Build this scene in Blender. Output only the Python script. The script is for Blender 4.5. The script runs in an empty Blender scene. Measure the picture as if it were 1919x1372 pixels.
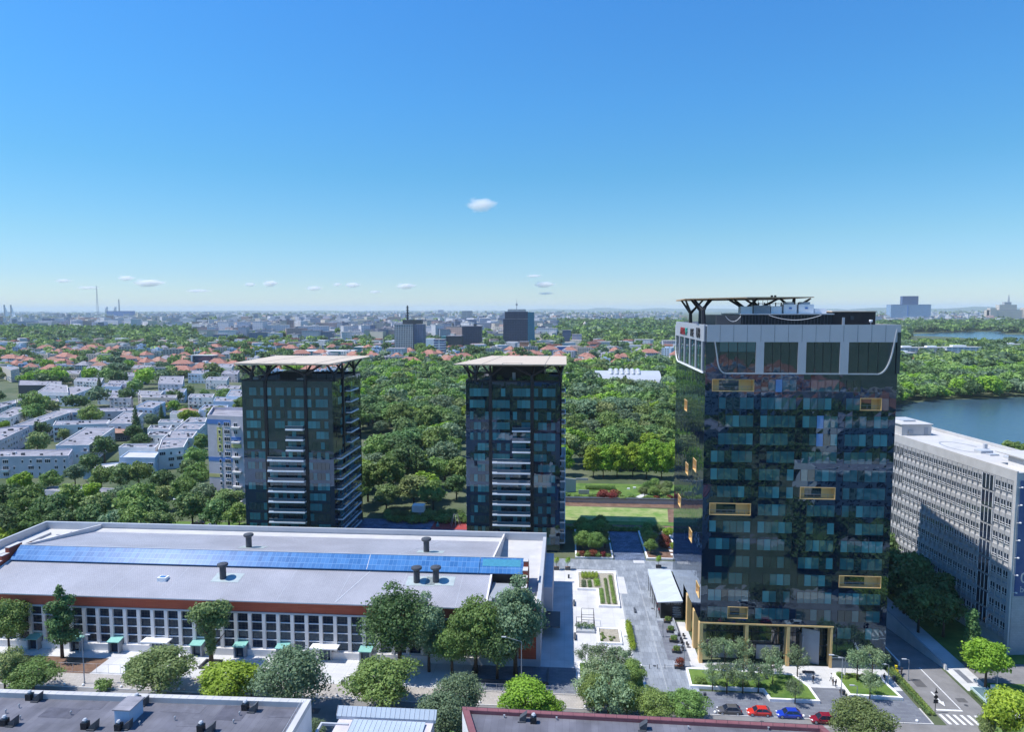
import bpy, math, random
import numpy as np
from mathutils import Matrix, Vector
S = bpy.context.scene
C = S.collection
rad = math.radians
# ---------------------------------------------------------------- camera
CAMH, FPX, PITCH, YAW, ROLL = 75.0, 1279.0, rad(4.7), rad(4.5), rad(-0.12)
cd = bpy.data.cameras.new('camera'); cam = bpy.data.objects.new('camera', cd); C.objects.link(cam)
cd.sensor_width = 36; cd.lens = FPX / 1919 * 36; cd.clip_start = 1; cd.clip_end = 120000
cam.matrix_world = Matrix.Translation((0, 0, CAMH)) @ Matrix.Rotation(YAW, 4, 'Z') @ Matrix.Rotation(rad(90) - PITCH, 4, 'X') @ Matrix.Rotation(ROLL, 4, 'Z')
S.camera = cam
# ---------------------------------------------------------------- sky and sun
SUN_EL, SUN_AZ = rad(61.0), rad(7.0)          # light travels towards +x, a little towards +y
ld = Vector((math.cos(SUN_AZ) * math.cos(SUN_EL), math.sin(SUN_AZ) * math.cos(SUN_EL), -math.sin(SUN_EL)))
w = bpy.data.worlds.new("World"); S.world = w; w.use_nodes = True
nt = w.node_tree; nt.nodes.clear()
wo = nt.nodes.new('ShaderNodeOutputWorld'); bg = nt.nodes.new('ShaderNodeBackground'); sky = nt.nodes.new('ShaderNodeTexSky')
sky.sky_type = 'NISHITA'; sky.sun_disc = False; sky.sun_elevation = SUN_EL
to_sun = -ld
sky.sun_rotation = math.atan2(to_sun.x, to_sun.y)
sky.altitude = 0; sky.air_density = 1.25; sky.dust_density = 0.15; sky.ozone_density = 3.0
tcw = nt.nodes.new('ShaderNodeTexCoord'); spw = nt.nodes.new('ShaderNodeSeparateXYZ'); rpw = nt.nodes.new('ShaderNodeValToRGB'); mxw = nt.nodes.new('ShaderNodeMix')
mxw.data_type = 'RGBA'; mxw.blend_type = 'MULTIPLY'; mxw.inputs['Factor'].default_value = 1
nt.links.new(tcw.outputs['Generated'], spw.inputs[0]); nt.links.new(spw.outputs[2], rpw.inputs[0])
rpw.color_ramp.elements[0].color = (.62, .80, 1.1, 1); rpw.color_ramp.elements[1].color = (.24, .72, 1.25, 1)
for p, c in ((.048, (.474, .695, 1.03)), (.10, (.42, .69, .91)), (.19, (.316, .69, .92)), (.28, (.29, .72, 1.05)), (.47, (.265, .74, 1.2))):
    rpw.color_ramp.elements.new(p).color = (*c, 1)
nt.links.new(sky.outputs[0], mxw.inputs['A']); nt.links.new(rpw.outputs[0], mxw.inputs['B'])
nt.links.new(mxw.outputs['Result'], bg.inputs[0]); bg.inputs[1].default_value = 0.125
nt.links.new(bg.outputs[0], wo.inputs[0])
sd = bpy.data.lights.new('sun', 'SUN'); sd.energy = 4.5; sd.angle = rad(0.53); sd.color = (1.0, 0.96, 0.89)
so = bpy.data.objects.new('sun', sd); C.objects.link(so); so.rotation_euler = ld.to_track_quat('-Z', 'Y').to_euler(); so.location = (-100, -50, 300)
S.view_settings.view_transform = 'Standard'; S.view_settings.look = 'None'; S.view_settings.exposure = 0.32; S.view_settings.gamma = 1.0
S.cycles.use_denoising = True
S.cycles.max_bounces = 8; S.cycles.diffuse_bounces = 4; S.cycles.glossy_bounces = 3; S.cycles.transmission_bounces = 3; S.cycles.transparent_max_bounces = 6; S.cycles.volume_bounces = 6
S.cycles.caustics_reflective = False; S.cycles.caustics_refractive = False
S.cycles.use_adaptive_sampling = True; S.cycles.adaptive_threshold = 0.02

# ---------------------------------------------------------------- ground position of a point seen at (px, py)
def ray(px, py):
    x = (px - 959.5) / FPX; y = -(py - 686) / FPX
    d = Vector((x, y, -1)); d = (cam.matrix_world.to_3x3() @ d)
    return d
def at(px, py, z=0.0):
    d = ray(px, py); t = (z - CAMH) / d.z
    return (d.x * t, d.y * t)
def aty(px, py, v):
    d = ray(px, py); t = v / d.y
    return (d.x * t, v, CAMH + d.z * t)
def atx(px, py, u):
    d = ray(px, py); t = u / d.x
    return (u, d.y * t, CAMH + d.z * t)
MI = None
def topix(u, v, z):
    q = cam.matrix_world.inverted() @ Vector((u, v, z))
    return (959.5 + FPX * q.x / -q.z, 686 - FPX * q.y / -q.z)

# ---------------------------------------------------------------- mesh builder
ROOTLOC = {}
class MB:
    def __init__(s): s.v = []; s.f = []; s.m = []
    def quad(s, a, b, c, d, m=0):
        n = len(s.v); s.v += [a, b, c, d]; s.f.append((n, n + 1, n + 2, n + 3)); s.m.append(m)
    def tri(s, a, b, c, m=0):
        n = len(s.v); s.v += [a, b, c]; s.f.append((n, n + 1, n + 2)); s.m.append(m)
    def box(s, x0, x1, y0, y1, z0, z1, m=0, rot=0, piv=None):
        P = [(x0, y0, z0), (x1, y0, z0), (x1, y1, z0), (x0, y1, z0), (x0, y0, z1), (x1, y0, z1), (x1, y1, z1), (x0, y1, z1)]
        if rot:
            cx, cy = piv or ((x0 + x1) / 2, (y0 + y1) / 2); c, q = math.cos(rot), math.sin(rot)
            P = [(cx + (x - cx) * c - (y - cy) * q, cy + (x - cx) * q + (y - cy) * c, z) for x, y, z in P]
        n = len(s.v); s.v += P
        for f in ((0, 3, 2, 1), (4, 5, 6, 7), (0, 1, 5, 4), (1, 2, 6, 5), (2, 3, 7, 6), (3, 0, 4, 7)):
            s.f.append(tuple(n + i for i in f)); s.m.append(m)
        return s
    def hexa(s, P, m=0):            # eight corners: 4 bottom ccw, 4 top ccw
        n = len(s.v); s.v += list(P)
        for f in ((0, 3, 2, 1), (4, 5, 6, 7), (0, 1, 5, 4), (1, 2, 6, 5), (2, 3, 7, 6), (3, 0, 4, 7)):
            s.f.append(tuple(n + i for i in f)); s.m.append(m)
        return s
    def prism(s, pts, z0, z1, m=0, mt=None, bottom=True):
        pts = ccw(pts); k = len(pts); n = len(s.v)
        s.v += [(x, y, z0) for x, y in pts] + [(x, y, z1) for x, y in pts]
        for i in range(k):
            j = (i + 1) % k; s.f.append((n + i, n + j, n + k + j, n + k + i)); s.m.append(m)
        s.f.append(tuple(n + k + i for i in range(k))); s.m.append(m if mt is None else mt)
        if bottom: s.f.append(tuple(n + i for i in reversed(range(k)))); s.m.append(m)
        return s
    def tube(s, p, q, r0, r1=None, n=8, m=0):
        r1 = r0 if r1 is None else r1; p = Vector(p); q = Vector(q); d = (q - p)
        if d.length < 1e-6: return s
        d.normalize(); a = d.orthogonal().normalized(); b = d.cross(a); k = len(s.v)
        for c, r in ((p, r0), (q, r1)):
            for i in range(n):
                t = 2 * math.pi * i / n; s.v.append(tuple(c + (a * math.cos(t) + b * math.sin(t)) * r))
        for i in range(n):
            j = (i + 1) % n; s.f.append((k + i, k + j, k + n + j, k + n + i)); s.m.append(m)
        s.f.append(tuple(k + i for i in reversed(range(n)))); s.m.append(m)
        s.f.append(tuple(k + n + i for i in range(n))); s.m.append(m)
        return s
    def beam(s, p, q, wx, wz, m=0):   # rectangular bar
        p = Vector(p); q = Vector(q); d = (q - p).normalized(); up = Vector((0, 0, 1))
        a = d.cross(up); a = Vector((1, 0, 0)) if a.length < 1e-3 else a.normalized(); b = a.cross(d).normalized()
        P = [tuple(c + a * (sx * wx / 2) + b * (sz * wz / 2)) for c in (p, q) for sx, sz in ((-1, -1), (1, -1), (1, 1), (-1, 1))]
        return s.hexa(P, m)
    def lathe(s, c, prof, n=12, m=0):
        k = len(s.v)
        for r, z in prof:
            for i in range(n):
                t = 2 * math.pi * i / n; s.v.append((c[0] + r * math.cos(t), c[1] + r * math.sin(t), c[2] + z))
        for j in range(len(prof) - 1):
            for i in range(n):
                i2 = (i + 1) % n; s.f.append((k + j * n + i, k + j * n + i2, k + (j + 1) * n + i2, k + (j + 1) * n + i)); s.m.append(m)
        s.f.append(tuple(k + i for i in reversed(range(n)))); s.m.append(m)
        s.f.append(tuple(k + (len(prof) - 1) * n + i for i in range(n))); s.m.append(m)
        return s
    def build(s, name, mats, parent=None, smooth=False, loc=None):
        if not isinstance(mats, (list, tuple)): mats = [mats]
        me = bpy.data.meshes.new(name)
        off = Vector(loc) if loc is not None else (worldloc(parent) if parent is not None else Vector((0, 0, 0)))
        me.from_pydata([(v[0] - off.x, v[1] - off.y, v[2] - off.z) for v in s.v], [], s.f)
        for m in mats: me.materials.append(m)
        if len(mats) > 1: me.polygons.foreach_set('material_index', s.m)
        if smooth: me.polygons.foreach_set('use_smooth', [True] * len(me.polygons))
        me.update()
        o = bpy.data.objects.new(name, me); C.objects.link(o)
        if parent is not None: o.parent = parent
        elif loc is not None: o.location = loc
        return o
def worldloc(o):
    l = Vector((0, 0, 0))
    while o is not None: l += Vector(o.location); o = o.parent
    return l
def ccw(p):
    a = sum(p[i][0] * p[(i + 1) % len(p)][1] - p[(i + 1) % len(p)][0] * p[i][1] for i in range(len(p)))
    return list(p) if a > 0 else list(reversed(p))
def tag(o, label=None, cat=None, group=None, kind=None):
    if label: o['label'] = label
    if cat: o['category'] = cat
    if group: o['group'] = group
    if kind: o['kind'] = kind
    return o
def thing(name, label, cat, loc=(0, 0, 0), group=None, rz=0):
    o = bpy.data.objects.new(name, None); C.objects.link(o); o.location = loc; o.rotation_euler = (0, 0, rz); o.empty_display_size = 1
    return tag(o, label, cat, group)
def inst(mesh, name, loc, rz=0, sc=1, parent=None):
    o = bpy.data.objects.new(name, mesh); C.objects.link(o); o.location = loc; o.rotation_euler = (0, 0, rz)
    o.scale = (sc, sc, sc) if not isinstance(sc, tuple) else sc
    if parent is not None: o.parent = parent
    return o
KIDS = {}
def dup(root, loc=None, rz=None, label=None, group=None, sc=None):
    def cp(o, par):
        c = o.copy(); C.objects.link(c)
        if par is not None: c.parent = par
        for k in o.children: cp(k, c)
        return c
    r = cp(root, None)
    if loc is not None: r.location = loc
    if rz is not None: r.rotation_euler = (0, 0, rz)
    if sc is not None: r.scale = (sc, sc, sc) if not isinstance(sc, tuple) else sc
    if label: r['label'] = label
    if group: r['group'] = group
    return r

# ---------------------------------------------------------------- materials
def newmat(name):
    m = bpy.data.materials.new(name); m.use_nodes = True
    n = m.node_tree; b = n.nodes['Principled BSDF']; return m, n, b
def lk(n, a, b): n.links.new(a, b)
def pm(name, col, rough=0.8, var=0.12, scale=0.6, metal=0.0, spec=0.3, bump=0.0, bscale=6.0, col2=None, detail=4.0, ior=None):
    m, n, b = newmat(name)
    b.inputs['Roughness'].default_value = rough; b.inputs['Metallic'].default_value = metal
    b.inputs['Specular IOR Level'].default_value = spec
    if ior: b.inputs['IOR'].default_value = ior
    tc = n.nodes.new('ShaderNodeTexCoord')
    if var > 0 or col2:
        nz = n.nodes.new('ShaderNodeTexNoise'); nz.inputs['Scale'].default_value = scale; nz.inputs['Detail'].default_value = detail; nz.inputs['Roughness'].default_value = .62
        lk(n, tc.outputs['Object'], nz.inputs['Vector'])
        rp = n.nodes.new('ShaderNodeValToRGB'); rp.color_ramp.elements[0].position = .35; rp.color_ramp.elements[1].position = .68
        c2 = col2 or tuple(min(1, c * (1 + var)) for c in col); c1 = col if col2 else tuple(c * (1 - var) for c in col)
        rp.color_ramp.elements[0].color = (*c1, 1); rp.color_ramp.elements[1].color = (*c2, 1)
        lk(n, nz.outputs[0], rp.inputs[0]); lk(n, rp.outputs[0], b.inputs['Base Color'])
    else: b.inputs['Base Color'].default_value = (*col, 1)
    if bump > 0:
        n2 = n.nodes.new('ShaderNodeTexNoise'); n2.inputs['Scale'].default_value = bscale; n2.inputs['Detail'].default_value = 3
        lk(n, tc.outputs['Object'], n2.inputs['Vector'])
        bp = n.nodes.new('ShaderNodeBump'); bp.inputs['Distance'].default_value = bump; bp.inputs['Strength'].default_value = 1
        lk(n, n2.outputs[0], bp.inputs['Height']); lk(n, bp.outputs[0], b.inputs['Normal'])
    return m
def glassmat(name, col, ior=1.9, rough=0.02, bump=0.006, bs=0.5, tint=(1, 1, 1)):
    m, n, b = newmat(name)
    b.inputs['Base Color'].default_value = (*col, 1); b.inputs['Roughness'].default_value = rough; b.inputs['IOR'].default_value = ior
    b.inputs['Specular IOR Level'].default_value = .5
    b.inputs['Specular Tint'].default_value = (*tint, 1)
    tc = n.nodes.new('ShaderNodeTexCoord'); nz = n.nodes.new('ShaderNodeTexNoise'); nz.inputs['Scale'].default_value = bs; nz.inputs['Detail'].default_value = 1
    lk(n, tc.outputs['Object'], nz.inputs['Vector'])
    bp = n.nodes.new('ShaderNodeBump'); bp.inputs['Distance'].default_value = bump; bp.inputs['Strength'].default_value = 1
    lk(n, nz.outputs[0], bp.inputs['Height']); lk(n, bp.outputs[0], b.inputs['Normal'])
    return m
def brickmat(name, c1, c2, mortar, bw, rh, ms=0.02, rough=.8, plane='xy', off=.5, noise=.15, bump=0.0):
    m, n, b = newmat(name); b.inputs['Roughness'].default_value = rough; b.inputs['Specular IOR Level'].default_value = .3
    tc = n.nodes.new('ShaderNodeTexCoord'); sp = n.nodes.new('ShaderNodeSeparateXYZ'); cb = n.nodes.new('ShaderNodeCombineXYZ')
    lk(n, tc.outputs['Object'], sp.inputs[0])
    if plane == 'xy': lk(n, sp.outputs[0], cb.inputs[0]); lk(n, sp.outputs[1], cb.inputs[1])
    elif plane == 'yx': lk(n, sp.outputs[1], cb.inputs[0]); lk(n, sp.outputs[0], cb.inputs[1])
    else:
        ad = n.nodes.new('ShaderNodeMath'); ad.operation = 'ADD'; lk(n, sp.outputs[0], ad.inputs[0]); lk(n, sp.outputs[1], ad.inputs[1])
        lk(n, ad.outputs[0], cb.inputs[0]); lk(n, sp.outputs[2], cb.inputs[1])
    bk = n.nodes.new('ShaderNodeTexBrick'); bk.inputs['Scale'].default_value = 1; bk.inputs['Brick Width'].default_value = bw; bk.inputs['Row Height'].default_value = rh
    bk.inputs['Mortar Size'].default_value = ms; bk.inputs['Mortar Smooth'].default_value = .1; bk.offset = off
    bk.inputs['Color1'].default_value = (*c1, 1); bk.inputs['Color2'].default_value = (*c2, 1); bk.inputs['Mortar'].default_value = (*mortar, 1)
    lk(n, cb.outputs[0], bk.inputs['Vector'])
    nz = n.nodes.new('ShaderNodeTexNoise'); nz.inputs['Scale'].default_value = .25; nz.inputs['Detail'].default_value = 6; lk(n, tc.outputs['Object'], nz.inputs['Vector'])
    mr = n.nodes.new('ShaderNodeMapRange'); mr.inputs[1].default_value = .3; mr.inputs[2].default_value = .7; mr.inputs[3].default_value = 1 - noise; mr.inputs[4].default_value = 1 + noise
    lk(n, nz.outputs[0], mr.inputs[0])
    mx = n.nodes.new('ShaderNodeVectorMath'); mx.operation = 'SCALE'; lk(n, bk.outputs[0], mx.inputs[0]); lk(n, mr.outputs[0], mx.inputs['Scale'])
    lk(n, mx.outputs[0], b.inputs['Base Color'])
    return m
def leafmat(name, c1, c2, rnd=.25):
    m, n, b = newmat(name)
    tc = n.nodes.new('ShaderNodeTexCoord'); oi = n.nodes.new('ShaderNodeObjectInfo'); at_ = n.nodes.new('ShaderNodeAttribute'); at_.attribute_name = 'tone'
    nz = n.nodes.new('ShaderNodeTexNoise'); nz.inputs['Scale'].default_value = .5; nz.inputs['Detail'].default_value = 3
    lk(n, tc.outputs['Object'], nz.inputs['Vector'])
    ad = n.nodes.new('ShaderNodeMath'); ad.operation = 'MULTIPLY_ADD'; ad.inputs[1].default_value = .5; lk(n, at_.outputs['Fac'], ad.inputs[0]); lk(n, nz.outputs[0], ad.inputs[2])
    rp = n.nodes.new('ShaderNodeValToRGB'); rp.color_ramp.elements[0].position = .3; rp.color_ramp.elements[1].position = 1.0
    rp.color_ramp.elements[0].color = (*c1, 1); rp.color_ramp.elements[1].color = (*c2, 1); lk(n, ad.outputs[0], rp.inputs[0])
    hs = n.nodes.new('ShaderNodeHueSaturation')
    mr = n.nodes.new('ShaderNodeMapRange'); mr.inputs[3].default_value = 1 - rnd; mr.inputs[4].default_value = 1 + rnd; lk(n, oi.outputs['Random'], mr.inputs[0]); lk(n, mr.outputs[0], hs.inputs['Value'])
    mh = n.nodes.new('ShaderNodeMath'); mh.operation = 'MULTIPLY_ADD'; mh.inputs[1].default_value = 7.31; mh.inputs[2].default_value = 0; lk(n, oi.outputs['Random'], mh.inputs[0])
    fr = n.nodes.new('ShaderNodeMath'); fr.operation = 'FRACT'; lk(n, mh.outputs[0], fr.inputs[0])
    m2 = n.nodes.new('ShaderNodeMapRange'); m2.inputs[3].default_value = .485; m2.inputs[4].default_value = .52; lk(n, fr.outputs[0], m2.inputs[0]); lk(n, m2.outputs[0], hs.inputs['Hue'])
    lk(n, rp.outputs[0], hs.inputs['Color'])
    lk(n, hs.outputs[0], b.inputs['Base Color']); b.inputs['Roughness'].default_value = .55; b.inputs['Specular IOR Level'].default_value = .25
    tr = n.nodes.new('ShaderNodeBsdfTranslucent'); lk(n, hs.outputs[0], tr.inputs[0]); ms = n.nodes.new('ShaderNodeMixShader'); ms.inputs[0].default_value = .3
    out = n.nodes['Material Output']; lk(n, b.outputs[0], ms.inputs[1]); lk(n, tr.outputs[0], ms.inputs[2]); lk(n, ms.outputs[0], out.inputs[0])
    return m
M = {}
M['earth'] = pm('earth', (.04, .075, .025), .95, scale=.03, col2=(.15, .16, .10), detail=8)
M['grass'] = pm('grass', (.06, .13, .025), .95, scale=.25, col2=(.16, .24, .05), detail=8, bump=.05, bscale=4)
M['grass_dry'] = pm('grass_dry', (.14, .25, .05), .95, scale=.22, col2=(.38, .38, .17), detail=8)
M['asphalt'] = pm('asphalt', (.215, .21, .21), .9, scale=.3, var=.16, detail=9, bump=.01, bscale=30)
M['pave'] = brickmat('pavement_slabs', (.37, .345, .32), (.43, .40, .37), (.27, .25, .235), .6, .6, .02, noise=.1)
M['concrete'] = brickmat('plaza_concrete', (.54, .54, .545), (.58, .58, .59), (.42, .42, .42), 3.0, 3.0, .03, off=0, noise=.11)
M['stone'] = brickmat('street_granite', (.21, .235, .27), (.30, .33, .37), (.16, .175, .20), .9, 2.6, .03, noise=.2)
M['stone_d'] = brickmat('dark_granite', (.145, .155, .19), (.19, .205, .235), (.11, .12, .14), 1.2, .6, .02, noise=.12)
M['slate'] = brickmat('shaded_slate_court', (.09, .12, .19), (.14, .18, .27), (.06, .08, .12), 1.2, 1.2, .05, noise=.3)  # dark paving, with the tower's sky-filled shadow put into its deep blue
M['soil'] = pm('soil', (.13, .075, .05), .95, scale=.4, col2=(.24, .15, .105), detail=8, bump=.08, bscale=3)
M['white'] = pm('white_paint', (.86, .86, .87), .6, var=.04)
M['mark'] = pm('road_marking', (.7, .7, .7), .7, var=.1, scale=3)
M['kerb'] = pm('kerb_stone', (.55, .54, .53), .8, var=.1, scale=2)
M['black'] = pm('black_metal', (.02, .021, .025), .4, var=0)
M['dgrey'] = pm('dark_grey_metal', (.07, .075, .085), .45, var=.1)
M['grey'] = pm('grey_metal', (.32, .34, .37), .45, var=.06, scale=.5)
M['lgrey'] = pm('light_grey_cladding', (.47, .49, .52), .4, var=.04, scale=.3, spec=.5)
M['alu'] = pm('aluminium_panels', (.46, .48, .53), .35, var=.03, scale=.3, spec=.5, metal=.2)
M['gold'] = pm('gold_cladding', (.78, .52, .22), .5, var=.05, scale=.5, metal=0, spec=.5)
M['tan'] = pm('tan_canopy', (.58, .48, .37), .6, var=.05, scale=.4)
M['dglass'] = glassmat('dark_facade_glass', (.004, .010, .028), ior=2.35, tint=(.55, .78, 1))
M['tglass3'] = glassmat('bright_teal_window_glass', (.05, .21, .25), ior=1.9)
M['aglass'] = glassmat('teal_curtain_glass', (.04, .165, .19), ior=1.8)
M['aglass3'] = glassmat('pale_teal_curtain_glass', (.06, .24, .27), ior=1.8)
M['tglass'] = glassmat('teal_window_glass', (.020, .10, .13), ior=2.3, tint=(.85, .97, 1))
M['tglass2'] = glassmat('deep_teal_window_glass', (.01, .035, .045), ior=2.0, tint=(.85, .97, 1))
M['bglass'] = glassmat('blue_blind_glass', (.10, .25, .50), ior=1.6)
M['lglass'] = glassmat('lobby_glass', (.02, .03, .04), ior=1.9)
M['wglass'] = glassmat('plain_window_glass', (.018, .026, .045), ior=1.6, bump=.003, tint=(.5, .75, 1))
M['rail'] = glassmat('rail_glass', (.05, .10, .14), ior=1.7)
M['brick'] = brickmat('red_brick', (.33, .075, .045), (.38, .095, .055), (.28, .07, .05), .5, .14, .012, plane='v', noise=.08)
M['redclad'] = brickmat('red_cladding_band', (.50, .10, .05), (.54, .12, .06), (.38, .075, .045), 3.0, .4, .02, plane='v', noise=.06)
M['plaster'] = pm('white_plaster', (.72, .70, .69), .85, scale=.3, var=.07)
M['plaster2'] = pm('pale_lilac_plaster', (.56, .52, .56), .85, scale=.3, var=.09)
M['plasterb'] = pm('pale_blue_plaster', (.44, .55, .68), .85, scale=.3, var=.08)
M['beige'] = pm('beige_plaster', (.56, .50, .43), .85, scale=.3, var=.08)
M['pink'] = pm('pink_plaster', (.55, .33, .27), .85, scale=.3, var=.08)
M['yellow'] = pm('yellow_plaster', (.62, .56, .22), .85, scale=.3, var=.06)
M['bluep'] = pm('blue_plaster', (.10, .22, .52), .85, scale=.3, var=.06)
M['roofg'] = brickmat('grey_roof_felt', (.25, .245, .275), (.30, .29, .32), (.19, .19, .21), 6.0, 1.1, .03, rough=.9, noise=.28)
M['roofd'] = brickmat('dark_roof_felt', (.125, .125, .15), (.15, .15, .175), (.095, .095, .115), 7.0, 1.0, .018, rough=.9, plane='yx', noise=.28)
M['rooflt'] = pm('pale_roof_membrane', (.52, .51, .50), .85, scale=.2, var=.10, detail=8)
M['gravel'] = pm('pale_gravel', (.36, .33, .27), .95, scale=2.5, var=.25)
M['tile'] = pm('red_roof_tiles', (.31, .125, .09), .8, scale=.35, col2=(.44, .23, .175), detail=6, bump=.04, bscale=4)
M['tile2'] = pm('brown_roof_tiles', (.32, .16, .11), .8, scale=.35, col2=(.42, .26, .2), detail=6)
M['maroon'] = pm('maroon_metal_coping', (.22, .09, .10), .6, var=.1)
M['bark'] = pm('bark', (.09, .065, .045), .95, scale=2, var=.3)
M['stonew'] = pm('stone_facade', (.50, .50, .505), .85, scale=.4, var=.08)
M['water'] = None
M['orange'] = pm('orange_render', (.62, .24, .14), .85, var=.06)
M['teal'] = pm('teal_cladding', (.12, .30, .30), .6, var=.08)
M['tealroof'] = pm('teal_copper', (.22, .48, .43), .6, var=.08)
M['leafA'] = leafmat('leaves_mid', (.08, .15, .035), (.28, .40, .11))
M['leafB'] = leafmat('leaves_dark', (.055, .11, .036), (.18, .28, .095))
M['leafC'] = leafmat('leaves_bright', (.13, .23, .02), (.37, .52, .06), .15)
M['leafD'] = leafmat('leaves_grey', (.085, .14, .075), (.25, .35, .19))
M['leafE'] = leafmat('leaves_olive', (.11, .165, .05), (.31, .38, .14))
M['leafG'] = leafmat('leaves_pale', (.11, .17, .085), (.33, .43, .23))
M['leafF'] = leafmat('leaves_red', (.14, .03, .03), (.30, .07, .05))
M['blossom'] = leafmat('blossom', (.25, .25, .17), (.55, .52, .42), .1)
def roofseam():
    m, n, b = newmat('hall_roof_tiles'); b.inputs['Roughness'].default_value = .55; b.inputs['Specular IOR Level'].default_value = .4
    tc = n.nodes.new('ShaderNodeTexCoord'); sp = n.nodes.new('ShaderNodeSeparateXYZ'); lk(n, tc.outputs['Object'], sp.inputs[0])
    cb = n.nodes.new('ShaderNodeCombineXYZ'); lk(n, sp.outputs[0], cb.inputs[0]); lk(n, sp.outputs[1], cb.inputs[1])
    bk = n.nodes.new('ShaderNodeTexBrick'); bk.inputs['Scale'].default_value = 1; bk.inputs['Brick Width'].default_value = .45; bk.inputs['Row Height'].default_value = .35; bk.inputs['Mortar Size'].default_value = .035
    bk.inputs['Color1'].default_value = (.35, .355, .395, 1); bk.inputs['Color2'].default_value = (.39, .39, .43, 1); bk.inputs['Mortar'].default_value = (.24, .24, .27, 1)
    lk(n, cb.outputs[0], bk.inputs['Vector'])
    nz = n.nodes.new('ShaderNodeTexNoise'); nz.inputs['Scale'].default_value = .12; nz.inputs['Detail'].default_value = 6; lk(n, tc.outputs['Object'], nz.inputs['Vector'])
    mr = n.nodes.new('ShaderNodeMapRange'); mr.inputs[1].default_value = .3; mr.inputs[2].default_value = .7; mr.inputs[3].default_value = .86; mr.inputs[4].default_value = 1.1; lk(n, nz.outputs[0], mr.inputs[0])
    mx = n.nodes.new('ShaderNodeVectorMath'); mx.operation = 'SCALE'; lk(n, bk.outputs[0], mx.inputs[0]); lk(n, mr.outputs[0], mx.inputs['Scale']); lk(n, mx.outputs[0], b.inputs['Base Color'])
    return m
M['hallroof'] = roofseam()
def skyglass():
    m, n, b = newmat('skylight_glass'); b.inputs['Roughness'].default_value = .25; b.inputs['IOR'].default_value = 1.25; b.inputs['Specular IOR Level'].default_value = .15
    tc = n.nodes.new('ShaderNodeTexCoord'); sp = n.nodes.new('ShaderNodeSeparateXYZ'); lk(n, tc.outputs['Object'], sp.inputs[0])
    cb = n.nodes.new('ShaderNodeCombineXYZ'); lk(n, sp.outputs[0], cb.inputs[0]); lk(n, sp.outputs[2], cb.inputs[1])
    bk = n.nodes.new('ShaderNodeTexBrick'); bk.inputs['Scale'].default_value = 1; bk.inputs['Brick Width'].default_value = .95; bk.inputs['Row Height'].default_value = .85; bk.inputs['Mortar Size'].default_value = .03; bk.offset = 0
    bk.inputs['Color1'].default_value = (.04, .14, .34, 1); bk.inputs['Color2'].default_value = (.07, .21, .46, 1); bk.inputs['Mortar'].default_value = (.16, .30, .52, 1)  # sky reflection painted in as blue base colour
    lk(n, cb.outputs[0], bk.inputs['Vector']); lk(n, bk.outputs[0], b.inputs['Base Color'])
    return m
M['skyl'] = skyglass()
# ================================================================ ground, roads, water
def sheet(name, polys, z, mat, label=None, th=0.0):
    mb = MB()
    for p in polys:
        p = ccw(p)
        if len(p) == 2: p = [(p[0][0], p[0][1]), (p[1][0], p[0][1]), (p[1][0], p[1][1]), (p[0][0], p[1][1])]
        if th > 0: mb.prism(p, z - th, z)
        else:
            n = len(mb.v); mb.v += [(x, y, z) for x, y in p]; mb.f.append(tuple(range(n, n + len(p)))); mb.m.append(0)
    o = mb.build(name, mat); o['kind'] = 'structure'
    return o
def R4(x0, x1, y0, y1): return [(x0, y0), (x1, y0), (x1, y1), (x0, y1)]
mb = MB(); xs = [-40000, -2000, 70.5, 79, 79.8, 82.2, 2000, 40000]; ys = [-3000, 0, 127.8, 135, 144, 185, 2000, 40000]
for i in range(7):
    for j in range(7):
        cx, cy = (xs[i] + xs[i + 1]) / 2, (ys[j] + ys[j + 1]) / 2
        if (70.5 < cx < 79 and 144 < cy < 185) or (79.8 < cx < 82.2 and 127.8 < cy < 135): continue
        mb.quad((xs[i], ys[j], 0), (xs[i + 1], ys[j], 0), (xs[i + 1], ys[j + 1], 0), (xs[i], ys[j + 1], 0))
g = mb.build('ground', M['earth']); g['kind'] = 'structure'

sheet('road', [R4(-420, 420, 107, 123.2), R4(68.9, 78.6, 123.2, 144), R4(82.3, 300, 138.6, 146.5)], .004, M['asphalt'])
sheet('road', [R4(-420, 420, 60, 66)], .004, M['asphalt'])
# pavements with real kerbs
sheet('pavement', [R4(-420, 66.5, 123.4, 128.2), R4(-420, 420, 101.5, 106.8)], .12, M['pave'], th=.16)
sheet('kerb', [R4(-420, 66.7, 123.2, 123.4), R4(66.5, 66.7, 123.4, 128.2), R4(-420, 420, 106.8, 107.0)], .13, M['kerb'], th=.17)
# forecourt of the hall
sheet('forecourt', [R4(-98, -19, 128.2, 138), R4(-140, -98, 134.5, 138)], .06, M['concrete'], th=.1)
sheet('soil_patch', [[(-140, 128.2), (-84, 128.2), (-82, 131), (-86, 134.4), (-140, 134.4)]], .05, M['soil'])
sheet('forecourt', [R4(-19, 2.4, 128.2, 138)], .055, M['stone_d'])
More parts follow.
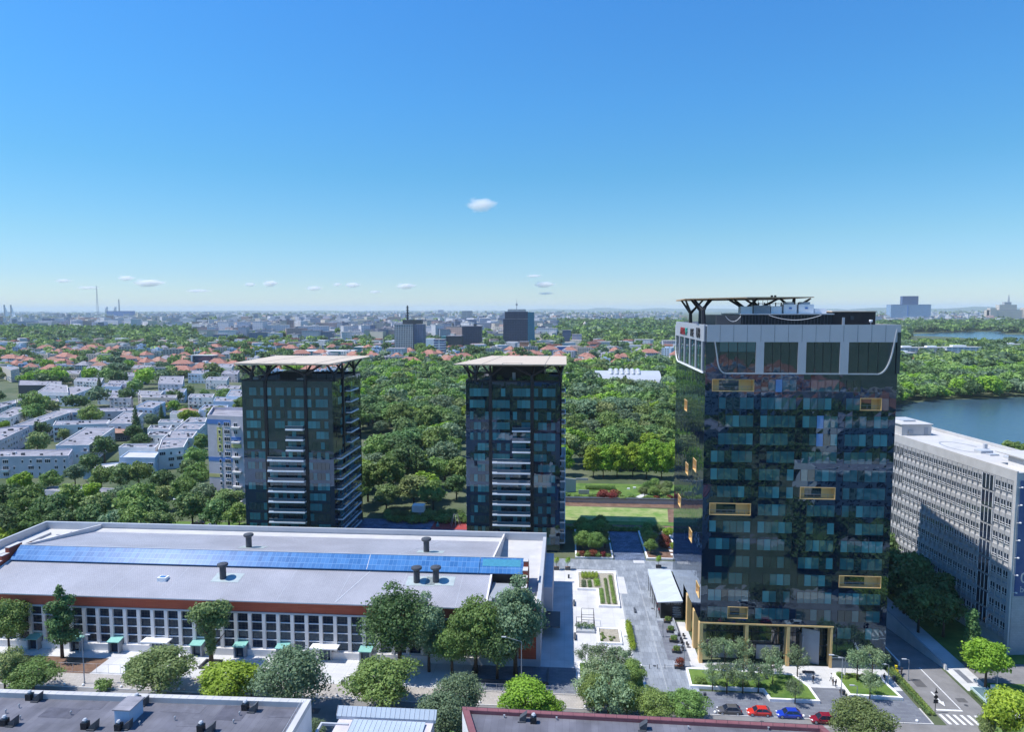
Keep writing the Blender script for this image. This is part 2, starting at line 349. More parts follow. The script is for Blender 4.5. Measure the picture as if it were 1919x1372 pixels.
# plaza
sheet('plaza', [R4(-5, 14.7, 138, 193)], .008, M['concrete'])
sheet('plaza', [R4(-5, 14.7, 128.2, 138)], .008, M['concrete'])
sheet('street', [R4(14.7, 26.6, 123.4, 193), R4(-5, 60, 193, 201)], .130, M['stone'], th=.16)
sheet('street', [R4(39.6, 54.4, 123.4, 134.0), R4(26.6, 39.6, 123.4, 131.0), R4(54.4, 66.4, 123.4, 130.4), R4(64.8, 66.4, 130.4, 134)], .130, M['stone_d'], th=.14)
sheet('plaza', [R4(26.6, 66.4, 134.0, 142.4), R4(26.9, 28.8, 142.4, 161), R4(39.6, 54.4, 134.0, 134.01)], .134, M['concrete'], th=.14)
sheet('terrace', [R4(22.2, 26.9, 142.6, 161)], .136, M['stone_d'], th=.14)
sheet('paving_inlay', [R4(14.0, 16.6, 176.5, 188)], .138, M['concrete'])
sheet('court', [R4(15, 24.3, 201, 228), R4(-72, -32, 190, 236)], .02, M['slate'])
sheet('court', [R4(35, 70, 201, 228)], .02, M['slate'])
sheet('playground', [R4(-46, -33, 226, 236)], .026, pm('red_rubber', (.35, .06, .06), .9))
sheet('paving_inlay', [R4(20.4, 23.6, 199.0, 201.2)], .136, M['concrete'])
# lawns
sheet('lawn', [[(-1, 239.5), (36.5, 239.5), (38.5, 255.5), (-1, 257)], [(41, 239.5), (75, 239.5), (75, 257), (41, 256)]], .03, M['grass_dry'])
sheet('lawn', [R4(-6, 80, 228.3, 233), R4(-6, 80, 235, 239.4)], .012, M['grass'])
sheet('path', [R4(-6, 80, 233, 235), [(36.5, 239.5), (41, 239.5), (41, 256), (38.5, 255.5)], R4(-8, 80, 257, 262)], .012, M['soil'])
sheet('lawn', [R4(-1, 60, 264, 292)], .03, M['grass'])
sheet('path', [[(8, 268.5), (26, 266), (30, 270), (36, 280), (34.5, 281), (28, 271.5), (24, 268), (8, 270.5)]], .04, M['concrete'])
sheet('lawn', [R4(84.0, 150, 146.8, 225), [(84.2, 127.5), (84.2, 138.4), (150, 138.4), (150, 123.4), (84.8, 123.4)]], .03, M['grass'])
sheet('lawn', [R4(-140, -72, 190, 199), R4(-230, -74, 199, 228)], .03, M['grass'])
sheet('path', [R4(79.2, 84.0, 135.2, 185), R4(82.4, 84.1, 123.4, 135.2)], .012, M['concrete'])
sheet('paving_inlay', [R4(80.8, 82.0, 138.2, 143.4)], .016, M['stone_d'])
sheet('path', [R4(-102, -78, 228, 236), [(-112, 222), (-104, 222), (-96, 240), (-106, 246)]], .035, M['pave'])
# road markings
mk = []
mk += [R4(74.1, 74.3, 128.6, 143.6), R4(69.6, 74.3, 127.9, 128.4)]
for k in range(7):
    u = 69.5 + k * 1.25
    mk.append([(u, 123.6), (u + .55, 123.6), (u + .25, 126.7), (u - .3, 126.7)])
for k in range(26):
    u = -120 + k * 7
    mk.append(R4(u, u + 3, 115.1, 115.25))
for k in range(9): mk.append(R4(28.5 + k * 2.6, 29.9 + k * 2.6, 121.05, 121.17))
mk += [[(71.7, 131.0), (72.0, 131.0), (72.0, 134.4), (71.7, 134.4)], [(71.3, 131), (72.4, 131), (71.85, 129.4)]]
sheet('road_marking', mk, .009, M['mark'])
rpp = random.Random(44)
sheet('asphalt_patch', [R4(a, a + rpp.uniform(2, 6), b, b + rpp.uniform(1, 2.4)) for a, b in [(rpp.uniform(-60, 75), rpp.uniform(108, 120)) for _ in range(14)]] + [R4(70, 72, 136, 139), R4(75.2, 77, 131, 132.5)], .007, pm('dark_asphalt_patch', (.11, .108, .11), .9, var=.15))
mh = [(36.0, 121.8), (58.2, 119.5), (-30.5, 120), (-52, 118), (76, 130), (19, 140), (22, 168), (7, 146)]
sheet('manhole_cover', [[(a + .4 * math.cos(t * .785), b + .4 * math.sin(t * .785)) for t in range(8)] for a, b in mh[:5]], .011, M['dgrey']); sheet('manhole_cover', [[(a + .4 * math.cos(t * .785), b + .4 * math.sin(t * .785)) for t in range(8)] for a, b in mh[5:]], .142, M['dgrey'])
sheet('paving_inlay', [R4(14.75, 15.0, 124, 193), R4(20.2, 20.35, 124, 193), R4(14.7, 26.6, 139.8, 140.0)], .134, pm('pale_joint', (.36, .38, .40), .8))
sheet('road_marking', [R4(-70, 26, 111.9, 112.05)], .009, M['mark'])
# underpass ramp and stairwell below street level
mb = MB(); mb.quad((70.5, 144, 0), (79, 144, 0), (79, 185, -5.2), (70.5, 185, -5.2)); o = mb.build('ramp', M['asphalt']); o['kind'] = 'structure'
rw = thing('retaining_wall', 'pale concrete wall along the sunken ramp beside the dark glass office tower', 'wall', (79, 144, 0))
mb = MB(); mb.hexa([(79.0, 143, -.3), (79.35, 143, -.3), (79.35, 185, -5.4), (79.0, 185, -5.4), (79.0, 143, 1.0), (79.35, 143, 1.0), (79.35, 185, 1.0), (79.0, 185, 1.0)]); mb.build('wall', M['plaster'], rw)
mb = MB(); mb.hexa([(70.15, 144, -.3), (70.5, 144, -.3), (70.5, 185, -5.4), (70.15, 185, -5.4), (70.15, 144, .9), (70.5, 144, .9), (70.5, 185, .9), (70.15, 185, .9)]); mb.box(70.15, 79.35, 185, 185.4, -5.4, .9); mb.build('wall', M['plaster'], rw)
mb = MB(); mb.box(79.02, 79.33, 143.05, 184.9, 1.0, 1.07); mb.build('coping', M['grey'], rw)
st = thing('stairwell', 'sunken stairwell with pale glass sides beside the right-hand lawn', 'stairwell', (81, 131, 0))
mb = MB()
for k in range(18): mb.box(79.8, 82.2, 128 + k * .38, 128.38 + k * .38 + .004, -3.4, -.16 * k - .16)
mb.build('step', M['kerb'], st)
mb = MB(); mb.box(79.6, 79.8, 127.6, 135.2, -3.4, .95); mb.box(82.2, 82.4, 127.6, 135.2, -3.4, .95); mb.box(79.8, 82.2, 135, 135.2, -3.4, .95); mb.build('side_wall', pm('pale_teal_panel', (.50, .62, .62), .4, var=.04), st)
# water
m, n, b = newmat('lake_water'); b.inputs['Base Color'].default_value = (.045, .09, .125, 1); b.inputs['Roughness'].default_value = .2; b.inputs['IOR'].default_value = 1.33
tc = n.nodes.new('ShaderNodeTexCoord'); nz = n.nodes.new('ShaderNodeTexNoise'); nz.inputs['Scale'].default_value = .25; nz.inputs['Detail'].default_value = 5; lk(n, tc.outputs['Object'], nz.inputs['Vector'])
bp = n.nodes.new('ShaderNodeBump'); bp.inputs['Distance'].default_value = .35; lk(n, nz.outputs[0], bp.inputs['Height']); lk(n, bp.outputs[0], b.inputs['Normal']); M['water'] = m
LAKE = [at(1660, 775), at(1683, 758), at(1710, 755), at(1760, 750), at(1830, 748), at(1925, 744), (900, 560), (600, 240), (160, 240), (130, 330)]
LAKE2 = [at(1690, 628), at(1740, 625), at(1790, 622.5), at(1875, 621), at(1887, 627), at(1960, 627), at(1960, 647), at(1900, 646), at(1850, 638), at(1790, 632)]
sheet('lake', [LAKE], .05, M['water']); sheet('lake', [LAKE2], .05, M['water'])

# ================================================================ foliage
def np_mesh(name, co, tone, mat):
    nq = len(co) // 4; me = bpy.data.meshes.new(name)
    me.vertices.add(len(co)); me.vertices.foreach_set('co', np.ascontiguousarray(co, dtype=np.float32).ravel())
    me.loops.add(nq * 4); me.loops.foreach_set('vertex_index', np.arange(nq * 4, dtype=np.int32))
    me.polygons.add(nq); me.polygons.foreach_set('loop_start', np.arange(0, nq * 4, 4, dtype=np.int32))
    me.update(calc_edges=True)
    a = me.attributes.new('tone', 'FLOAT', 'FACE'); a.data.foreach_set('value', np.ascontiguousarray(tone, dtype=np.float32))
    me.materials.append(mat); return me
def crown(blobs, n, size, seed, inner=.22, droop=0.0):
    r = np.random.RandomState(seed); B = np.array(blobs, dtype=float)
    wgt = (B[:, 3] * B[:, 4] + B[:, 3] * B[:, 5]); wgt /= wgt.sum(); k = r.choice(len(B), n, p=wgt)
    d = r.normal(size=(n, 3)); d /= np.linalg.norm(d, axis=1)[:, None]
    d[:, 2] = np.where((d[:, 2] < -.3) & (r.rand(n) < .6), -d[:, 2], d[:, 2])
    f = 1 - r.normal(.06, .15, n); inn = r.rand(n) < inner; f[inn] = r.rand(inn.sum()) ** .5 * .85
    f += (r.rand(n) < .05) * r.rand(n) * .22
    c = B[k, :3] + d * B[k, 3:6] * f[:, None]; c[:, 2] -= droop * r.rand(n)
    nm = d * .9 + r.normal(size=(n, 3)) * .55 + np.array([0, 0, .25]); nm /= np.linalg.norm(nm, axis=1)[:, None]
    t = np.cross(nm, r.normal(size=(n, 3))); t /= np.linalg.norm(t, axis=1)[:, None]; b = np.cross(nm, t)
    s = size * (.45 + 1.05 * r.rand(n) ** 1.3)[:, None]; a2 = (.5 + .3 * r.rand(n))[:, None]
    co = np.stack([c - t * s, c - b * s * a2, c + t * s, c + b * s * a2], axis=1).reshape(-1, 3)
    btone = r.rand(len(B)) * .8
    return co, np.clip(btone[k] * .6 + r.rand(n) * .55, 0, 1)
def blobs_broad(R, z0, z1, n, seed, squash=1.0, core=True):
    r = random.Random(seed); zc = (z0 + z1) / 2; h = (z1 - z0) / 2; B = []
    if core: B.append((0, 0, zc, R * .62, R * .62, h * .7))
    for i in range(n):
        a = 2.39996 * i + r.uniform(-.4, .4); q = -0.75 + 1.7 * (i + .5) / n; q = max(-.85, min(.95, q + r.uniform(-.1, .1)))
        rr = math.sqrt(1 - q * q) * R * r.uniform(.5, .85); br = R * r.choice((.2, .26, .32, .38, .44)) * r.uniform(.9, 1.1)
        B.append((rr * math.cos(a), rr * math.sin(a), zc + q * h * .68, br, br, br * .8 * squash))
    return B
def trunk_mesh(name, H, r0, limbs, seed, lean=0.0):
    r = random.Random(seed); mb = MB(); p = Vector((0, 0, -.3)); q = Vector((lean * .4, 0, H * .45))
    mb.tube(p, q, r0 * 1.25, r0 * .8, 9); top = Vector((lean, r.uniform(-.3, .3), H * .85)); mb.tube(q, top, r0 * .8, r0 * .2, 8)
    for i in range(limbs):
        t = r.uniform(.25, .9); s = q.lerp(top, t) if i % 3 else p.lerp(q, .65 + .35 * t); a = 2.4 * i + r.uniform(-.5, .5); L = H * r.uniform(.18, .34)
        e = s + Vector((math.cos(a) * L, math.sin(a) * L, L * r.uniform(.5, 1.0))); m_ = s.lerp(e, .5) + Vector((0, 0, -.05 * L))
        mb.tube(s, m_, r0 * .42, r0 * .26, 6); mb.tube(m_, e, r0 * .26, r0 * .07, 6)
    me = mb.build(name, M['bark'], smooth=True); d = me.data; bpy.data.objects.remove(me); return d
PROTO = {}
def proto(key, mat, blobs, n, size, seed, H, r0, limbs=7, inner=.22, droop=0.0):
    co, tn = crown(blobs, n, size, seed, inner, droop)
    PROTO[key] = (np_mesh('crown', co, tn, M[mat]), trunk_mesh('trunk', H, r0, limbs, seed))
TREES = []
def tree(key, u, v, sc=1.0, rz=None, label='tree', cat='tree', group=None, name='broadleaf_tree', z=0.0, hs=1.0):
    cm, tm = PROTO[key]; rnd = random.Random(int(u * 131 + v * 977)); rz = rnd.uniform(0, 6.28) if rz is None else rz
    t = thing(name, label, cat, (u, v, z), group, rz); t.scale = (sc, sc, sc * hs)
    for me, nme in ((tm, 'trunk'), (cm, 'crown')):
        o = bpy.data.objects.new(nme, me); C.objects.link(o); o.parent = t
    TREES.append((u, v, 4 * sc)); return t
PK = ['parkA', 'parkB', 'parkC', 'parkD', 'parkE', 'parkF']
for i, (k, mt, R, z0, z1, nb) in enumerate([('parkA', 'leafA', 5.6, 3.5, 14, 17), ('parkB', 'leafB', 5.2, 3, 13.5, 15), ('parkC', 'leafA', 4.6, 3, 15, 14), ('parkD', 'leafD', 5.4, 3, 13, 16), ('parkE', 'leafC', 4.8, 2.5, 12, 15), ('parkF', 'leafE', 5.0, 3, 12.5, 15)]):
    proto(k, mt, blobs_broad(R, z0, z1, nb, 10 + i), 3200, .42, 20 + i, 12, .28)
# conifer
B = [(0, 0, 1.5 + 1.15 * k, 2.6 * (1 - k / 12.5), 2.6 * (1 - k / 12.5), .85) for k in range(12)]
proto('conifer', 'leafB', B, 2400, .32, 5, 14, .2, 0)
B = [(0, 0, 2 + 1.2 * k, 1.5, 1.5, 1.2) for k in range(9)]
proto('poplar', 'leafB', B, 2200, .33, 6, 12, .2, 2)
# detailed trees near the street
proto('nearA', 'leafA', blobs_broad(4.6, 2.4, 11, 28, 41, core=False), 13000, .19, 42, 10, .22, 10)
proto('nearB', 'leafD', blobs_broad(4.8, 2.0, 12, 30, 43, core=False), 13000, .185, 44, 11, .22, 12)
proto('nearC', 'leafC', blobs_broad(3.6, 1.6, 8, 26, 45, core=False), 11000, .18, 46, 7, .18, 8)
proto('nearE', 'leafE', blobs_broad(4.6, 1.8, 9.5, 28, 47, core=False), 12500, .19, 48, 8, .22, 10)
B = [(1.0 * math.sin(k * 1.7), 1.0 * math.cos(k * 2.3), 3.6 + .85 * k, 1.7 - .06 * k, 1.7 - .06 * k, 1.1) for k in range(9)] + [(-.4, .3, 11.6, .8, .8, 1.1), (.2, 0, 12.8, .55, .55, .8)]
proto('tallthin', 'leafB', B, 6500, .22, 49, 12, .26, 5)
B = [(0, 0, 2.6 + .8 * k, .8, .8, .8) for k in range(7)] + [(-1.7, 0, 8.8, 1.8, 1.7, 1.5), (1.6, .3, 9.2, 2.0, 1.7, 1.5), (0, .5, 7.9, 2.0, 1.8, 1.3), (-.2, -.6, 10.0, 1.5, 1.4, .9), (1.9, -.6, 7.4, 1.2, 1.2, 1.0), (-.9, .2, 6.4, 1.2, 1.2, 1.0)]
proto('pollard', 'leafE', B, 6500, .22, 50, 9, .35, 5)
proto('bigA', 'leafB', blobs_broad(5.6, 3.2, 15.5, 36, 51, core=False) + [(-1.5, 0, 15.5, 1.6, 1.6, 1.3)], 15000, .22, 52, 14, .34, 12)
proto('bigB', 'leafA', blobs_broad(5.2, 3.0, 14.5, 34, 53, core=False), 14000, .22, 54, 13, .34, 12)
proto('bigC', 'leafD', blobs_broad(5.0, 3.0, 16.5, 36, 55, core=False) + [(.8, 0, 17, 1.4, 1.4, 1.2)], 15000, .22, 56, 15, .34, 12)
proto('birch', 'leafG', blobs_broad(2.0, 1.8, 5.9, 13, 57, core=False), 1900, .12, 58, 5.5, .09, 8, inner=.35, droop=.7)
proto('willow', 'leafG', blobs_broad(2.7, 1.4, 6.2, 15, 59, core=False), 3800, .13, 60, 5.8, .12, 8, inner=.4, droop=.9)
proto('limewall', 'leafC', blobs_broad(4.6, .4, 13, 26, 68), 5200, .34, 69, 11, .2)
proto('shrub', 'leafA', [(0, 0, .55, .9, .9, .6), (.5, .2, .7, .6, .6, .5), (-.4, -.3, .8, .5, .6, .5)], 700, .13, 61, .9, .05, 3)
proto('sapling', 'leafC', [(0, 0, 1.9, .75, .75, .85), (.2, .2, 2.4, .45, .45, .5)], 650, .11, 62, 2.4, .05, 3)
proto('redbush', 'leafF', [(0, 0, .8, .9, .9, .8), (.4, .3, 1.1, .6, .6, .5)], 700, .13, 63, 1.2, .05, 3)
proto('linden', 'leafC', blobs_broad(3.5, 2.0, 8.8, 20, 64), 8500, .22, 65, 8, .2, 10)
proto('columnar', 'leafB', [(.3 * math.sin(k), .3 * math.cos(k * 2), 2 + 1.0 * k, 1.6 - .09 * k, 1.6 - .09 * k, 1.1) for k in range(10)], 6500, .22, 66, 11, .2, 5)
proto('pillow', 'blossom', blobs_broad(4.0, 2, 8, 14, 67), 2400, .38, 68, 7, .2)

def wood(name, spots, leaf, nleaf, size, label, cat, seed, R=5.0, hgt=12.0, nprot=8):
    """one merged mass of many trees nobody could count"""
    prot = []
    for i in range(nprot):
        co, tn = crown(blobs_broad(R, hgt * .22, hgt, 12, seed + i, core=True), nleaf, size, seed + i, .12); prot.append((co, tn))
    r = np.random.RandomState(seed); CO = []; TN = []
    for (u, v, s) in spots:
        co, tn = prot[r.randint(nprot)]; a = r.rand() * 6.28; c, q = math.cos(a), math.sin(a)
        x = (co[:, 0] * c - co[:, 1] * q) * s + u; y = (co[:, 0] * q + co[:, 1] * c) * s + v
        CO.append(np.stack([x, y, co[:, 2] * s * r.uniform(.8, 1.15)], axis=1)); TN.append(np.clip(tn * .6 + r.uniform(-.25, .55), 0, 1))
    if not CO: return
    me = np_mesh(name, np.concatenate(CO), np.concatenate(TN), M[leaf])
    o = bpy.data.objects.new(name, me); C.objects.link(o); tag(o, label, cat, kind='stuff'); return o
# ================================================================ dark glass towers
def stamp_windows(mb, plane, a0, a1, z0, z1, n, p, rng, mats):
    pass
def facade_quad(mb, face, c, a0, a1, z0, z1, m, jit=0.0, rng=None):
    """one panel on a wall plane; face S: y=c facing -y ; W: x=c facing -x ; E: x=c facing +x; N: y=c facing +y"""
    j = (lambda: rng.uniform(-jit, jit)) if jit else (lambda: 0)
    if face == 'S': P = [(a0, c + j(), z0), (a1, c + j(), z0), (a1, c + j(), z1), (a0, c + j(), z1)]
    elif face == 'N': P = [(a1, c + j(), z0), (a0, c + j(), z0), (a0, c + j(), z1), (a1, c + j(), z1)]
    elif face == 'W': P = [(c + j(), a1, z0), (c + j(), a0, z0), (c + j(), a0, z1), (c + j(), a1, z1)]
    else: P = [(c + j(), a0, z0), (c + j(), a1, z0), (c + j(), a1, z1), (c + j(), a0, z1)]
    mb.quad(*P, m)
def window_strip(parent, face, c, a0, a1, z0, z1, npane, rng, blue=0.0, dark=.25, name='window', apt=False):
    """a ribbon of panes with thin mullions; one mesh, proud of the wall"""
    o = .05; sgn = {'S': -1, 'W': -1, 'E': 1, 'N': 1}[face]; cc = c + sgn * o; mb = MB(); w_ = (a1 - a0) / npane
    for i in range(npane):
        x = rng.random(); m_ = 3 if x < blue else (1 if x < blue + dark else (4 if x > .84 else 0))
        zt = z1; 
        facade_quad(mb, face, cc, a0 + i * w_ + .03, a0 + (i + 1) * w_ - .03, z0, zt, m_, .006, rng)
    for i in range(npane + 1):
        a = a0 + i * w_
        if face in 'SN': mb.box(a - .03, a + .03, min(c, cc) - .02, max(c, cc) + .02, z0, z1, 2)
        else: mb.box(min(c, cc) - .02, max(c, cc) + .02, a - .03, a + .03, z0, z1, 2)
    return mb.build(name, [M['aglass' if apt else 'tglass'], M['tglass2'], M['black'], M['bglass'], M['aglass3' if apt else 'tglass3']], parent)
def gold_box(parent, face, c, a0, a1, z0, z1, d=1.6):
    """recessed loggia: a gold frame, gold cheeks, dark glass at the back, a rail"""
    t = .09; mb = MB(); P = .1
    def B(x0, x1, y0, y1, za, zb, m=0):
        if face == 'S': mb.box(x0, x1, c + y0, c + y1, za, zb, m)
        else: mb.box(c + y0, c + y1, x0, x1, za, zb, m)
    B(a0, a1, -P, d, z0, z0 + t); B(a0, a1, -P, d, z1 - t, z1); B(a0, a0 + t, -P, d, z0 + t, z1 - t); B(a1 - t, a1, -P, d, z0 + t, z1 - t)
    o = mb.build('loggia', M['gold'], parent)
    mb = MB(); w_ = a1 - a0
    B(a0 + w_ * .2, a1 - w_ * .32, d - .06, d, z0 + t, z1 - t); mb.build('window', M['tglass2'], o)
    mb = MB(); B(a0 + t, a0 + w_ * .2, d - .05, d, z0 + t, z1 - t); mb.build('back_wall', M['gold'], o)
    mb = MB(); B(a1 - w_ * .32, a1 - t, d - .05, d, z0 + t, z1 - t); mb.build('back_wall', M['gold'], o)
    mb = MB(); B(a0 + t, a1 - t, .02, .06, z0 + 1.0, z0 + 1.05)
    k = int(w_ / 1.2)
    for i in range(1, k): x = a0 + w_ * i / k; B(x - .02, x + .02, .02, .05, z0 + t, z0 + 1.0)
    mb.build('railing', M['grey'], o)
    return o
def text_mesh(s, size, depth, mat, name, parent, loc, rot, align='LEFT'):
    cu = bpy.data.curves.new('t', 'FONT'); cu.body = s; cu.size = size; cu.extrude = depth; cu.align_x = align
    ob = bpy.data.objects.new('t', cu); C.objects.link(ob); dg = bpy.context.evaluated_depsgraph_get(); me = bpy.data.meshes.new_from_object(ob.evaluated_get(dg))
    bpy.data.objects.remove(ob); me.materials.clear(); me.materials.append(mat)
    o = bpy.data.objects.new(name, me); C.objects.link(o); o.parent = parent
    o.location = Vector(loc) - (worldloc(parent) if parent else Vector((0, 0, 0))); o.rotation_euler = rot
    return o
# ---------------------------------------------------------------- office tower
rng = random.Random(7)
U0, U1, V0, V1, ZT = 28.6, 66.4, 142.0, 179.0, 71.6
T = thing('office_tower', 'tallest black glass office tower with grey crown, gold loggias and gold entrance', 'tower', ((U0 + U1) / 2, (V0 + V1) / 2, 0))
CW = (U1 - U0) / 27.0
def fz(k): return 60.7 - 3.7 * k       # top of the window ribbon of floor k
loggS = [(0, 1, 7), (1, 22, 25), (6, 14, 19), (7, 1, 7), (11, 20, 26), (13, 4, 7)]
loggW = [(58.0 - .2, 0, 162.0, 165.5, 51.0, 53.6), (0, 0, 149.4, 153.2, 39.4, 42.0), (0, 0, 159.0, 162.4, 36.4, 39.0), (0, 0, 168.2, 172.2, 26.0, 28.6), (0, 0, 152.8, 156.4, 22.4, 25.0), (0, 0, 143.3, 147.0, 13.6, 16.2)]
holesS = [(U0 + a * CW, U0 + b * CW, fz(k) - 2.45, fz(k) + .05) for k, a, b in loggS]
mb = MB()
# front skin as jittered glass panels, leaving the loggias and the entrance open
zs = sorted(set([round(fz(k) - 2.45, 3) for k in range(0, 15)] + [round(fz(k) + .05, 3) for k in range(0, 15)] + [62.0, 66.5, ZT, 0.13]))
def blocked(a, z, H):
    return any(h[0] - .01 < a < h[1] + .01 and h[2] < z < h[3] for h in H)
for i in range(27):
    a0, a1 = U0 + i * CW, U0 + (i + 1) * CW
    for z0, z1 in zip(zs[:-1], zs[1:]):
        ac, zc = (a0 + a1) / 2, (z0 + z1) / 2
        if blocked(ac, zc, holesS): continue
        if zc < 8.9 and ac < 55.6: continue
        facade_quad(mb, 'S', V0, a0, a1, max(z0, .13), z1, 0, .006, rng)
        if z0 < 8.9 < z1 and ac < 55.6: pass
# left skin
holesW = [(a, b, c_, d) for _, _, a, b, c_, d in loggW]
ya = sorted(set([V0 + i * 1.375 for i in range(27)] + [179.0] + [h[0] for h in holesW] + [h[1] for h in holesW]))
za = sorted(set(zs + [h[2] for h in holesW] + [h[3] for h in holesW]))
for y0, y1 in zip(ya[:-1], ya[1:]):
    if y1 - y0 < .01: continue
    for z0, z1 in zip(za[:-1], za[1:]):
        if blocked((y0 + y1) / 2, (z0 + z1) / 2, holesW): continue
        if (z0 + z1) / 2 < 8.9 and (y0 + y1) / 2 < 163: continue
        if z1 - z0 < .01: continue
        facade_quad(mb, 'W', U0, y0, y1, max(z0, .13), z1, 0, .007, rng)
for j in range(27): facade_quad(mb, 'E', U1, V0 + j * 1.37, V0 + (j + 1) * 1.37, .13, ZT, 0, .005, rng)
for j in range(27): facade_quad(mb, 'N', V1, U0 + j * CW, U0 + (j + 1) * CW, .13, ZT, 0, .005, rng)
mb.build('facade', M['dglass'], T)
mb = MB()
for h in (ZT - .35,): mb.box(U0 + .3, U1 - .3, V0 + .3, V1 - .3, h, h + .3)
mb.build('roof', M['roofd'], T)
mb = MB()      # slabs behind the skin stop light leaking through the open parts
mb.box(U0 + .3, U1 - .3, V0 + .3, V1 - .3, 8.9, 9.2); mb.build('soffit', M['dgrey'], T)
bays = [(1, 7), (8, 13), (14, 19), (20, 26)]
for k in range(15):
    for bi, (a, b) in enumerate(bays):
        z1 = fz(k); z0 = z1 - 2.35
        if k == 14 and bi < 3: continue
        segs = [(a, b)]
        for kk, la, lb in loggS:
            if kk == k:
                ns = []
                for s0, s1 in segs:
                    if lb <= s0 or la >= s1: ns.append((s0, s1)); continue
                    if la > s0: ns.append((s0, la))
                    if lb < s1: ns.append((lb, s1))
                segs = ns
        if rng.random() < .2 and segs: s0, s1 = segs[0]; segs = [(s0 + 1, s1)] if s1 - s0 > 3 else segs
        if k == 0 and bi == 3: segs = [(20, 22)]
        for s0, s1 in segs:
            if s1 > s0: window_strip(T, 'S', V0, U0 + s0 * CW, U0 + s1 * CW, z0, z1, s1 - s0, rng, blue=0, dark=.22)
for k, cidx in ((0, 10), (2, 16), (3, 16)):
    mb = MB(); facade_quad(mb, 'S', V0 - .09, U0 + cidx * CW + .05, U0 + (cidx + 1) * CW - .05, fz(k) - 2.5, fz(k) + .1, 0); mb.build('blind', M['bglass'], T)
for (k, a, b) in loggS: gold_box(T, 'S', V0, U0 + a * CW, U0 + b * CW, fz(k) - 2.45, fz(k) + .05)
for h in holesW: gold_box(T, 'W', U0, *h)
# grey crown, front
f = V0 - .22
mb = MB(); mb.box(U0 + .1, U1 + .25, f, V0 + .25, 68.4, 71.9); mb.box(U0 + .1, U0 + .35, V0 + .25, V1, 69.4, 71.9); mb.box(U0 + .35, U1, V1 - .4, V1, 69.4, 71.9); mb.box(U1 - .1, U1 + .25, V0 + .25, V1, 68.4, 71.9)
cr = mb.build('crown_band', M['alu'], T)
mb = MB()
for i in range(1, 14): mb.box(U0 + i * 2.7, U0 + i * 2.7 + .05, f - .012, f, 68.45, 71.85)
mb.build('panel_joint', M['dgrey'], cr)
piers = [(38.55, 40.15), (46.85, 48.45), (55.05, 56.75)]
for a, b in piers:
    mb = MB(); mb.box(a, b, f, V0 + .2, 62.1, 68.4); mb.build('pier', M['alu'], T)
mb = MB(); mb.box(32.6, 62.7, f - .03, V0 + .1, 61.85, 62.1)
def arc(p0, p1, p2, n=10): return [tuple((1 - t) ** 2 * a + 2 * t * (1 - t) * b + t * t * c for a, b, c in zip(p0, p1, p2)) for t in [i / n for i in range(n + 1)]]
L_ = [(30.3, f, 68.6), (30.9, f, 65)] + arc((30.9, f, 64.8), (31.2, f, 62.1), (32.7, f, 61.97))
Rr = [(65.9, f, 71.0), (65.2, f, 66.8)] + arc((65.2, f, 66.6), (64.4, f, 62.2), (62.6, f, 61.97))
for P in (L_, Rr):
    for p, q in zip(P[:-1], P[1:]): mb.beam(p, q, .28, .22)
mb.build('crown_trim', M['lgrey'], T)
for (a, b) in ((31.3, 38.5), (40.2, 46.8), (48.5, 55.0), (56.8, 64.4)):
    mb = MB(); n_ = 4; cw = (b - a) / n_
    for i in range(n_):
        facade_quad(mb, 'S', V0 - .06, a + i * cw + .05, a + (i + 1) * cw - .05, 62.15, 66.3, 1, .008, rng)
        facade_quad(mb, 'S', V0 - .06, a + i * cw + .05, a + (i + 1) * cw - .05, 66.38, 68.38, 0 if a < 39 else 1, .008, rng)
    for i in range(1, n_): mb.box(a + i * cw - .04, a + i * cw + .04, V0 - .1, V0, 62.1, 68.4, 2)
    mb.build('crown_window', [M['tglass'], M['tglass2'], M['black']], T)
mb = MB(); mb.box(U0 + .02, 30.3, V0 - .05, V0, 62, 71.0); mb.box(66.0, U1 + .3, V0 - .24, V0 - .2, 62, 70.4); mb.build('corner_glass', M['dglass'], T)
# grey crown, left side: band, piers, slanting glazing
g_ = U0 - .25
mb = MB(); mb.box(g_, U0 + .1, V0 + 1.0, V1, 68.4, 71.9); mb.build('crown_band', M['alu'], T)
for i in range(5):
    y = V0 + 2.6 + i * 7.1
    mb = MB(); mb.box(g_, U0, y, y + .9, 62.2, 68.4); mb.build('pier', M['alu'], T)
mb = MB(); P = [(g_, V0 + 1.2, 62.0), (g_, V1 - 4, 62.0)] + arc((g_, V1 - 4, 62.0), (g_, V1 - .3, 62.2), (g_, V1 - .1, 65.5), 6) + [(g_, V1 - .1, 71)]
for p, q in zip(P[:-1], P[1:]): mb.beam(p, q, .2, .35)
mb.build('crown_trim', M['white'], T)
for i in range(4):
    y = V0 + 3.5 + i * 7.1; mb = MB()
    for j in range(4): facade_quad(mb, 'W', U0 - .08, y + .05 + j * 1.55, y + j * 1.55 + 1.5, 62.2, 68.35, j % 2, .01, rng)
    mb.build('crown_window', [M['tglass'], M['lglass']], T)
sg = [('ANDB', (.25, .02, .03), 168.6), ('VF', (.02, .28, .24), 161.6), ('PSE', (.03, .03, .035), 154.9), ('UB', (.03, .03, .035), 147.9)]
for s, c_, y in sg:
    text_mesh(s, 2.5 if s != 'UB' else 3.1, .08, pm('sign_' + s.lower(), c_, .4, var=0), 'sign_lettering', T, (g_ - .12, y + 2.9, 69.0), (rad(90), 0, rad(-90)))
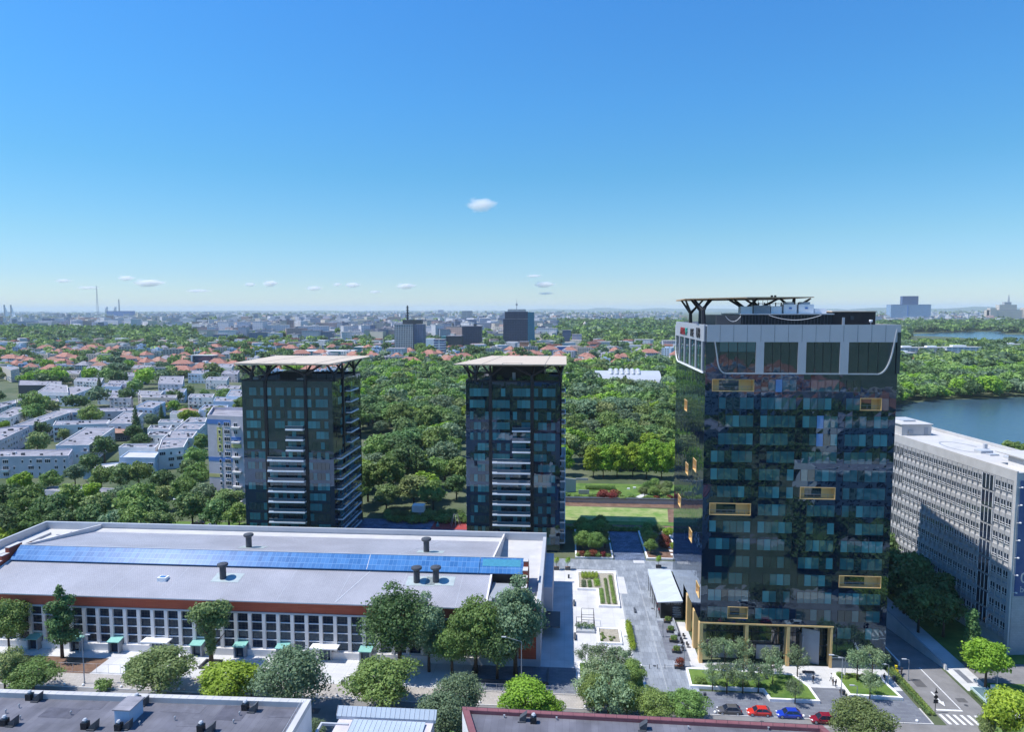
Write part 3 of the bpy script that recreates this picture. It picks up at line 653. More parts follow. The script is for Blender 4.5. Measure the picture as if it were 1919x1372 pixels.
# entrance: gold lintel and columns, recessed lobby
mb = MB(); mb.box(U0 - .1, 55.9, V0 - .15, V0 + .5, 8.8, 9.1); mb.build('lintel', M['gold'], T)
for a, b in ((28.5, 29.2), (37.95, 38.6), (46.45, 47.1), (55.3, 55.75)):
    mb = MB(); mb.box(a, b, V0 - .15, V0 + 1.5, .13, 8.7); mb.build('column', M['gold'], T)
for y in (148.2, 156.4):
    mb = MB(); mb.box(U0 - .15, U0 + .9, y, y + 1.6, .13, 8.7); mb.build('column', M['gold'], T)
mb = MB()
for i in range(18): facade_quad(mb, 'S', V0 + 2.8, 30.5 + i * 1.4, 30.5 + (i + 1) * 1.4 - .08, .2, 8.6, i % 3 == 2, .01, rng)
for i in range(12): facade_quad(mb, 'W', U0 + 3, V0 + 4.5 + i * 1.4, V0 + 4.5 + (i + 1) * 1.4 - .08, .2, 8.6, i % 3 == 2, .01, rng)
lob = mb.build('lobby_glazing', [M['lglass'], M['tglass2']], T)
mb = MB()
for z in (3.4, 6.0): mb.box(30.5, 55.7, V0 + 2.68, V0 + 2.78, z, z + .1)
mb.build('transom', M['dgrey'], lob)
mb = MB(); mb.box(41, 46, V0 + 2.5, V0 + 2.7, .2, 3.3); mb.build('door', M['lgrey'], T); mb = MB(); mb.box(31.6, 37, V0 + 2.5, V0 + 2.7, .2, 2.9); mb.build('door', M['lgrey'], T)
mb = MB(); mb.box(50, 50.2, V0 + .8, V0 + 4.2, .13, 6.4); mb.hexa([(50.3, V0 + 2.2, .13), (53.5, V0 + 1.0, .13), (53.6, V0 + 1.2, .13), (50.4, V0 + 2.5, .13), (50.3, V0 + 2.2, 7.5), (53.5, V0 + 1.0, 7.5), (53.6, V0 + 1.2, 7.5), (50.4, V0 + 2.5, 7.5)]); mb.build('entrance_screen', M['grey'], T)
# rooftop: louvred screen, plant boxes, units, canopy with branching struts
mb = MB(); mb.box(36.5, 55, V0 + 4.0, V0 + 22, ZT, 73.9); pen = mb.build('plant_screen', M['black'], T)
mb = MB()
for i in range(28): mb.box(36.7 + i * .66, 36.8 + i * .66, V0 + 3.93, V0 + 4.0, ZT, 73.8)
mb.build('louvre', M['dgrey'], pen)
mb = MB(); mb.box(36.3, 55.2, V0 + 3.8, V0 + 22.2, 73.9, 74.15); mb.build('coping', M['lgrey'], pen)
mb = MB(); mb.prism([(31.6, V0 + 5), (36.45, V0 + 3.9), (36.45, V0 + 20), (31.6, V0 + 20)], ZT, 73.8); mb.build('plant_room', M['dgrey'], T)
mb = MB(); mb.box(55.3, 63.9, V0 + 5.0, V0 + 20, ZT, 74.45); lift = mb.build('lift_house', pm('dark_brown_cladding', (.045, .035, .035), .6), T)
mb = MB(); mb.box(55.1, 64.1, V0 + 4.8, V0 + 20.2, 74.45, 74.65); mb.build('coping', M['tan'], lift)
mb = MB(); mb.box(57.2, 57.7, V0 + 4.8, V0 + 5.0, ZT, 73.3); mb.build('door', M['lgrey'], lift); mb = MB(); mb.box(58.9, 59.6, V0 + 4.93, V0 + 5.0, 72.8, 73.6); mb.build('vent_grille', M['dgrey'], lift)
mb = MB(); mb.lathe((61.8, V0 + 2.2, 71.9), [(.04, 0), (.04, .4), (.28, .5), (.36, .8), (.3, .95)], 12); mb.build('dish', M['white'], T)
for k, (x, y, w_, d_, h_) in enumerate([(37.0, 6.5, 2.4, 2.2, 1.5), (39.6, 6.2, 3.4, 3, 1.7), (43.2, 6.4, 2.2, 2.4, 1.5), (45.8, 6.2, 2.6, 2.6, 1.9), (48.8, 6.0, 3.0, 2.6, 1.9), (52.2, 6.6, 2.4, 2.4, 1.0), (56, 7.5, 7.0, 5, .55)]):
    mb = MB(); mb.box(x, x + w_, V0 + y, V0 + y + d_, 74.15 if k < 6 else 74.65, 74.15 + h_)
    un = mb.build('plant_unit', M['white'] if k != 1 else M['grey'], T)
    if k in (3, 4):
        mb = MB(); mb.lathe((x + w_ / 2, V0 + y + d_ / 2, 74.15 + h_), [(1.1, 0), (1.15, .45), (1.0, .5)], 16); mb.build('fan_cowl', M['lgrey'], un)
        mb = MB(); mb.lathe((x + w_ / 2, V0 + y - .03, 74.15 + h_ / 2), [(.3, -.02), (.3, .3)], 10); mb.build('fan_badge', M['bluep'], un)
mb = MB()
for x in (38, 39, 40, 41): mb.box(x + 3, x + 3.08, V0 + 12, V0 + 12.08, 74.2, 77)
for z in (75.6, 76.2): mb.box(40.4, 51.0, V0 + 11.6, V0 + 11.7, z, z + .12)
for i in range(9): mb.box(40.8 + i * 1.2, 40.95 + i * 1.2, V0 + 11.5, V0 + 11.8, 75.2, 76.5)
mb.build('pipework', M['black'], T)
can = MB(); cz = 77.15
can.hexa([(25.2, V0 + 6, cz), (37.5, V0 + 3.5, cz + .15), (51.8, V0 + 6, cz + .3), (50.5, V0 + 27, cz + .1), (25.2, V0 + 6, cz + .16), (37.5, V0 + 3.5, cz + .42), (51.8, V0 + 6, cz + .46), (51.5, V0 + 27, cz + .4)])
can.hexa([(25.2, V0 + 6.1, cz), (51.5, V0 + 27.1, cz + .1), (40, V0 + 28, cz), (27, V0 + 29, cz - .1), (25.2, V0 + 6.1, cz + .16), (51.5, V0 + 27.1, cz + .4), (40, V0 + 28, cz + .3), (27, V0 + 29, cz + .2)])
can.build('canopy', pm('timber_canopy', (.50, .33, .19), .6), T)
def ystrut(parent, base, tips, w0=.75, w1=.4, fork=.45, mat='black'):
    mb = MB(); b = Vector(base)
    c = sum((Vector(t) for t in tips), Vector()) / len(tips); k = b.lerp(Vector((b.x * .5 + c.x * .5, b.y * .5 + c.y * .5, c.z)), fork); k.z = b.z + (c.z - b.z) * fork
    mb.tube(b, k, w0 * .55, w0 * .5, 6)
    for t in tips: mb.tube(k, Vector(t), w0 * .45, w1 * .5, 6)
    return mb.build('strut', M[mat], parent, smooth=False)
z_ = cz + .1
ystrut(T, (28.9, 146.5, 71.0), [(27.2, 149, z_), (30.6, 149.5, z_)], fork=.6, w0=.9); ystrut(T, (29.1, 151, 71.0), [(27.5, 154, z_), (32, 153, z_)], fork=.6, w0=.9)
ystrut(T, (29.0, 162, 71.0), [(27.4, 160, z_), (27.4, 166, z_), (32, 163, z_)], fork=.5)
ystrut(T, (38.6, 150, 73.9), [(34.2, 148.6, z_), (40.5, 149, z_), (37, 155, z_)], fork=.35)
ystrut(T, (48.8, 152, 73.9), [(45.5, 150, z_), (48.5, 150, z_), (52.2, 151, z_ + .1), (50.8, 158, z_)], fork=.3, w0=1.0)
ystrut(T, (44, 160, 73.9), [(40, 157, z_), (47, 157, z_), (44, 166, z_)], fork=.4)
mb = MB(); mb.box(43.6, 44.0, V0 + 8, V0 + 8.4, 77.5, 78.0); mb.box(44.3, 44.7, V0 + 8, V0 + 8.4, 77.5, 78.0); mb.build('roof_lamp', M['black'], T)
def catenary(a, b, sag, n=14):
    a = Vector(a); b = Vector(b); return [a.lerp(b, t / n) - Vector((0, 0, sag * 4 * (t / n) * (1 - t / n))) for t in range(n + 1)]
for a, b, s in (((33.2, V0 + 3.6, 73.6), (36.3, V0 + 3.6, 73.6), 1.1), ((42.0, V0 + 3.6, 73.8), (52.5, V0 + 3.6, 73.8), 1.0)):
    mb = MB(); P = catenary(a, b, s)
    for p, q in zip(P[:-1], P[1:]): mb.tube(p, q, .05, .05, 5)
    mb.build('cable', M['white'], T)

# ---------------------------------------------------------------- the two apartment towers
def apartment_tower(label, u0, v0, seed, penthouse, digits=None):
    rng = random.Random(seed); W, D, H = 29.0, 29.0, 53.0; u1, v1 = u0 + W, v0 + D
    t = thing('apartment_tower', label, 'tower', (u0 + W / 2, v0 + D / 2, 0), 'black glass apartment towers with canopies')
    mb = MB(); cw = W / 22
    zl = [0.0] + [3.3 * k for k in range(1, 16)] + [H]
    for i in range(22):
        for z0, z1 in zip(zl[:-1], zl[1:]):
            facade_quad(mb, 'S', v0, u0 + i * cw, u0 + (i + 1) * cw, z0, z1, 0, .006, rng); facade_quad(mb, 'E', u1, v0 + i * cw, v0 + (i + 1) * cw, z0, z1, 0, .008, rng)
            facade_quad(mb, 'W', u0, v0 + i * cw, v0 + (i + 1) * cw, z0, z1, 0, .006, rng); facade_quad(mb, 'N', v1, u0 + i * cw, u0 + (i + 1) * cw, z0, z1, 0, .006, rng)
    mb.build('facade', M['dglass'], t)
    mb = MB(); mb.box(u0 + .2, u1 - .2, v0 + .2, v1 - .2, H - .5, H - .3); mb.build('roof', M['roofd'], t)
    zt = [51.0, 47.4, 43.8] + [40.5 - 3.28 * k for k in range(12)]
    bay = [(1.2, 7.1), (8.2, 13.6), (14.5, 19.9), (21.0, 27.6)]; npn = [5, 4, 4, 5]
    for k, z in enumerate(zt):
        hh = 2.45 if k < 3 else 2.25
        for bi, (a, b) in enumerate(bay):
            if rng.random() < .1 and bi != 2: a_ = a + (b - a) * .4; n_ = 3
            else: a_ = a; n_ = npn[bi]
            window_strip(t, 'S', v0, u0 + a_, u0 + b, z - hh, z, n_, rng, dark=.3 if k < 8 else .5, name='window', apt=True)
        if k in (0, 2, 4, 6, 8, 10):
            pass
    # window ribbons on the right side
    for k, z in enumerate(zt):
        window_strip(t, 'E', u1, v0 + 3.0, v0 + 22, z - 2.3, z, 10, rng, dark=.7, name='window', apt=True)
    # pilasters
    for a in (7.15, 20.0):
        mb = MB(); mb.box(u0 + a, u0 + a + .95, v0 - .35, v0, 2, H + .4); mb.build('pilaster', M['black'], t)
    # balconies
    for k in range(3, 15):
        z = zt[k] - 2.55 if k < 3 else zt[k] - 2.6
        if k < 3: continue
        a, b = (14.4, 20.0) if k < 6 else (8.3, 20.0)
        a0, b0 = u0 + a, u0 + b
        mb = MB(); mb.box(a0, b0, v0 - 1.95, v0 + .0, z - .06, z + .36); bl = mb.build('balcony', M['white'], t)
        if k >= 6:
            mb = MB(); mb.box(a0, a0 + 1.5, v0 - 1.7, v0 - .02, z + .34, z + .62); mb.build('planter', M['lgrey'], bl)
        mb = MB(); mb.box(a0 + .05, b0 - .05, v0 - 1.66, v0 - 1.62, z + .34, z + 1.3); mb.box(a0 + .05, a0 + .09, v0 - 1.6, v0 - .05, z + .34, z + 1.3); mb.box(b0 - .09, b0 - .05, v0 - 1.6, v0 - .05, z + .34, z + 1.3); mb.build('balustrade', M['rail'], bl)
        mb = MB(); mb.box(a0, b0, v0 - 1.7, v0 - 1.6, z + 1.3, z + 1.36); mb.build('handrail', M['grey'], bl)
    for k in range(0, 15):
        z = zt[k] - 2.6
        a0, b0 = (v0 + 13, v0 + 21.5) if k < 6 else (v0 + 2.6, v0 + 22.5)
        mb = MB(); mb.box(u1, u1 + 1.7, a0, b0, z - .06, z + .36); bl = mb.build('balcony', M['white'], t)
        mb = MB(); mb.box(u1 + 1.42, u1 + 1.46, a0 + .05, b0 - .05, z + .34, z + 1.3); mb.box(u1 + .02, u1 + 1.4, a0 + .05, a0 + .09, z + .34, z + 1.3); mb.build('balustrade', M['rail'], bl)
        if u0 > -60:
            mb = MB(); mb.box(u0 - 1.3, u0, v0 + 8, v0 + 20, z - .02, z + .3); bl = mb.build('balcony', M['white'], t)
            mb = MB(); mb.box(u0 - 1.26, u0 - 1.22, v0 + 8.05, v0 + 19.95, z + .3, z + 1.3); mb.build('balustrade', M['rail'], bl)
    for a in (9.5,):
        mb = MB(); mb.box(u1, u1 + .4, v0 + a, v0 + a + 1.0, 20, H + .4); mb.build('pilaster', M['black'], t)
    mb = MB()
    for (x0, x1, y0, y1) in ((u0, u1, v0, v0 + .25), (u0, u1, v1 - .25, v1), (u0, u0 + .25, v0 + .25, v1 - .25), (u1 - .25, u1, v0 + .25, v1 - .25)): mb.box(x0, x1, y0, y1, H, H + .5)
    mb.build('parapet', M['black'], t)
    # roof terrace
    if penthouse:
        mb = MB(); mb.box(u0 + 7.6, u0 + 24, v0 + 6, v0 + 24, H - .3, 58.2); mb.build('penthouse', M['black'], t)
        mb = MB()
        rg = random.Random(5)
        blobs = [(rg.uniform(1, 28), rg.uniform(.8, 3.2), rg.uniform(.2, 1.3), rg.uniform(.6, 1.1), .7, rg.uniform(.5, 1.0)) for _ in range(34)]
        blobs += [(rg.uniform(1, 5), rg.uniform(.8, 3), rg.uniform(1, 2.4), 1.0, .8, .8) for _ in range(8)] + [(rg.uniform(22, 27.5), rg.uniform(.8, 3), rg.uniform(1, 2.2), 1.0, .8, .8) for _ in range(8)]
        co, tn = crown(blobs, 4200, .16, 77); me = np_mesh('roof_planting', co, tn, M['leafB']); o = bpy.data.objects.new('roof_planting', me); C.objects.link(o); o.parent = t; o.location = (-W / 2, -D / 2, H - .1)
        mb = MB(); mb.box(u0 + 14, u0 + 15, v0 + 5.2, v0 + 6, H - .3, H + 2.4); mb.build('door', M['lgrey'], t)
    else:
        mb = MB(); mb.box(u0 + 9, u0 + 16, v0 + 8, v0 + 18, H - .3, H + 2.2); mb.build('penthouse', M['black'], t)
        mb = MB()
        for i in range(8): mb.box(u0 + 3 + i * 3.2, u0 + 3.12 + i * 3.2, v0 + 5, v0 + 5.12, H - .3, 58.2)
        for z in (H + .9, H + 1.1): mb.box(u0 + .5, u1 - .5, v0 + .6, v0 + .66, z, z + .05)
        mb.build('pergola', M['black'], t)
        mb = MB(); mb.box(u0 + 2, u0 + 4.5, v0 + 2, v0 + 4, H - .3, H + .9); mb.box(u0 + 17, u0 + 19, v0 + 2, v0 + 3.4, H - .3, H + .7); mb.build('terrace_seat', M['beige'], t)
    zc = 58.45
    cn = MB()
    if penthouse:
        pts = [(u0 - 3.2, v0 - 3.4), (u1 + 1.9, v0 - 3.2), (u1 + 1.9, v1 + 5), (u0 + 4.2, v1 + 5.5)]
    else:
        pts = [(u0 - 2.0, v0 - 1.0), (u0 + 29.4, v0 - 3.2), (u1 + 3.2, v0 + 30), (u1 + 2.0, v1 + 4.6), (u0 - 3.2, v1 + 5.5)]
    cn.prism(pts, zc, zc + .28); cn.build('canopy', M['tan'], t)
    mb = MB()
    sh = [(7.5, -3.3), (13.5, 4)] ; 
    mb.beam((u0 + 5.5, v0 - 3.0, zc + .3), (u0 + 8.5, v1 + 4.8, zc + .3), .12, .05); mb.beam((u0 + 24.5, v0 - 2.9, zc + .3), (u0 + 25.2, v1 + 4, zc + .3), .12, .05)
    mb.box(u0 + 11.5, u0 + 17.5, v0 + .8, v0 + .95, zc + .281, zc + .33); mb.box(u0 + 11.5, u0 + 11.65, v0 - 3, v0 + .8, zc + .281, zc + .33); mb.box(u0 + 17.35, u0 + 17.5, v0 - 3, v0 + .8, zc + .281, zc + .33)
    mb.build('canopy_joint', M['dgrey'], t)
    mb = MB(); mb.box(u0 - 1.5, u1 + 1.4, v0 - 1.2, v0 - .8, zc - .35, zc - .02); mb.box(u1 + .9, u1 + 1.3, v0, v1 + 3, zc - .35, zc - .02); mb.box(u0 + 1, u1 + 1, v1 + 2, v1 + 2.4, zc - .35, zc - .02); mb.build('canopy_beam', M['tan'], t)
    for (x, tl) in ((3.2, [(-1.0, -.8), (4.4, 0), (3, 4)]), (7.7, [(5.2, -.8), (12, .5), (7, 5)]), (20.4, [(13.6, -.5), (26.5, -1.2), (21, 5)])):
        ystrut(t, (u0 + x, v0 + .1, H - .2), [(u0 + a, v0 + b, zc) for a, b in tl], fork=.38, w0=1.0, w1=.6)
    for (y, tl) in ((1.6, [(-1.5, -.5), (1.2, 6)]), (10.0, [(1.2, 6), (1.3, 15), (-3, 11)]), (22, [(1.2, 17), (1.3, 27), (-3, 23)])):
        ystrut(t, (u1 + .1, v0 + y, H - .2), [(u1 + a, v0 + b, zc) for a, b in tl], fork=.4, w0=1.0, w1=.6)
    for (y, tl) in ((8, [(-1.5, 3), (-1.5, 12)]), (20, [(-1.2, 16), (0, 26)])):
        ystrut(t, (u0 + .2, v0 + y, H - .2), [(u0 + a, v0 + b, zc) for a, b in tl], fork=.4, w0=.9, w1=.6)
    if digits: text_mesh(digits, .95, .02, M['lgrey'], 'phone_number', t, (u0 + 14.2, v0 - .12, 5.4), (rad(90), 0, 0))
    return t
apartment_tower('left black glass apartment tower with an airy branching canopy, beside the blue and yellow block', -101.0, 205.0, 3, False)
apartment_tower('middle black glass apartment tower whose canopy sits on a dark planted penthouse', -30.6, 207.0, 4, True, '+40 784 808 020')
# ================================================================ the long hall
HALL = thing('exhibition_hall', 'long low former factory hall with lavender grey roof, blue ridge skylight and red band', 'hall', (-72, 138, 0))
UL, UR = -133.0, -16.8
mb = MB(); mb.box(-150, -5.35, 138.6, 182.3, 0, 11.6); mb.build('wall', M['plaster'], HALL)
mb = MB(); mb.box(-150, -9.6, 138.08, 138.6, 9.9, 12.15); mb.build('red_band', M['redclad'], HALL)
mb = MB(); mb.box(-9.6, -5.9, 138.02, 138.6, 1.6, 12.2); mb.build('red_panel', M['redclad'], HALL)
mb = MB(); mb.box(-150, -9.6, 137.95, 138.6, 9.55, 9.9); mb.box(-150, UR, 137.75, 138.6, 12.15, 12.4); mb.build('ledge', M['lgrey'], HALL)
mb = MB(); mb.box(-5.9, -5.0, 137.9, 183, 0, 12.9); mb.box(-9.6, -5.9, 137.95, 138.6, 0, 1.6); mb.build('end_wall', M['plaster2'], HALL)
PIT = 3.16
bays_h = [-105.6 + PIT * k for k in range(-14, 31)]
doors_t = [aty(x, 1200, 138)[0] for x in (69, 148, 220, 373, 453, 532, 687)]; doors_w = [aty(x, 1205, 138)[0] for x in (298, 611)]
mbw = MB()
for a in bays_h: mbw.box(a - .74, a, 137.95, 138.6, 0, 9.55)
mbw.build('pilaster', M['plaster'], HALL)['kind'] = 'stuff'
cutd = doors_t + doors_w
wm = {}
def hallwin(h0):
    mb = MB(); zs_ = [h0, 3.65, 5.6, 7.55, 9.5] if h0 < 3 else [3.65, 5.6, 7.55, 9.5]
    mb.box(0.02, 2.4, .0, .06, h0, 9.5, 1)
    for z in zs_: mb.box(0.0, 2.42, -.3, .0, z - .07, z + .07, 0)
    for z0, z1 in zip(zs_[:-1], zs_[1:]):
        for i in range(1, 3): mb.box(i * .8 - .02, i * .8 + .02, -.03, 0, z0, z1, 2)
        for q in (.33, .66): mb.box(0, 2.42, -.03, 0, z0 + (z1 - z0) * q - .02, z0 + (z1 - z0) * q + .02, 2)
    o = mb.build('window', [M['white'], M['wglass'], M['dgrey']]); d = o.data; bpy.data.objects.remove(o); return d
W1, W2 = hallwin(1.7), hallwin(3.65)
for a in bays_h[:-1]:
    near = min(abs(a + 1.2 - d) for d in cutd)
    o = inst(W2 if near < 1.5 else W1, 'window', Vector((a, 138.45, 0)) - worldloc(HALL), parent=HALL)
mb = MB()
segs = sorted([d for d in cutd])
x = -150
for d in segs:
    mb.box(x, d - 1.3, 137.7, 138.6, 0, 1.6); x = d + 1.3
mb.box(x, -9.6, 137.7, 138.6, 0, 1.6); mb.build('plinth', M['plaster'], HALL)
for d in doors_t:
    mb = MB(); mb.box(d - 1.25, d - .95, 136.6, 138.4, 0, 2.6); mb.box(d + .95, d + 1.25, 136.6, 138.4, 0, 2.6); p = mb.build('porch', M['grey'], HALL)
    mb = MB(); mb.hexa([(d - 1.4, 136.3, 2.6), (d + 1.4, 136.3, 2.6), (d + 1.4, 138.4, 3.0), (d - 1.4, 138.4, 3.0), (d - 1.4, 136.3, 2.75), (d + 1.4, 136.3, 2.75), (d + 1.4, 138.4, 3.2), (d - 1.4, 138.4, 3.2)]); mb.build('porch_roof', M['tealroof'], p)
    mb = MB(); mb.box(d - .95, d + .95, 137.3, 137.45, 0.05, 2.5); mb.build('door', M['wglass'], p)
for d in doors_w:
    mb = MB(); mb.box(d - 3.0, d + 3.0, 136.0, 138.4, 3.0, 3.25); p = mb.build('porch_roof', M['white'], HALL)
    mb = MB(); mb.box(d - 1.3, d + 1.3, 137.3, 137.5, 0.05, 2.9); mb.build('door', M['wglass'], p)
    mb = MB()
    for q in (-1.35, 1.2): mb.box(d + q, d + q + .15, 137.2, 138.4, 0.05, 3.0)
    for q in (-.45, .45): mb.box(d + q - .03, d + q + .03, 137.25, 137.3, .05, 2.9)
    mb.build('door_frame', M['lgrey'], p)
# roof slopes
mb = MB()
mb.quad((UL, 137.75, 12.4), (UR, 137.75, 12.4), (UR, 150.2, 15.0), (UL, 150.2, 15.0))
mb.quad((UL, 153.2, 17.3), (UR, 153.2, 17.3), (UR, 178.5, 12.7), (UL, 178.5, 12.7))
mb.box(UL, UR, 150.2, 153.2, 11.7, 14.7); mb.build('roof', M['hallroof'], HALL)
mb = MB(); mb.quad((UL, 178.5, 12.7), (UR, 178.5, 12.7), (UR, 182, 12.6), (UL, 182, 12.6)); mb.box(UR + .3, -5.9, 138.6, 182.3, 11.6, 11.9); mb.box(-150, UL - .4, 138.6, 182.3, 11.6, 11.9); mb.build('flat_roof', M['rooflt'], HALL)
mb = MB(); mb.box(-150.4, -5.0, 182.3, 183.0, 0, 14.0); mb.box(-150.4, -149.8, 137.9, 182.3, 0, 14.0); mb.box(-5.9, -5.02, 138, 182.3, 12.9, 13.05); mb.build('parapet', M['lgrey'], HALL)
for q in (UL - .4, UR): 
    mb = MB(); mb.hexa([(q, 153.5, 11.6), (q + .4, 153.5, 11.6), (q + .4, 182.3, 11.6), (q, 182.3, 11.6), (q, 153.5, 17.6), (q + .4, 153.5, 17.6), (q + .4, 182.3, 13.6), (q, 182.3, 13.6)])
    mb.hexa([(q, 138.6, 11.6), (q + .4, 138.6, 11.6), (q + .4, 150.2, 11.6), (q, 150.2, 11.6), (q, 138.6, 12.75), (q + .4, 138.6, 12.75), (q + .4, 150.2, 15.2), (q, 150.2, 15.2)]); mb.build('divider_wall', M['plaster'], HALL)
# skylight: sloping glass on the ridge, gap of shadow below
mb = MB(); mb.hexa([(UL, 149.7, 15.25), (-19.5, 149.7, 15.25), (-19.5, 153.2, 17.6), (UL, 153.2, 17.6), (UL, 149.7, 15.4), (-19.5, 149.7, 15.4), (-19.5, 153.2, 17.75), (UL, 153.2, 17.75)]); sk = mb.build('skylight', M['skyl'], HALL)
mb = MB(); mb.hexa([(-19.4, 149.7, 15.25), (-9.4, 149.7, 15.25), (-9.4, 153.2, 17.6), (-19.4, 153.2, 17.6), (-19.4, 149.7, 15.4), (-9.4, 149.7, 15.4), (-9.4, 153.2, 17.75), (-19.4, 153.2, 17.75)]); mb.build('skylight', M['skyl'], HALL)['label'] = 'teal glazed end of the ridge skylight'
mb = MB(); mb.hexa([(-18.8, 151.2, 16.43), (-10, 151.2, 16.43), (-10, 152.8, 17.5), (-18.8, 152.8, 17.5), (-18.8, 151.2, 16.46), (-10, 151.2, 16.46), (-10, 152.8, 17.53), (-18.8, 152.8, 17.53)]); mb.build('skylight_pane', pm('teal_pane', (.07, .27, .38), .15, var=.1, scale=2, spec=.5), HALL)
mb = MB(); mb.beam((UL, 153.25, 17.78), (-9.4, 153.25, 17.78), .25, .12); 
u = UL + 87.5; mb.beam((u, 149.7, 15.44), (u, 153.2, 17.79), .12, .03)
mb.build('skylight_frame', M['lgrey'], sk)
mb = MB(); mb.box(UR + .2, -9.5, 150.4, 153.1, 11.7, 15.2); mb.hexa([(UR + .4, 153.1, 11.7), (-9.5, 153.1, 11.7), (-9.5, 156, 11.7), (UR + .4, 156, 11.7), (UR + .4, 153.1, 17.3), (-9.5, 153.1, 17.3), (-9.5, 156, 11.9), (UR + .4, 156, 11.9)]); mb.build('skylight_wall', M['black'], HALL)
mb = MB(); mb.beam((-49, 138.2, 12.52), (-44.6, 150, 14.98), .22, .05); mb.beam((-40.5, 153.6, 17.24), (-33, 178, 12.82), .22, .05)
for k in range(9): u = UL + 6 + k * 13; mb.beam((u, 138.2, 12.5), (u, 150, 14.96), .07, .03)
mb.build('roof_flashing', M['lgrey'], HALL)
# stepped brick gables with pale caps
for q, sgn in ((-9.3, 1), (-134.6, -1)):
    prof = [(139.5, 141.6, 12.5), (141.6, 143.8, 13.5), (143.8, 146.0, 14.5), (146.0, 148.2, 15.6), (148.2, 150.4, 16.7), (150.4, 154.4, 18.0), (154.4, 157.5, 17.3), (157.5, 161, 16.4), (161, 164.5, 15.5)]
    if sgn > 0: prof = prof[1:6] + [(154.4, 156, 15.2)]
    mb = MB(); mc = MB()
    for a, b, z in prof: mb.box(q, q + 1.0, a, b, 11.7, z); mc.box(q - .08, q + 1.08, a - .05, b + .003, z, z + .12)
    o = mb.build('stepped_gable', M['brick'], HALL); mc.build('coping', M['rooflt'], o)
# left terrace details
mb = MB(); mb.box(-140.5, -136, 165, 174, 11.9, 13.0); mb.box(-147, -145, 150, 178, 11.9, 12.5); mb.box(-142, -139.5, 176, 179, 11.9, 12.6); mb.build('roof_box', M['rooflt'], HALL)
mb = MB(); mb.box(-15.5, -11.0, 141, 149, 11.9, 13.4); mb.box(-16.2, -15.5, 140, 150, 11.9, 13.2); mb.box(-8, -7, 141.5, 142.7, 11.9, 12.6); mb.box(-7.5, -6.6, 146, 147, 11.9, 12.7); mb.build('roof_box', M['grey'], HALL)
# porch block and service entrance on the right end wall
mb = MB(); mb.box(-5.0, -2.9, 158, 181, 0, 9.0); mb.build('annex', M['plaster2'], HALL)
mb = MB(); mb.box(-5.0, -1.0, 150, 157.9, 2.9, 3.15); mb.box(-4.95, -4.9, 150.3, 157.6, 0.05, 2.9); mb.build('canopy', M['dgrey'], HALL)
# ventilation cowls
def roofz(v): return 12.4 + (v - 137.75) * (15.0 - 12.4) / 12.45 if v < 150.3 else 17.3 - (v - 153.2) * 4.6 / 25.3
def cowl(u, v, lab=None):
    z = roofz(v); mb = MB(); mb.lathe((u, v, z - .3), [(.72, 0), (.72, 3.0), (.6, 3.05)], 18); o = mb.build('roof_vent', M['dgrey'], HALL, smooth=False)
    mb = MB(); mb.lathe((u, v, z + 2.7), [(.75, 0), (1.15, .25), (1.25, .5), (1.15, .75), (.5, .95)], 18); mb.build('cap', M['dgrey'], o)
    mb = MB()
    mb.quad((u - 2.3, v - 1.5, roofz(v - 1.5) + .05), (u + 4.2, v - 1.5, roofz(v - 1.5) + .05), (u + 4.2, v + 2, roofz(v + 2) + .05), (u - 2.3, v + 2, roofz(v + 2) + .05)); mb.build('roof_pad', pm('pale_green_pad', (.40, .46, .46), .4, var=.1, scale=1), HALL)
for p in ((418, 1083), (781, 1091), (817, 1091)):
    q = at(p[0], p[1], 14.2); cowl(q[0], q[1])
for p in ((466, 1012, 160.5), (799, 1021, 160.5)):
    q = aty(*p); cowl(q[0], q[1])
q = at(306, 1087, 13.8); mb = MB(); mb.box(q[0] - 1, q[0] + 1, q[1] - .8, q[1] + .8, 13.2, 14.5); o = mb.build('roof_hatch', M['white'], HALL)
mb = MB(); mb.box(q[0] - .7, q[0] + .6, q[1] - .5, q[1] + .5, 14.5, 14.56); mb.build('hatch_glass', M['skyl'], o)

# ================================================================ office block on the right (turned a little)
NB = at(1886, 1228, 0)
B = thing('office_block', 'long pale office slab with rows of white framed windows and a blue banner', 'office building', (NB[0], NB[1], 0), rz=rad(6.2))
Z0 = (0, 0, 0); LB, WB, HB = 66.0, 15.3, 40.2
mb = MB(); mb.box(.35, WB, 0, LB, 0, HB - 1.9); mb.build('core_wall', M['stonew'], B, loc=Z0)
mb = MB(); mb.box(0, WB + .2, 0.0, LB + .2, HB - 1.9, HB); mb.box(0, .35, -.02, .9, 0, HB - 1.9); mb.build('cornice', M['stonew'], B, loc=Z0)
mb = MB(); mb.box(.2, WB, .2, LB, HB, HB + .05); mb.box(0, .35, 0, LB, HB + .0, HB + .35); mb.box(WB - .2, WB + .2, 0, LB, HB, HB + .9); mb.build('roof', M['rooflt'], B, loc=Z0)
FL = 3.83; MW = 3.55
wmb = MB()
def blockwin():
    mb = MB()     # local: a module 3.55 m long on a wall facing -x, opening 0..3.55 along y
    for j in range(2):
        y = .12 + j * 1.74
        mb.box(-.02, .1, y, y + 1.58, .95, 2.75, 1)
        for a in (0, .76, 1.5): mb.box(-.1, .0, y + a, y + a + .09, .95, 2.75, 0)
        for z in (.95, 1.45, 2.68): mb.box(-.1, .0, y, y + 1.58, z, z + .08, 0)
    o = mb.build('window', [M['white'], M['wglass']]); d = o.data; bpy.data.objects.remove(o); return d
BW = blockwin()
nm = int(LB / MW); cnt = 0; rest = MB()
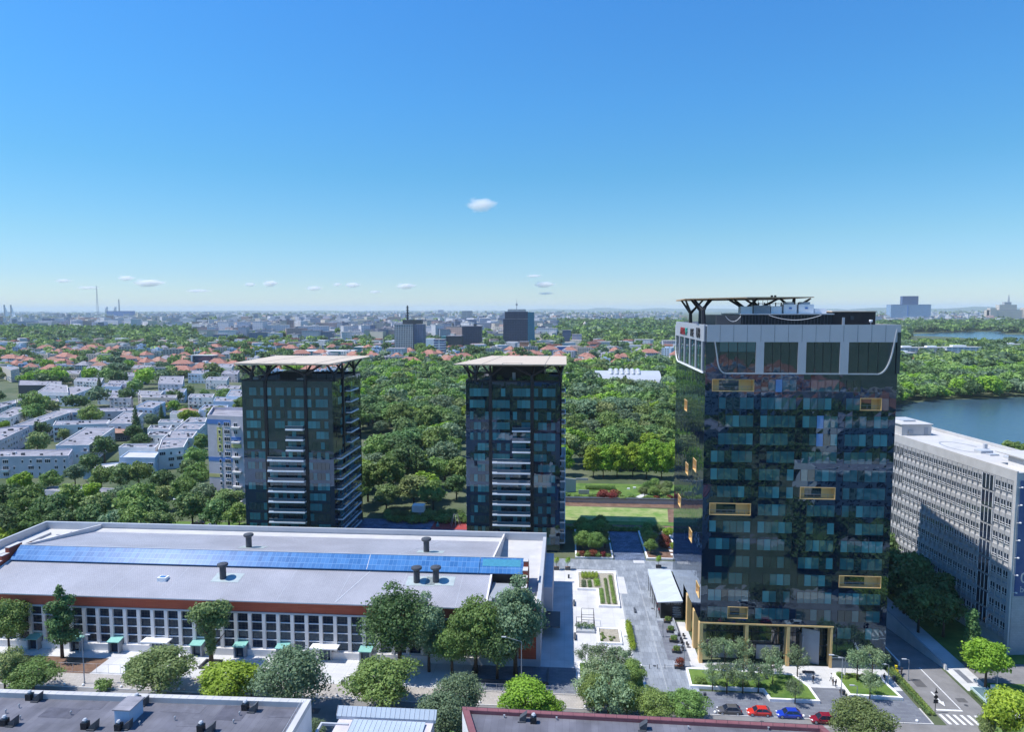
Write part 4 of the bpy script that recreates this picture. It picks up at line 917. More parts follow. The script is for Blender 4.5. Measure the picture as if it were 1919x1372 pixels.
for k in range(10):
    for i in range(nm):
        y = .9 + i * MW; z = k * FL + .1
        if k == 0: continue
        if i < 11:
            inst(BW, 'window', (0.2, y, z), parent=B); cnt += 1
        else:
            for j in range(2):
                yy = y + .12 + j * 1.74; rest.box(.18, .3, yy, yy + 1.58, z + .95, z + 2.75, 1)
                for a in (0, .76, 1.5): rest.box(.1, .2, yy + a, yy + a + .09, z + .95, z + 2.75, 0)
o = rest.build('window', [M['white'], M['wglass']], B, loc=Z0); o['kind'] = 'stuff'
mb = MB()
for i in range(nm * 2 + 1):
    y = .9 + i * MW / 2; mb.box(-.08, .35, y - .05, y + .05, 3, HB - 1.9)
for k in range(1, 11): mb.box(.05, .36, .9, LB, k * FL - .95, k * FL - .0)
mb.build('spandrel', pm('grey_spandrel', (.40, .405, .42), .8, var=.12, scale=1.2), B, loc=Z0)
mb = MB()     # stair bay with tall glazing
for k in range(1, 10): mb.box(-.12, .1, 6.3, 9.9, k * FL + .3, k * FL + 3.5, 1); [mb.box(-.2, -.1, 6.3 + a, 6.42 + a, k * FL + .3, k * FL + 3.5, 0) for a in (0, 1.16, 2.3, 3.48)]
mb.build('stair_glazing', [M['white'], M['wglass']], B, loc=Z0)
mb = MB(); mb.box(0.4, WB, -.12, 0, 0, 33); mb.build('end_wall', brickmat('pale_wall_tiles', (.36, .36, .38), (.41, .41, .43), (.3, .3, .32), .8, .4, .02, plane='v'), B, loc=Z0)
ban = MB(); ban.box(.75, WB - .3, -.2, -.13, 13.2, 38.6); bn = ban.build('banner', pm('blue_banner', (.03, .07, .22), .5, scale=.09, col2=(.12, .17, .30), detail=5), B, loc=Z0)
for s, sz, x, z in (('C', 2.0, 2.3, 34.6), ('Ph', 1.1, 2.3, 32.6), ('07', 3.2, 1.9, 16.2), ('be', 1.9, 1.9, 14.1)):
    cu = text_mesh(s, sz, .02, M['lgrey'], 'banner_text', bn, (0, 0, 0), (rad(90), 0, 0)); cu.location = (x, -.23, z)
for k in range(7):
    mb = MB(); mb.tube((.5, -.1, 37 - k * 3.83), (.5, -1.0, 37.3 - k * 3.83), .05, .05, 6); mb.lathe((.5, -1.05, 37.15 - k * 3.83), [(.1, 0), (.22, .12), (.2, .3)], 8); mb.build('wall_lamp', M['white'], B, loc=Z0)
mb = MB(); mb.box(1.2, 9.5, 43, 55, HB, HB + 3.0); ph = mb.build('roof_house', M['rooflt'], B, loc=Z0)
mb = MB(); mb.box(.9, 9.8, 42.7, 55.3, HB + 3.0, HB + 3.25); mb.build('roof_slab', M['rooflt'], ph, loc=Z0)
mb = MB(); mb.box(3, 4.2, 42.6, 43, HB + .6, HB + 1.5); mb.build('cooling_unit', M['grey'], ph, loc=Z0); mb = MB(); mb.box(7.5, 8.5, 42.9, 43, HB + .2, HB + 2.3); mb.build('door', M['grey'], ph, loc=Z0)
mb = MB(); mb.box(3, WB - 1, .5, 6.5, HB, HB + 2.6); ph = mb.build('roof_house', M['plaster'], B, loc=Z0)
mb = MB(); mb.box(2.2, WB, .2, 9.5, HB + 2.6, HB + 2.85); mb.build('roof_slab', M['rooflt'], ph, loc=Z0)
mb = MB(); mb.box(3.4, 4.4, .4, .5, HB + .1, HB + 2.1); mb.build('door', M['white'], ph, loc=Z0)
mb = MB()
mb.box(6, 9, 19, 21.5, HB + .05, HB + .75); mb.box(6.4, 8.6, 16.5, 18, HB + .05, HB + .4); mb.box(8, 12, 11, 14.5, HB + .05, HB + .6); mb.box(4, 7.5, 47, 51, HB + 3.25, HB + 3.7); mb.box(10.5, 11.3, 24, 24.6, HB, HB + 1.4)
mb.build('plant_unit', M['lgrey'], B, loc=Z0)
mb = MB()
for i in range(26):
    a = i / 25 * 5.4; b = (i + 1) / 25 * 5.4; mb.beam((7 + 3.6 * math.cos(a), 27 + 7 * math.sin(a), HB + .09), (7 + 3.6 * math.cos(b), 27 + 7 * math.sin(b), HB + .09), .35, .06)
mb.build('roof_duct', M['grey'], B, loc=Z0)

# ================================================================ roofs in the foreground
def coping_block(name, label, cat, pts, h, wall, roofm, cop, ph=.7, cw=.6, group=None, base=0.0):
    """a flat-roofed building: walls, sunken roof, coping round the edge"""
    pts = ccw(pts); cx = sum(p[0] for p in pts) / len(pts); cy = sum(p[1] for p in pts) / len(pts)
    t = thing(name, label, cat, (cx, cy, base), group)
    mb = MB(); mb.prism(pts, base, h - ph); mb.build('wall', wall, t)
    n = len(pts); ins = []
    for i in range(n):
        a, b, c = Vector(pts[i - 1]), Vector(pts[i]), Vector(pts[(i + 1) % n])
        d1 = (b - a).normalized(); d2 = (c - b).normalized(); n1 = Vector((-d1.y, d1.x)); n2 = Vector((-d2.y, d2.x)); m_ = (n1 + n2); k = m_.dot(n1)
        ins.append(b + m_ / max(.3, k) * cw)
    mb = MB(); mb.prism([tuple(p) for p in ins], h - ph, h - ph + .06, bottom=False); mb.build('roof', roofm, t)
    mb = MB()
    for i in range(n):
        j = (i + 1) % n; a, b = pts[i], pts[j]; c, d = ins[j], ins[i]
        mb.hexa([(a[0], a[1], h - ph - .01), (b[0], b[1], h - ph - .01), (c[0], c[1], h - ph - .01), (d[0], d[1], h - ph - .01), (a[0], a[1], h), (b[0], b[1], h), (c[0], c[1], h), (d[0], d[1], h)])
    mb.build('parapet', cop, t)
    t['_h'] = 0; del t['_h']
    return t, pts
def put_windows(t, pts, z0, h, wmesh, pitch=3.4, fl=3.0, ww=1.5, skip=.12, seed=1, maxn=100, name='window', need_face=True, balc=0):
    r = random.Random(seed); base = worldloc(t); cnt = 0; n = len(pts)
    for i in range(n):
        a, b = Vector((*pts[i], 0)), Vector((*pts[(i + 1) % n], 0)); d = b - a; L = d.length
        if L < 3.5: continue
        d.normalize(); nx, ny = d.y, -d.x; mid = (a + b) / 2
        if need_face and nx * (0 - mid.x) + ny * (0 - mid.y) <= 0: continue
        k = max(1, int(L / pitch)); st = L / k; ang = math.atan2(ny, nx) + math.pi / 2; f = 0
        while z0 + f * fl + 2.4 < h:
            for q in range(k):
                if r.random() < skip or cnt >= maxn: continue
                s = st * (q + .5)
                if balc and r.random() < balc and f > 0:
                    p = a + d * s; inst(balc_mesh(), 'balcony', (p.x - base.x, p.y - base.y, z0 + f * fl - base.z), ang, parent=t); cnt += 1
                p = a + d * s + Vector((nx, ny, 0)) * .03
                inst(wmesh if isinstance(wmesh, bpy.types.Mesh) else wmesh[r.randrange(len(wmesh))], name, (p.x - base.x, p.y - base.y, z0 + f * fl + .9 - base.z), ang, parent=t); cnt += 1
            f += 1
_BM = []
def balc_mesh():
    if not _BM:
        mb = MB(); mb.box(-1.5, 1.5, -1.2, 0, 0, .15); mb.box(-1.5, 1.5, -1.2, -1.12, .15, 1.05); mb.box(-1.5, -1.42, -1.12, 0, .15, 1.05); mb.box(1.42, 1.5, -1.12, 0, .15, 1.05); o = mb.build('balcony', M['plaster']); _BM.append(o.data); bpy.data.objects.remove(o)
    return _BM[0]
def winmesh(w_, h_, frame, pane, sill=True, bars=1):
    mb = MB(); mb.box(-w_ / 2, w_ / 2, -.04, .03, 0, h_, 1)
    mb.box(-w_ / 2 - .06, -w_ / 2, -.09, .03, -.05, h_ + .06, 0); mb.box(w_ / 2, w_ / 2 + .06, -.09, .03, -.05, h_ + .06, 0); mb.box(-w_ / 2, w_ / 2, -.09, .03, h_, h_ + .06, 0); mb.box(-w_ / 2, w_ / 2, -.16, .03, -.08, 0, 0)
    for i in range(1, bars + 1): x = -w_ / 2 + w_ * i / (bars + 1); mb.box(x - .035, x + .035, -.08, -.04, 0, h_, 0)
    o = mb.build('window', [frame, pane]); d = o.data; bpy.data.objects.remove(o); return d
WM = [winmesh(1.5, 1.4, M['white'], M['wglass']), winmesh(2.4, 1.5, M['white'], M['wglass'], bars=2), winmesh(.8, 1.3, M['white'], M['wglass'], bars=0)]
WMD = winmesh(1.8, 1.4, M['lgrey'], M['wglass'], bars=1)

a = at(583, 1311, 17.6); b_ = at(548, 1372, 17.6); c_ = at(-60, 1290, 17.6)
ax, ay = a; dx, dy = (a[0] - b_[0]), (a[1] - b_[1]); ln = math.hypot(dx, dy)
FA = [(c_[0], c_[1]), (ax, ay), (ax - dx / ln * 42, ay - dy / ln * 42), (c_[0] - dx / ln * 42, c_[1] - dy / ln * 42)]
fa, fpts = coping_block('apartment_block', 'block under the camera with dark felt roof and white coping, nearest roof on the left', 'apartment block', FA, 17.6, M['plaster'], M['roofd'], M['rooflt'], ph=.85, cw=.95)
put_windows(fa, fpts, 0, 16.5, WM, seed=4, need_face=False, maxn=90, skip=.2)
def roofvent(par, u, v, z, s=1.0, kind=0):
    mb = MB()
    if kind == 0:
        mb.hexa([(u - .55 * s, v - .4 * s, z), (u + .35 * s, v - .4 * s, z), (u + .35 * s, v + .5 * s, z), (u - .55 * s, v + .5 * s, z), (u - .55 * s, v - .4 * s, z + .55 * s), (u + .5 * s, v - .4 * s, z + 1.35 * s), (u + .5 * s, v + .5 * s, z + 1.35 * s), (u - .55 * s, v + .5 * s, z + .55 * s)])
        mb.box(u - .8 * s, u + .3 * s, v - .62 * s, v - .42 * s, z, z + .18 * s); mb.build('roof_vent', M['dgrey'], par)
    else:
        mb.box(u - .45 * s, u + .4 * s, v - .4 * s, v + .45 * s, z, z + .95 * s); o = mb.build('roof_vent', M['black'], par)
        mb = MB(); mb.lathe((u, v, z + .95 * s), [(.13 * s, 0), (.13 * s, .2), (.33 * s, .3), (.2 * s, .5)], 9); mb.build('cap', M['lgrey'], o)
for i, (x, y) in enumerate([(56, 1312), (72, 1314), (257, 1318), (271, 1322), (460, 1331), (476, 1334), (9, 1360), (26, 1360), (160, 1366), (177, 1367), (223, 1369), (240, 1366), (377, 1371), (396, 1372)]):
    q = at(x, y, 16.8); roofvent(fa, q[0], q[1], 16.8, 1.0, (i + 1) % 2)
for k_, (x, y, a_, b_2) in enumerate([(70, 1345, 5, 2.4), (150, 1330, 3, 4), (300, 1335, 6, 2), (400, 1350, 4, 3.5), (500, 1345, 5, 2), (330, 1362, 3, 2)]):
    q = at(x, y, 16.8); mb = MB(); mb.box(q[0], q[0] + a_, q[1], q[1] + b_2, 16.8, 16.83 + k_ * .002); mb.build('felt_patch', pm('felt_patch', (.10 + .02 * (k_ % 3), .10 + .02 * (k_ % 3), .125 + .02 * (k_ % 3)), .9, var=.2, scale=.8), fa)
for x, y in ((36, 1328), (133, 1341), (38, 1350), (11, 1338), (328, 1351), (449, 1342), (438, 1357), (262, 1360)):
    q = at(x, y, 16.8); mb = MB(); mb.lathe((q[0], q[1], 16.8), [(.07, 0), (.07, .45), (.16, .5), (.1, .62)], 7); mb.build('vent_pipe', M['grey'], fa)
q = at(237, 1353, 16.8); mb = MB(); mb.box(q[0] - 1.1, q[0] + 1.1, q[1] - .9, q[1] + 2.2, 16.8, 19.0); o = mb.build('lift_housing', M['plasterb'], fa)
mb = MB(); mb.box(q[0] - 1.3, q[0] + 1.3, q[1] - 1.1, q[1] + 2.4, 19.0, 19.12); mb.build('cover', M['roofg'], o)
mb = MB(); e = Vector((*FA[1], 17.6)); d_ = (Vector((*FA[2], 17.6)) - e).normalized()
for k in range(12): p = e + d_ * (1 + k * 2.0) + Vector((-1.1, 0, 0)); mb.tube(p - Vector((0, 0, .7)), p + Vector((0, 0, .35)), .025, .025, 5)
mb.tube(e + d_ * .5 + Vector((-1.1, 0, .35)), e + d_ * 24 + Vector((-1.1, 0, .35)), .03, .03, 5)
e0 = Vector((*FA[0], 17.6))
for k in range(42): p = e0.lerp(e, (k + .5) / 42) + Vector((0, -.02, 0)); mb.tube(p + Vector((0, -.1, .01)), p + Vector((0, -.95, .01)), .025, .025, 4)
mb.build('safety_rail', M['lgrey'], fa)
# right-hand foreground roof with maroon coping
a = at(866, 1325, 17.3); b_ = at(1541, 1360, 17.3); c_ = at(880, 1372, 17.3)
dx, dy = (c_[0] - a[0], c_[1] - a[1]); ln = math.hypot(dx, dy); dx /= ln; dy /= ln
FB = [a, b_, (b_[0] + dx * 40, b_[1] + dy * 40), (a[0] + dx * 40, a[1] + dy * 40)]
fb, fpts = coping_block('apartment_block', 'foreground block with grey felt roof edged in maroon metal below the plaza', 'apartment block', FB, 17.3, M['plaster'], M['roofd'], M['maroon'], ph=.6, cw=.85)
put_windows(fb, fpts, 0, 16.3, WM, seed=5, need_face=False, maxn=90, skip=.2)
for i, (x, y) in enumerate([(981, 1352), (1000, 1356), (1206, 1368)]):
    q = at(x, y, 16.7); roofvent(fb, q[0], q[1], 16.7, 1.0, i % 2)
for x, y in ((945, 1347), (1043, 1351), (1290, 1368), (1440, 1370)):
    q = at(x, y, 16.7); mb = MB(); mb.lathe((q[0], q[1], 16.7), [(.08, 0), (.08, .4), (.16, .5)], 7); mb.build('vent_pipe', M['grey'], fb)
mb = MB(); e0 = Vector((*FB[0], 17.3)); e = Vector((*FB[1], 17.3)); off_ = Vector((0, -.8, 0))
for k in range(33): p = e0.lerp(e, (k + .5) / 33) + off_; mb.tube(p, p + Vector((0, 0, .5)), .025, .025, 4)
mb.tube(e0 + off_ + Vector((0, 0, .5)), e + off_ + Vector((0, 0, .5)), .025, .025, 4); mb.build('safety_rail', M['dgrey'], fb)
# metal-roofed building between them
Q = [at(643, 1324, 14.2), at(820, 1330, 14.2), at(817, 1348, 13.3), at(630, 1341, 13.3)]
mt_ = pm('pale_blue_sheet_metal', (.40, .47, .54), .4, var=.05, scale=.5, spec=.5)
mr_ = thing('annex_building', 'small building with pale blue standing seam metal roofs at the bottom edge', 'building', (Q[0][0] + 8, Q[3][1] - 4, 0))
x0, x1 = Q[3][0], Q[2][0]; yb, yf = (Q[0][1] + Q[1][1]) / 2, (Q[3][1] + Q[2][1]) / 2
mb = MB(); mb.box(x0 + .4, x1 - .4, yf - 22, yb - .3, 0, 12.6); mb.build('wall', M['plaster2'], mr_)
mb = MB(); mb.quad((x0, yf, 13.1), (x1, yf, 13.1), (x1, yb, 14.2), (x0, yb, 14.2)); mb.quad((x0, yf, 13.1), (x0, yb, 14.2), (x0, yb, 12.6), (x0, yf, 12.6)); mb.quad((x0, yf, 12.6), (x1, yf, 12.6), (x1, yf, 13.1), (x0, yf, 13.1)); mb.quad((x1, yb, 12.6), (x0, yb, 12.6), (x0, yb, 14.2), (x1, yb, 14.2)); up_ = mb.build('roof', mt_, mr_)
mb = MB(); ux = at(667, 1346, 12.4)[0]; mb.hexa([(ux, yf - 18, 11.4), (x1 - 1.5, yf - 18, 11.4), (x1 - 1.5, yf - .4, 12.9), (ux, yf - .4, 12.9), (ux, yf - 18, 11.5), (x1 - 1.5, yf - 18, 11.5), (x1 - 1.5, yf - .4, 13.0), (ux, yf - .4, 13.0)]); lo_ = mb.build('roof', mt_, mr_)
mb = MB(); k = 0
while x0 + k * .75 < x1: mb.beam((x0 + k * .75, yf, 13.14), (x0 + k * .75, yb, 14.24), .05, .07); k += 1
mb.build('standing_seam', M['lgrey'], up_)
mb = MB(); k = 0
while ux + k * .75 < x1 - 1.5: mb.beam((ux + k * .75, yf - 18, 11.53), (ux + k * .75, yf - .4, 13.03), .05, .07); k += 1
mb.build('standing_seam', M['lgrey'], lo_)
mb = MB(); xx = at(600, 1360, 12.5)[0]; mb.box(xx, ux - .5, yf - 1.5, yf - 1.2, 12.4, 12.8); mb.box(xx, xx + .3, yf - 16, yf - 1.5, 12.4, 12.8); mb.build('terrace_frame', M['lgrey'], mr_)
mb = MB(); mb.box(xx, ux - .3, yf - 16, yf - 1.2, 9.0, 9.4); mb.build('terrace_floor', M['rooflt'], mr_)
# ================================================================ street things
def bx(name, label, cat, mat, *boxes, group=None, loc=None):
    mb = MB()
    for b in boxes: mb.box(*b)
    loc = loc or ((boxes[0][0] + boxes[0][1]) / 2, (boxes[0][2] + boxes[0][3]) / 2, boxes[0][4])
    return tag(mb.build(name, mat, loc=loc), label, cat, group)
SZ = .13
# raised beds with white rims
def bed(label, pts, h=.55, soil='soil', rimw=.45, base=.13, grp=None):
    pts = ccw(pts); t = thing('planting_bed', label, 'planting bed', (pts[0][0], pts[0][1], base), grp); n = len(pts); ins = []
    for i in range(n):
        a, b, c = Vector(pts[i - 1]), Vector(pts[i]), Vector(pts[(i + 1) % n]); d1 = (b - a).normalized(); d2 = (c - b).normalized(); n1 = Vector((-d1.y, d1.x)); n2 = Vector((-d2.y, d2.x)); m_ = n1 + n2
        ins.append(b + m_ / max(.3, m_.dot(n1)) * rimw)
    mb = MB(); mb.prism([tuple(p) for p in ins], base - .05, base + h - .12, bottom=False); mb.build('soil' if soil == 'soil' else 'turf', M[soil], t)
    mb = MB()
    for i in range(n):
        j = (i + 1) % n; a, b = pts[i], pts[j]; c, d = ins[j], ins[i]
        mb.hexa([(a[0], a[1], base - .1), (b[0], b[1], base - .1), (c[0], c[1], base - .1), (d[0], d[1], base - .1), (a[0], a[1], base + h), (b[0], b[1], base + h), (c[0], c[1], base + h), (d[0], d[1], base + h)])
    mb.build('rim', M['white'], t); return t
bed('long white rimmed bed of young trees in front of the tower entrance', [(25.2, 138.9), (24.9, 131.9), (38.8, 131.6), (39.2, 128.3), (48.6, 128.3), (48.4, 133.5), (46.6, 138.0)], soil='grass')
bed('white rimmed lawn bed with two birches right of the entrance path', [(54.9, 138.9), (54.9, 130.9), (64.8, 130.6), (63.8, 138.7)], soil='grass')
bed('large white rimmed bed full of willows at the start of the stone street', R4(2.8, 16.2, 129.5, 139.6), soil='grass')
bed('L shaped garden bed of clipped hedges in the white plaza', [(3.4, 178), (3.4, 189.8), (14.3, 189.8), (14.0, 167.8), (8.6, 167.8), (8.6, 178)], h=.5, soil='gravel')
bed('low bed with a few tufts of grass beside the steel frame', R4(7.6, 13.0, 148.6, 156.0), h=.35, soil='gravel')
bed('shady bed of dark trees between cross street and playing field', R4(3.2, 14.6, 201.5, 227.5), h=.5)
bed('bed of red and orange shrubs with pale stepping slabs', R4(24.6, 34.8, 202, 227.5), h=.5)
# plants helper
def plant(key, u, v, sc, label, cat='shrub', name='shrub', group=None, z=.45, hs=1.0): return tree(key, u, v, sc, label=label, cat=cat, name=name, group=group, z=z, hs=hs)
def wordn(n):
    tens = ['', '', 'twenty', 'thirty', 'forty', 'fifty', 'sixty', 'seventy', 'eighty', 'ninety']; b = ['tenth', 'eleventh', 'twelfth', 'thirteenth', 'fourteenth', 'fifteenth', 'sixteenth', 'seventeenth', 'eighteenth', 'nineteenth']
    if n == 100: return 'hundredth'
    if n > 100: return 'hundred-and-' + wordn(n - 100)
    if n < 10: return ORD[n - 1]
    if n < 20: return b[n - 10]
    return (tens[n // 10] + '-' + ORD[n % 10 - 1]) if n % 10 else tens[n // 10][:-1] + 'ieth'
ORD = ['first', 'second', 'third', 'fourth', 'fifth', 'sixth', 'seventh', 'eighth', 'ninth', 'tenth', 'eleventh', 'twelfth', '13th', '14th', '15th', '16th', '17th', '18th', '19th', '20th']
def ordn(i): return wordn(i + 1)
# entrance-bed birches
for i, (x, y) in enumerate([(1335, 1292), (1362, 1296), (1392, 1296), (1421, 1294), (1448, 1286)]):
    q = at(x, y, .6); plant('birch', q[0], q[1], 1.0 + .1 * (i % 3), ordn(i) + ' birch from the left in the front row of the entrance bed', 'tree', 'birch_tree', 'birches in the entrance bed')
for i, (x, y) in enumerate([(1333, 1254), (1357, 1248), (1392, 1252)]):
    q = at(x, y, .2); plant('birch', q[0], min(q[1], 140.6), 1.15, ordn(i) + ' birch from the left in the row close to the gold columns', 'tree', 'birch_tree', 'birches in the entrance bed')
plant('birch', *at(1445, 1268, .3), 1.15, 'birch standing alone before the second gold column', 'tree', 'birch_tree'); plant('birch', *at(1494, 1268, .3), 1.15, 'birch standing alone before the third gold column', 'tree', 'birch_tree')
plant('birch', *at(1490, 1316, .6), .85, 'low bushy birch on the lawn corner of the entrance bed', 'tree', 'birch_tree')
plant('birch', *at(1606, 1275, .6), 1.25, 'taller birch at the back of the right lawn bed', 'tree', 'birch_tree'); plant('birch', *at(1634, 1272, .6), 1.3, 'birch at the back right of the right lawn bed', 'tree', 'birch_tree'); plant('birch', *at(1630, 1306, .6), 1.0, 'birch at the front of the right lawn bed', 'tree', 'birch_tree')
rs = random.Random(11)
for i in range(16):
    u = rs.uniform(26, 45); v = rs.uniform(132.2, 133.6); plant('shrub', u, v, rs.uniform(.5, .9), ordn(i) + ' low green shrub planted in the front edge of the entrance bed', group='low shrubs of the entrance bed')
for i in range(9): plant('shrub', 55.8 + i * .9, rs.uniform(137.2, 138), rs.uniform(.5, .8), ordn(i) + ' low shrub from the left along the back of the right lawn bed', group='low shrubs of the lawn bed')
# willows
for i, (x, y, s, k) in enumerate([(1097, 1228, .95, 'birch'), (1130, 1235, 1.25, 'willow'), (1160, 1240, 1.2, 'willow'), (1118, 1265, 1.3, 'willow'), (1150, 1275, 1.35, 'willow'), (1185, 1262, 1.1, 'nearA'), (1140, 1305, 1.5, 'willow'), (1105, 1290, 1.1, 'willow')]):
    q = at(x, y, 3.6 * s); plant(k, q[0], q[1], s if k != 'nearA' else .55, ['small thin willow at the back left corner of the willow bed', 'airy willow at the back of the willow bed, left of another', 'willow at the back of the willow bed near the bright hedge', 'willow in the left middle of the willow bed', 'tall willow in the centre of the willow bed', 'rounded dark tree at the right edge of the willow bed', 'big willow hanging over the front of the willow bed', 'willow at the front left of the willow bed'][i], 'tree', 'willow_tree')
# bright hedge by the street
he = thing('hedge', 'bright green upright hedge strip beside the stone street', 'hedge', (15, 152, .13))
co, tn = crown([(0, -6 + k * .9, .8, .75, .7, .95) for k in range(14)], 4200, .12, 99); me = np_mesh('foliage', co, tn, M['leafC']); o = bpy.data.objects.new('foliage', me); C.objects.link(o); o.parent = he
# plaza garden hedges
def hedge(u0, u1, v0, v1, h, leaf, label, z=.4):
    t = thing('hedge', label, 'hedge', ((u0 + u1) / 2, (v0 + v1) / 2, z)); W_, D_ = (u1 - u0) / 2, (v1 - v0) / 2; n = max(2, int((v1 - v0) / .6)); k = max(1, int((u1 - u0) / .8))
    bl = [(-W_ + (i + .5) * 2 * W_ / k, -D_ + (j + .5) * 2 * D_ / n, h / 2, W_ / k * 1.1, D_ / n * 1.2, h / 2) for i in range(k) for j in range(n)]
    co, tn = crown(bl, 260 * k * n // 2 + 300, .1, int(u0 * 10)); me = np_mesh('foliage', co, tn, M[leaf]); o = bpy.data.objects.new('foliage', me); C.objects.link(o); o.parent = t
hedge(4.6, 9.3, 184.6, 188, 1.3, 'leafC', 'wide clipped hedge block at the back of the plaza garden')
hedge(8.0, 9.6, 179.5, 184, .9, 'leafC', 'small square light green hedge in the plaza garden')
hedge(4.6, 5.8, 179, 183.5, .6, 'leafD', 'short grey green hedge row at the left of the plaza garden')
hedge(6.3, 7.3, 179, 183.5, .6, 'leafA', 'short dark hedge row next to the square hedge of the plaza garden')
hedge(9.2, 10.2, 169, 178, .7, 'leafA', 'left long hedge row in the front arm of the plaza garden')
hedge(10.8, 11.6, 169, 185, .6, 'leafE', 'middle long hedge row in the front arm of the plaza garden')
hedge(12.2, 13.1, 169, 187, .8, 'leafA', 'right long hedge row in the front arm of the plaza garden')
hedge(66.9, 67.5, 126, 143, .6, 'leafB', 'left of two low hedge strips along the ramp lane', .1); hedge(67.7, 68.4, 126, 143, .6, 'leafA', 'right of two low hedge strips along the ramp lane', .1)
hedge(79.1, 79.55, 127, 134.5, .6, 'leafB', 'short dark hedge left of the sunken stairwell', .1)
for i in range(12): plant('shrub', 9 + rs.uniform(-1, 3), rs.uniform(149.5, 155), rs.uniform(.25, .4), ordn(i) + ' small grass tuft in the low bed by the steel frame', group='grass tufts of the low bed', z=.3)
# planters with saplings
def planter(u, v, label, key='sapling', s=1.0, w=1.5, d=.8, h=.7, grp=None, z=.13):
    t = thing('planter', label, 'planter', (u, v, z), grp); mb = MB(); mb.box(-w / 2, w / 2, -d / 2, d / 2, 0, h); mb.build('box', M['dgrey'], t, loc=(0, 0, 0))
    mb = MB(); mb.box(-w / 2 + .06, w / 2 - .06, -d / 2 + .06, d / 2 - .06, h, h + .02); mb.build('soil', M['soil'], t, loc=(0, 0, 0))
    cm, tm = PROTO[key]
    for me, n_ in ((tm, 'stem'), (cm, 'foliage')): o = bpy.data.objects.new(n_, me); C.objects.link(o); o.parent = t; o.location = (0, 0, h - .1); o.scale = (s, s, s)
    return t
for (x, y), l in zip([(1043, 1068), (1064, 1068), (1238, 1065), (1270, 1066)], ['left of two planters with bright saplings by the hall corner', 'right of two planters with bright saplings by the hall corner', 'planter with a sapling left of the cafe roof', 'planter with a bright sapling touching the tower glass']):
    q = at(x, y, .1); planter(q[0] if q[0] < 27.3 else 27.2, q[1], l, s=1.0, h=.8)
for i, y in enumerate((1150, 1166, 1184, 1202, 1222)):
    q = at(1246 + i * 5.4, y, .3); planter(q[0], q[1], ordn(i) + ' flower planter from the back in the row before the cafe', 'shrub', .8, w=1.9, d=.9, h=.6, grp='flower planters before the cafe')
q = at(1273, 1252, .3); planter(q[0], q[1], 'planter with a dark topiary bush at the entrance bed corner', 'redbush', 1.0, w=2.0, d=.8, h=.6)
# cafe pavilion
cf = thing('cafe_pavilion', 'black cafe pavilion with a pleated white roof against the tower side', 'pavilion', (25.5, 171, .13))
mb = MB(); mb.box(23.3, 28.5, 162.6, 181, .13, 4.3); mb.build('wall', M['black'], cf)
mb = MB(); n_ = 4; dv = 20.0 / n_
for i in range(n_):
    y0 = 161.8 + i * dv; y1 = y0 + dv
    mb.hexa([(22.3, y0, 4.35), (28.4, y0, 4.6), (28.4, y1, 4.6), (22.3, y1 - .0, 4.35), (22.3, y0, 4.5), (28.4, y0, 5.0), (28.4, y1, 5.0), (22.3, y1 - .9, 5.35)])
mb.build('roof', pm('pale_blue_white_roof', (.55, .60, .66), .5, var=.04), cf)
text_mesh('CH·THERRY', .72, .02, M['lgrey'], 'sign_lettering', cf, (24.4, 162.52, 3.75), (rad(90), 0, 0))
mb = MB(); mb.box(26.1, 28.1, 162.52, 162.59, .3, 3.4); mb.build('shelf_window', M['wglass'], cf)
mb = MB()
for k in range(5): mb.box(26.1, 28.1, 162.4, 162.52, .6 + k * .6, .68 + k * .6)
mb.build('shelf', M['grey'], cf)
mb = MB()
for y in (163, 167, 171, 175, 179): mb.tube((22.35, y, .13), (22.35, y, 4.35), .06, .06, 6)
mb.tube((22.35, 163, 2.6), (22.35, 180, 2.6), .04, .04, 5); mb.build('side_frame', M['dgrey'], cf)
bx('bench', 'long grey lounge bench with a rounded back before the cafe', 'bench', M['grey'], (25.3, 26.0, 153.5, 161, .13, .6), (25.9, 26.15, 153.5, 161, .6, 1.1))
# cafe tables with chairs
ct = thing('cafe_table', 'round dark cafe table nearest the flower planters', 'table', (26.3, 150.5, .136))
mb = MB(); mb.lathe((0, 0, 0), [(.28, 0), (.04, .04), (.04, .7)], 12); mb.build('leg', M['black'], ct, loc=Z0)
mb = MB(); mb.lathe((0, 0, .7), [(.4, 0), (.4, .03)], 16); mb.build('tabletop', M['black'], ct, loc=Z0)
def chair(u, v, rz, label, grp):
    t = thing('cafe_chair', label, 'chair', (u, v, .136), grp, rz)
    mb = MB(); mb.box(-.22, .22, -.22, .22, .42, .46); mb.build('seat', M['black'], t, loc=Z0)
    mb = MB(); mb.box(-.22, .22, .19, .23, .5, .86); mb.build('backrest', M['black'], t, loc=Z0)
    for sx in (-1, 1):
        for sy in (-1, 1): mb = MB(); mb.tube((sx * .19, sy * .19, 0), (sx * .19, sy * .19, .42 if sy < 0 else .6), .015, .015, 5); mb.build('leg', M['black'], t, loc=Z0)
    return t
chair(26.3, 151.2, 0, 'black cafe chair behind the table nearest the planters', 'black cafe chairs'); chair(26.3, 149.8, math.pi, 'black cafe chair in front of the table nearest the planters', 'black cafe chairs')
for i, (u, v) in enumerate([(27.2, 152.6), (26.0, 147.0), (27.3, 148.6)]):
    dup(ct, (u, v, .136), label=['round cafe table closest to the gold wall', 'round cafe table at the front of the terrace', 'round cafe table between the front and the gold wall'][i])
    chair(u, v + .7, 0, ['chair behind the table by the gold wall', 'chair behind the front cafe table', 'chair behind the middle cafe table'][i], 'black cafe chairs')
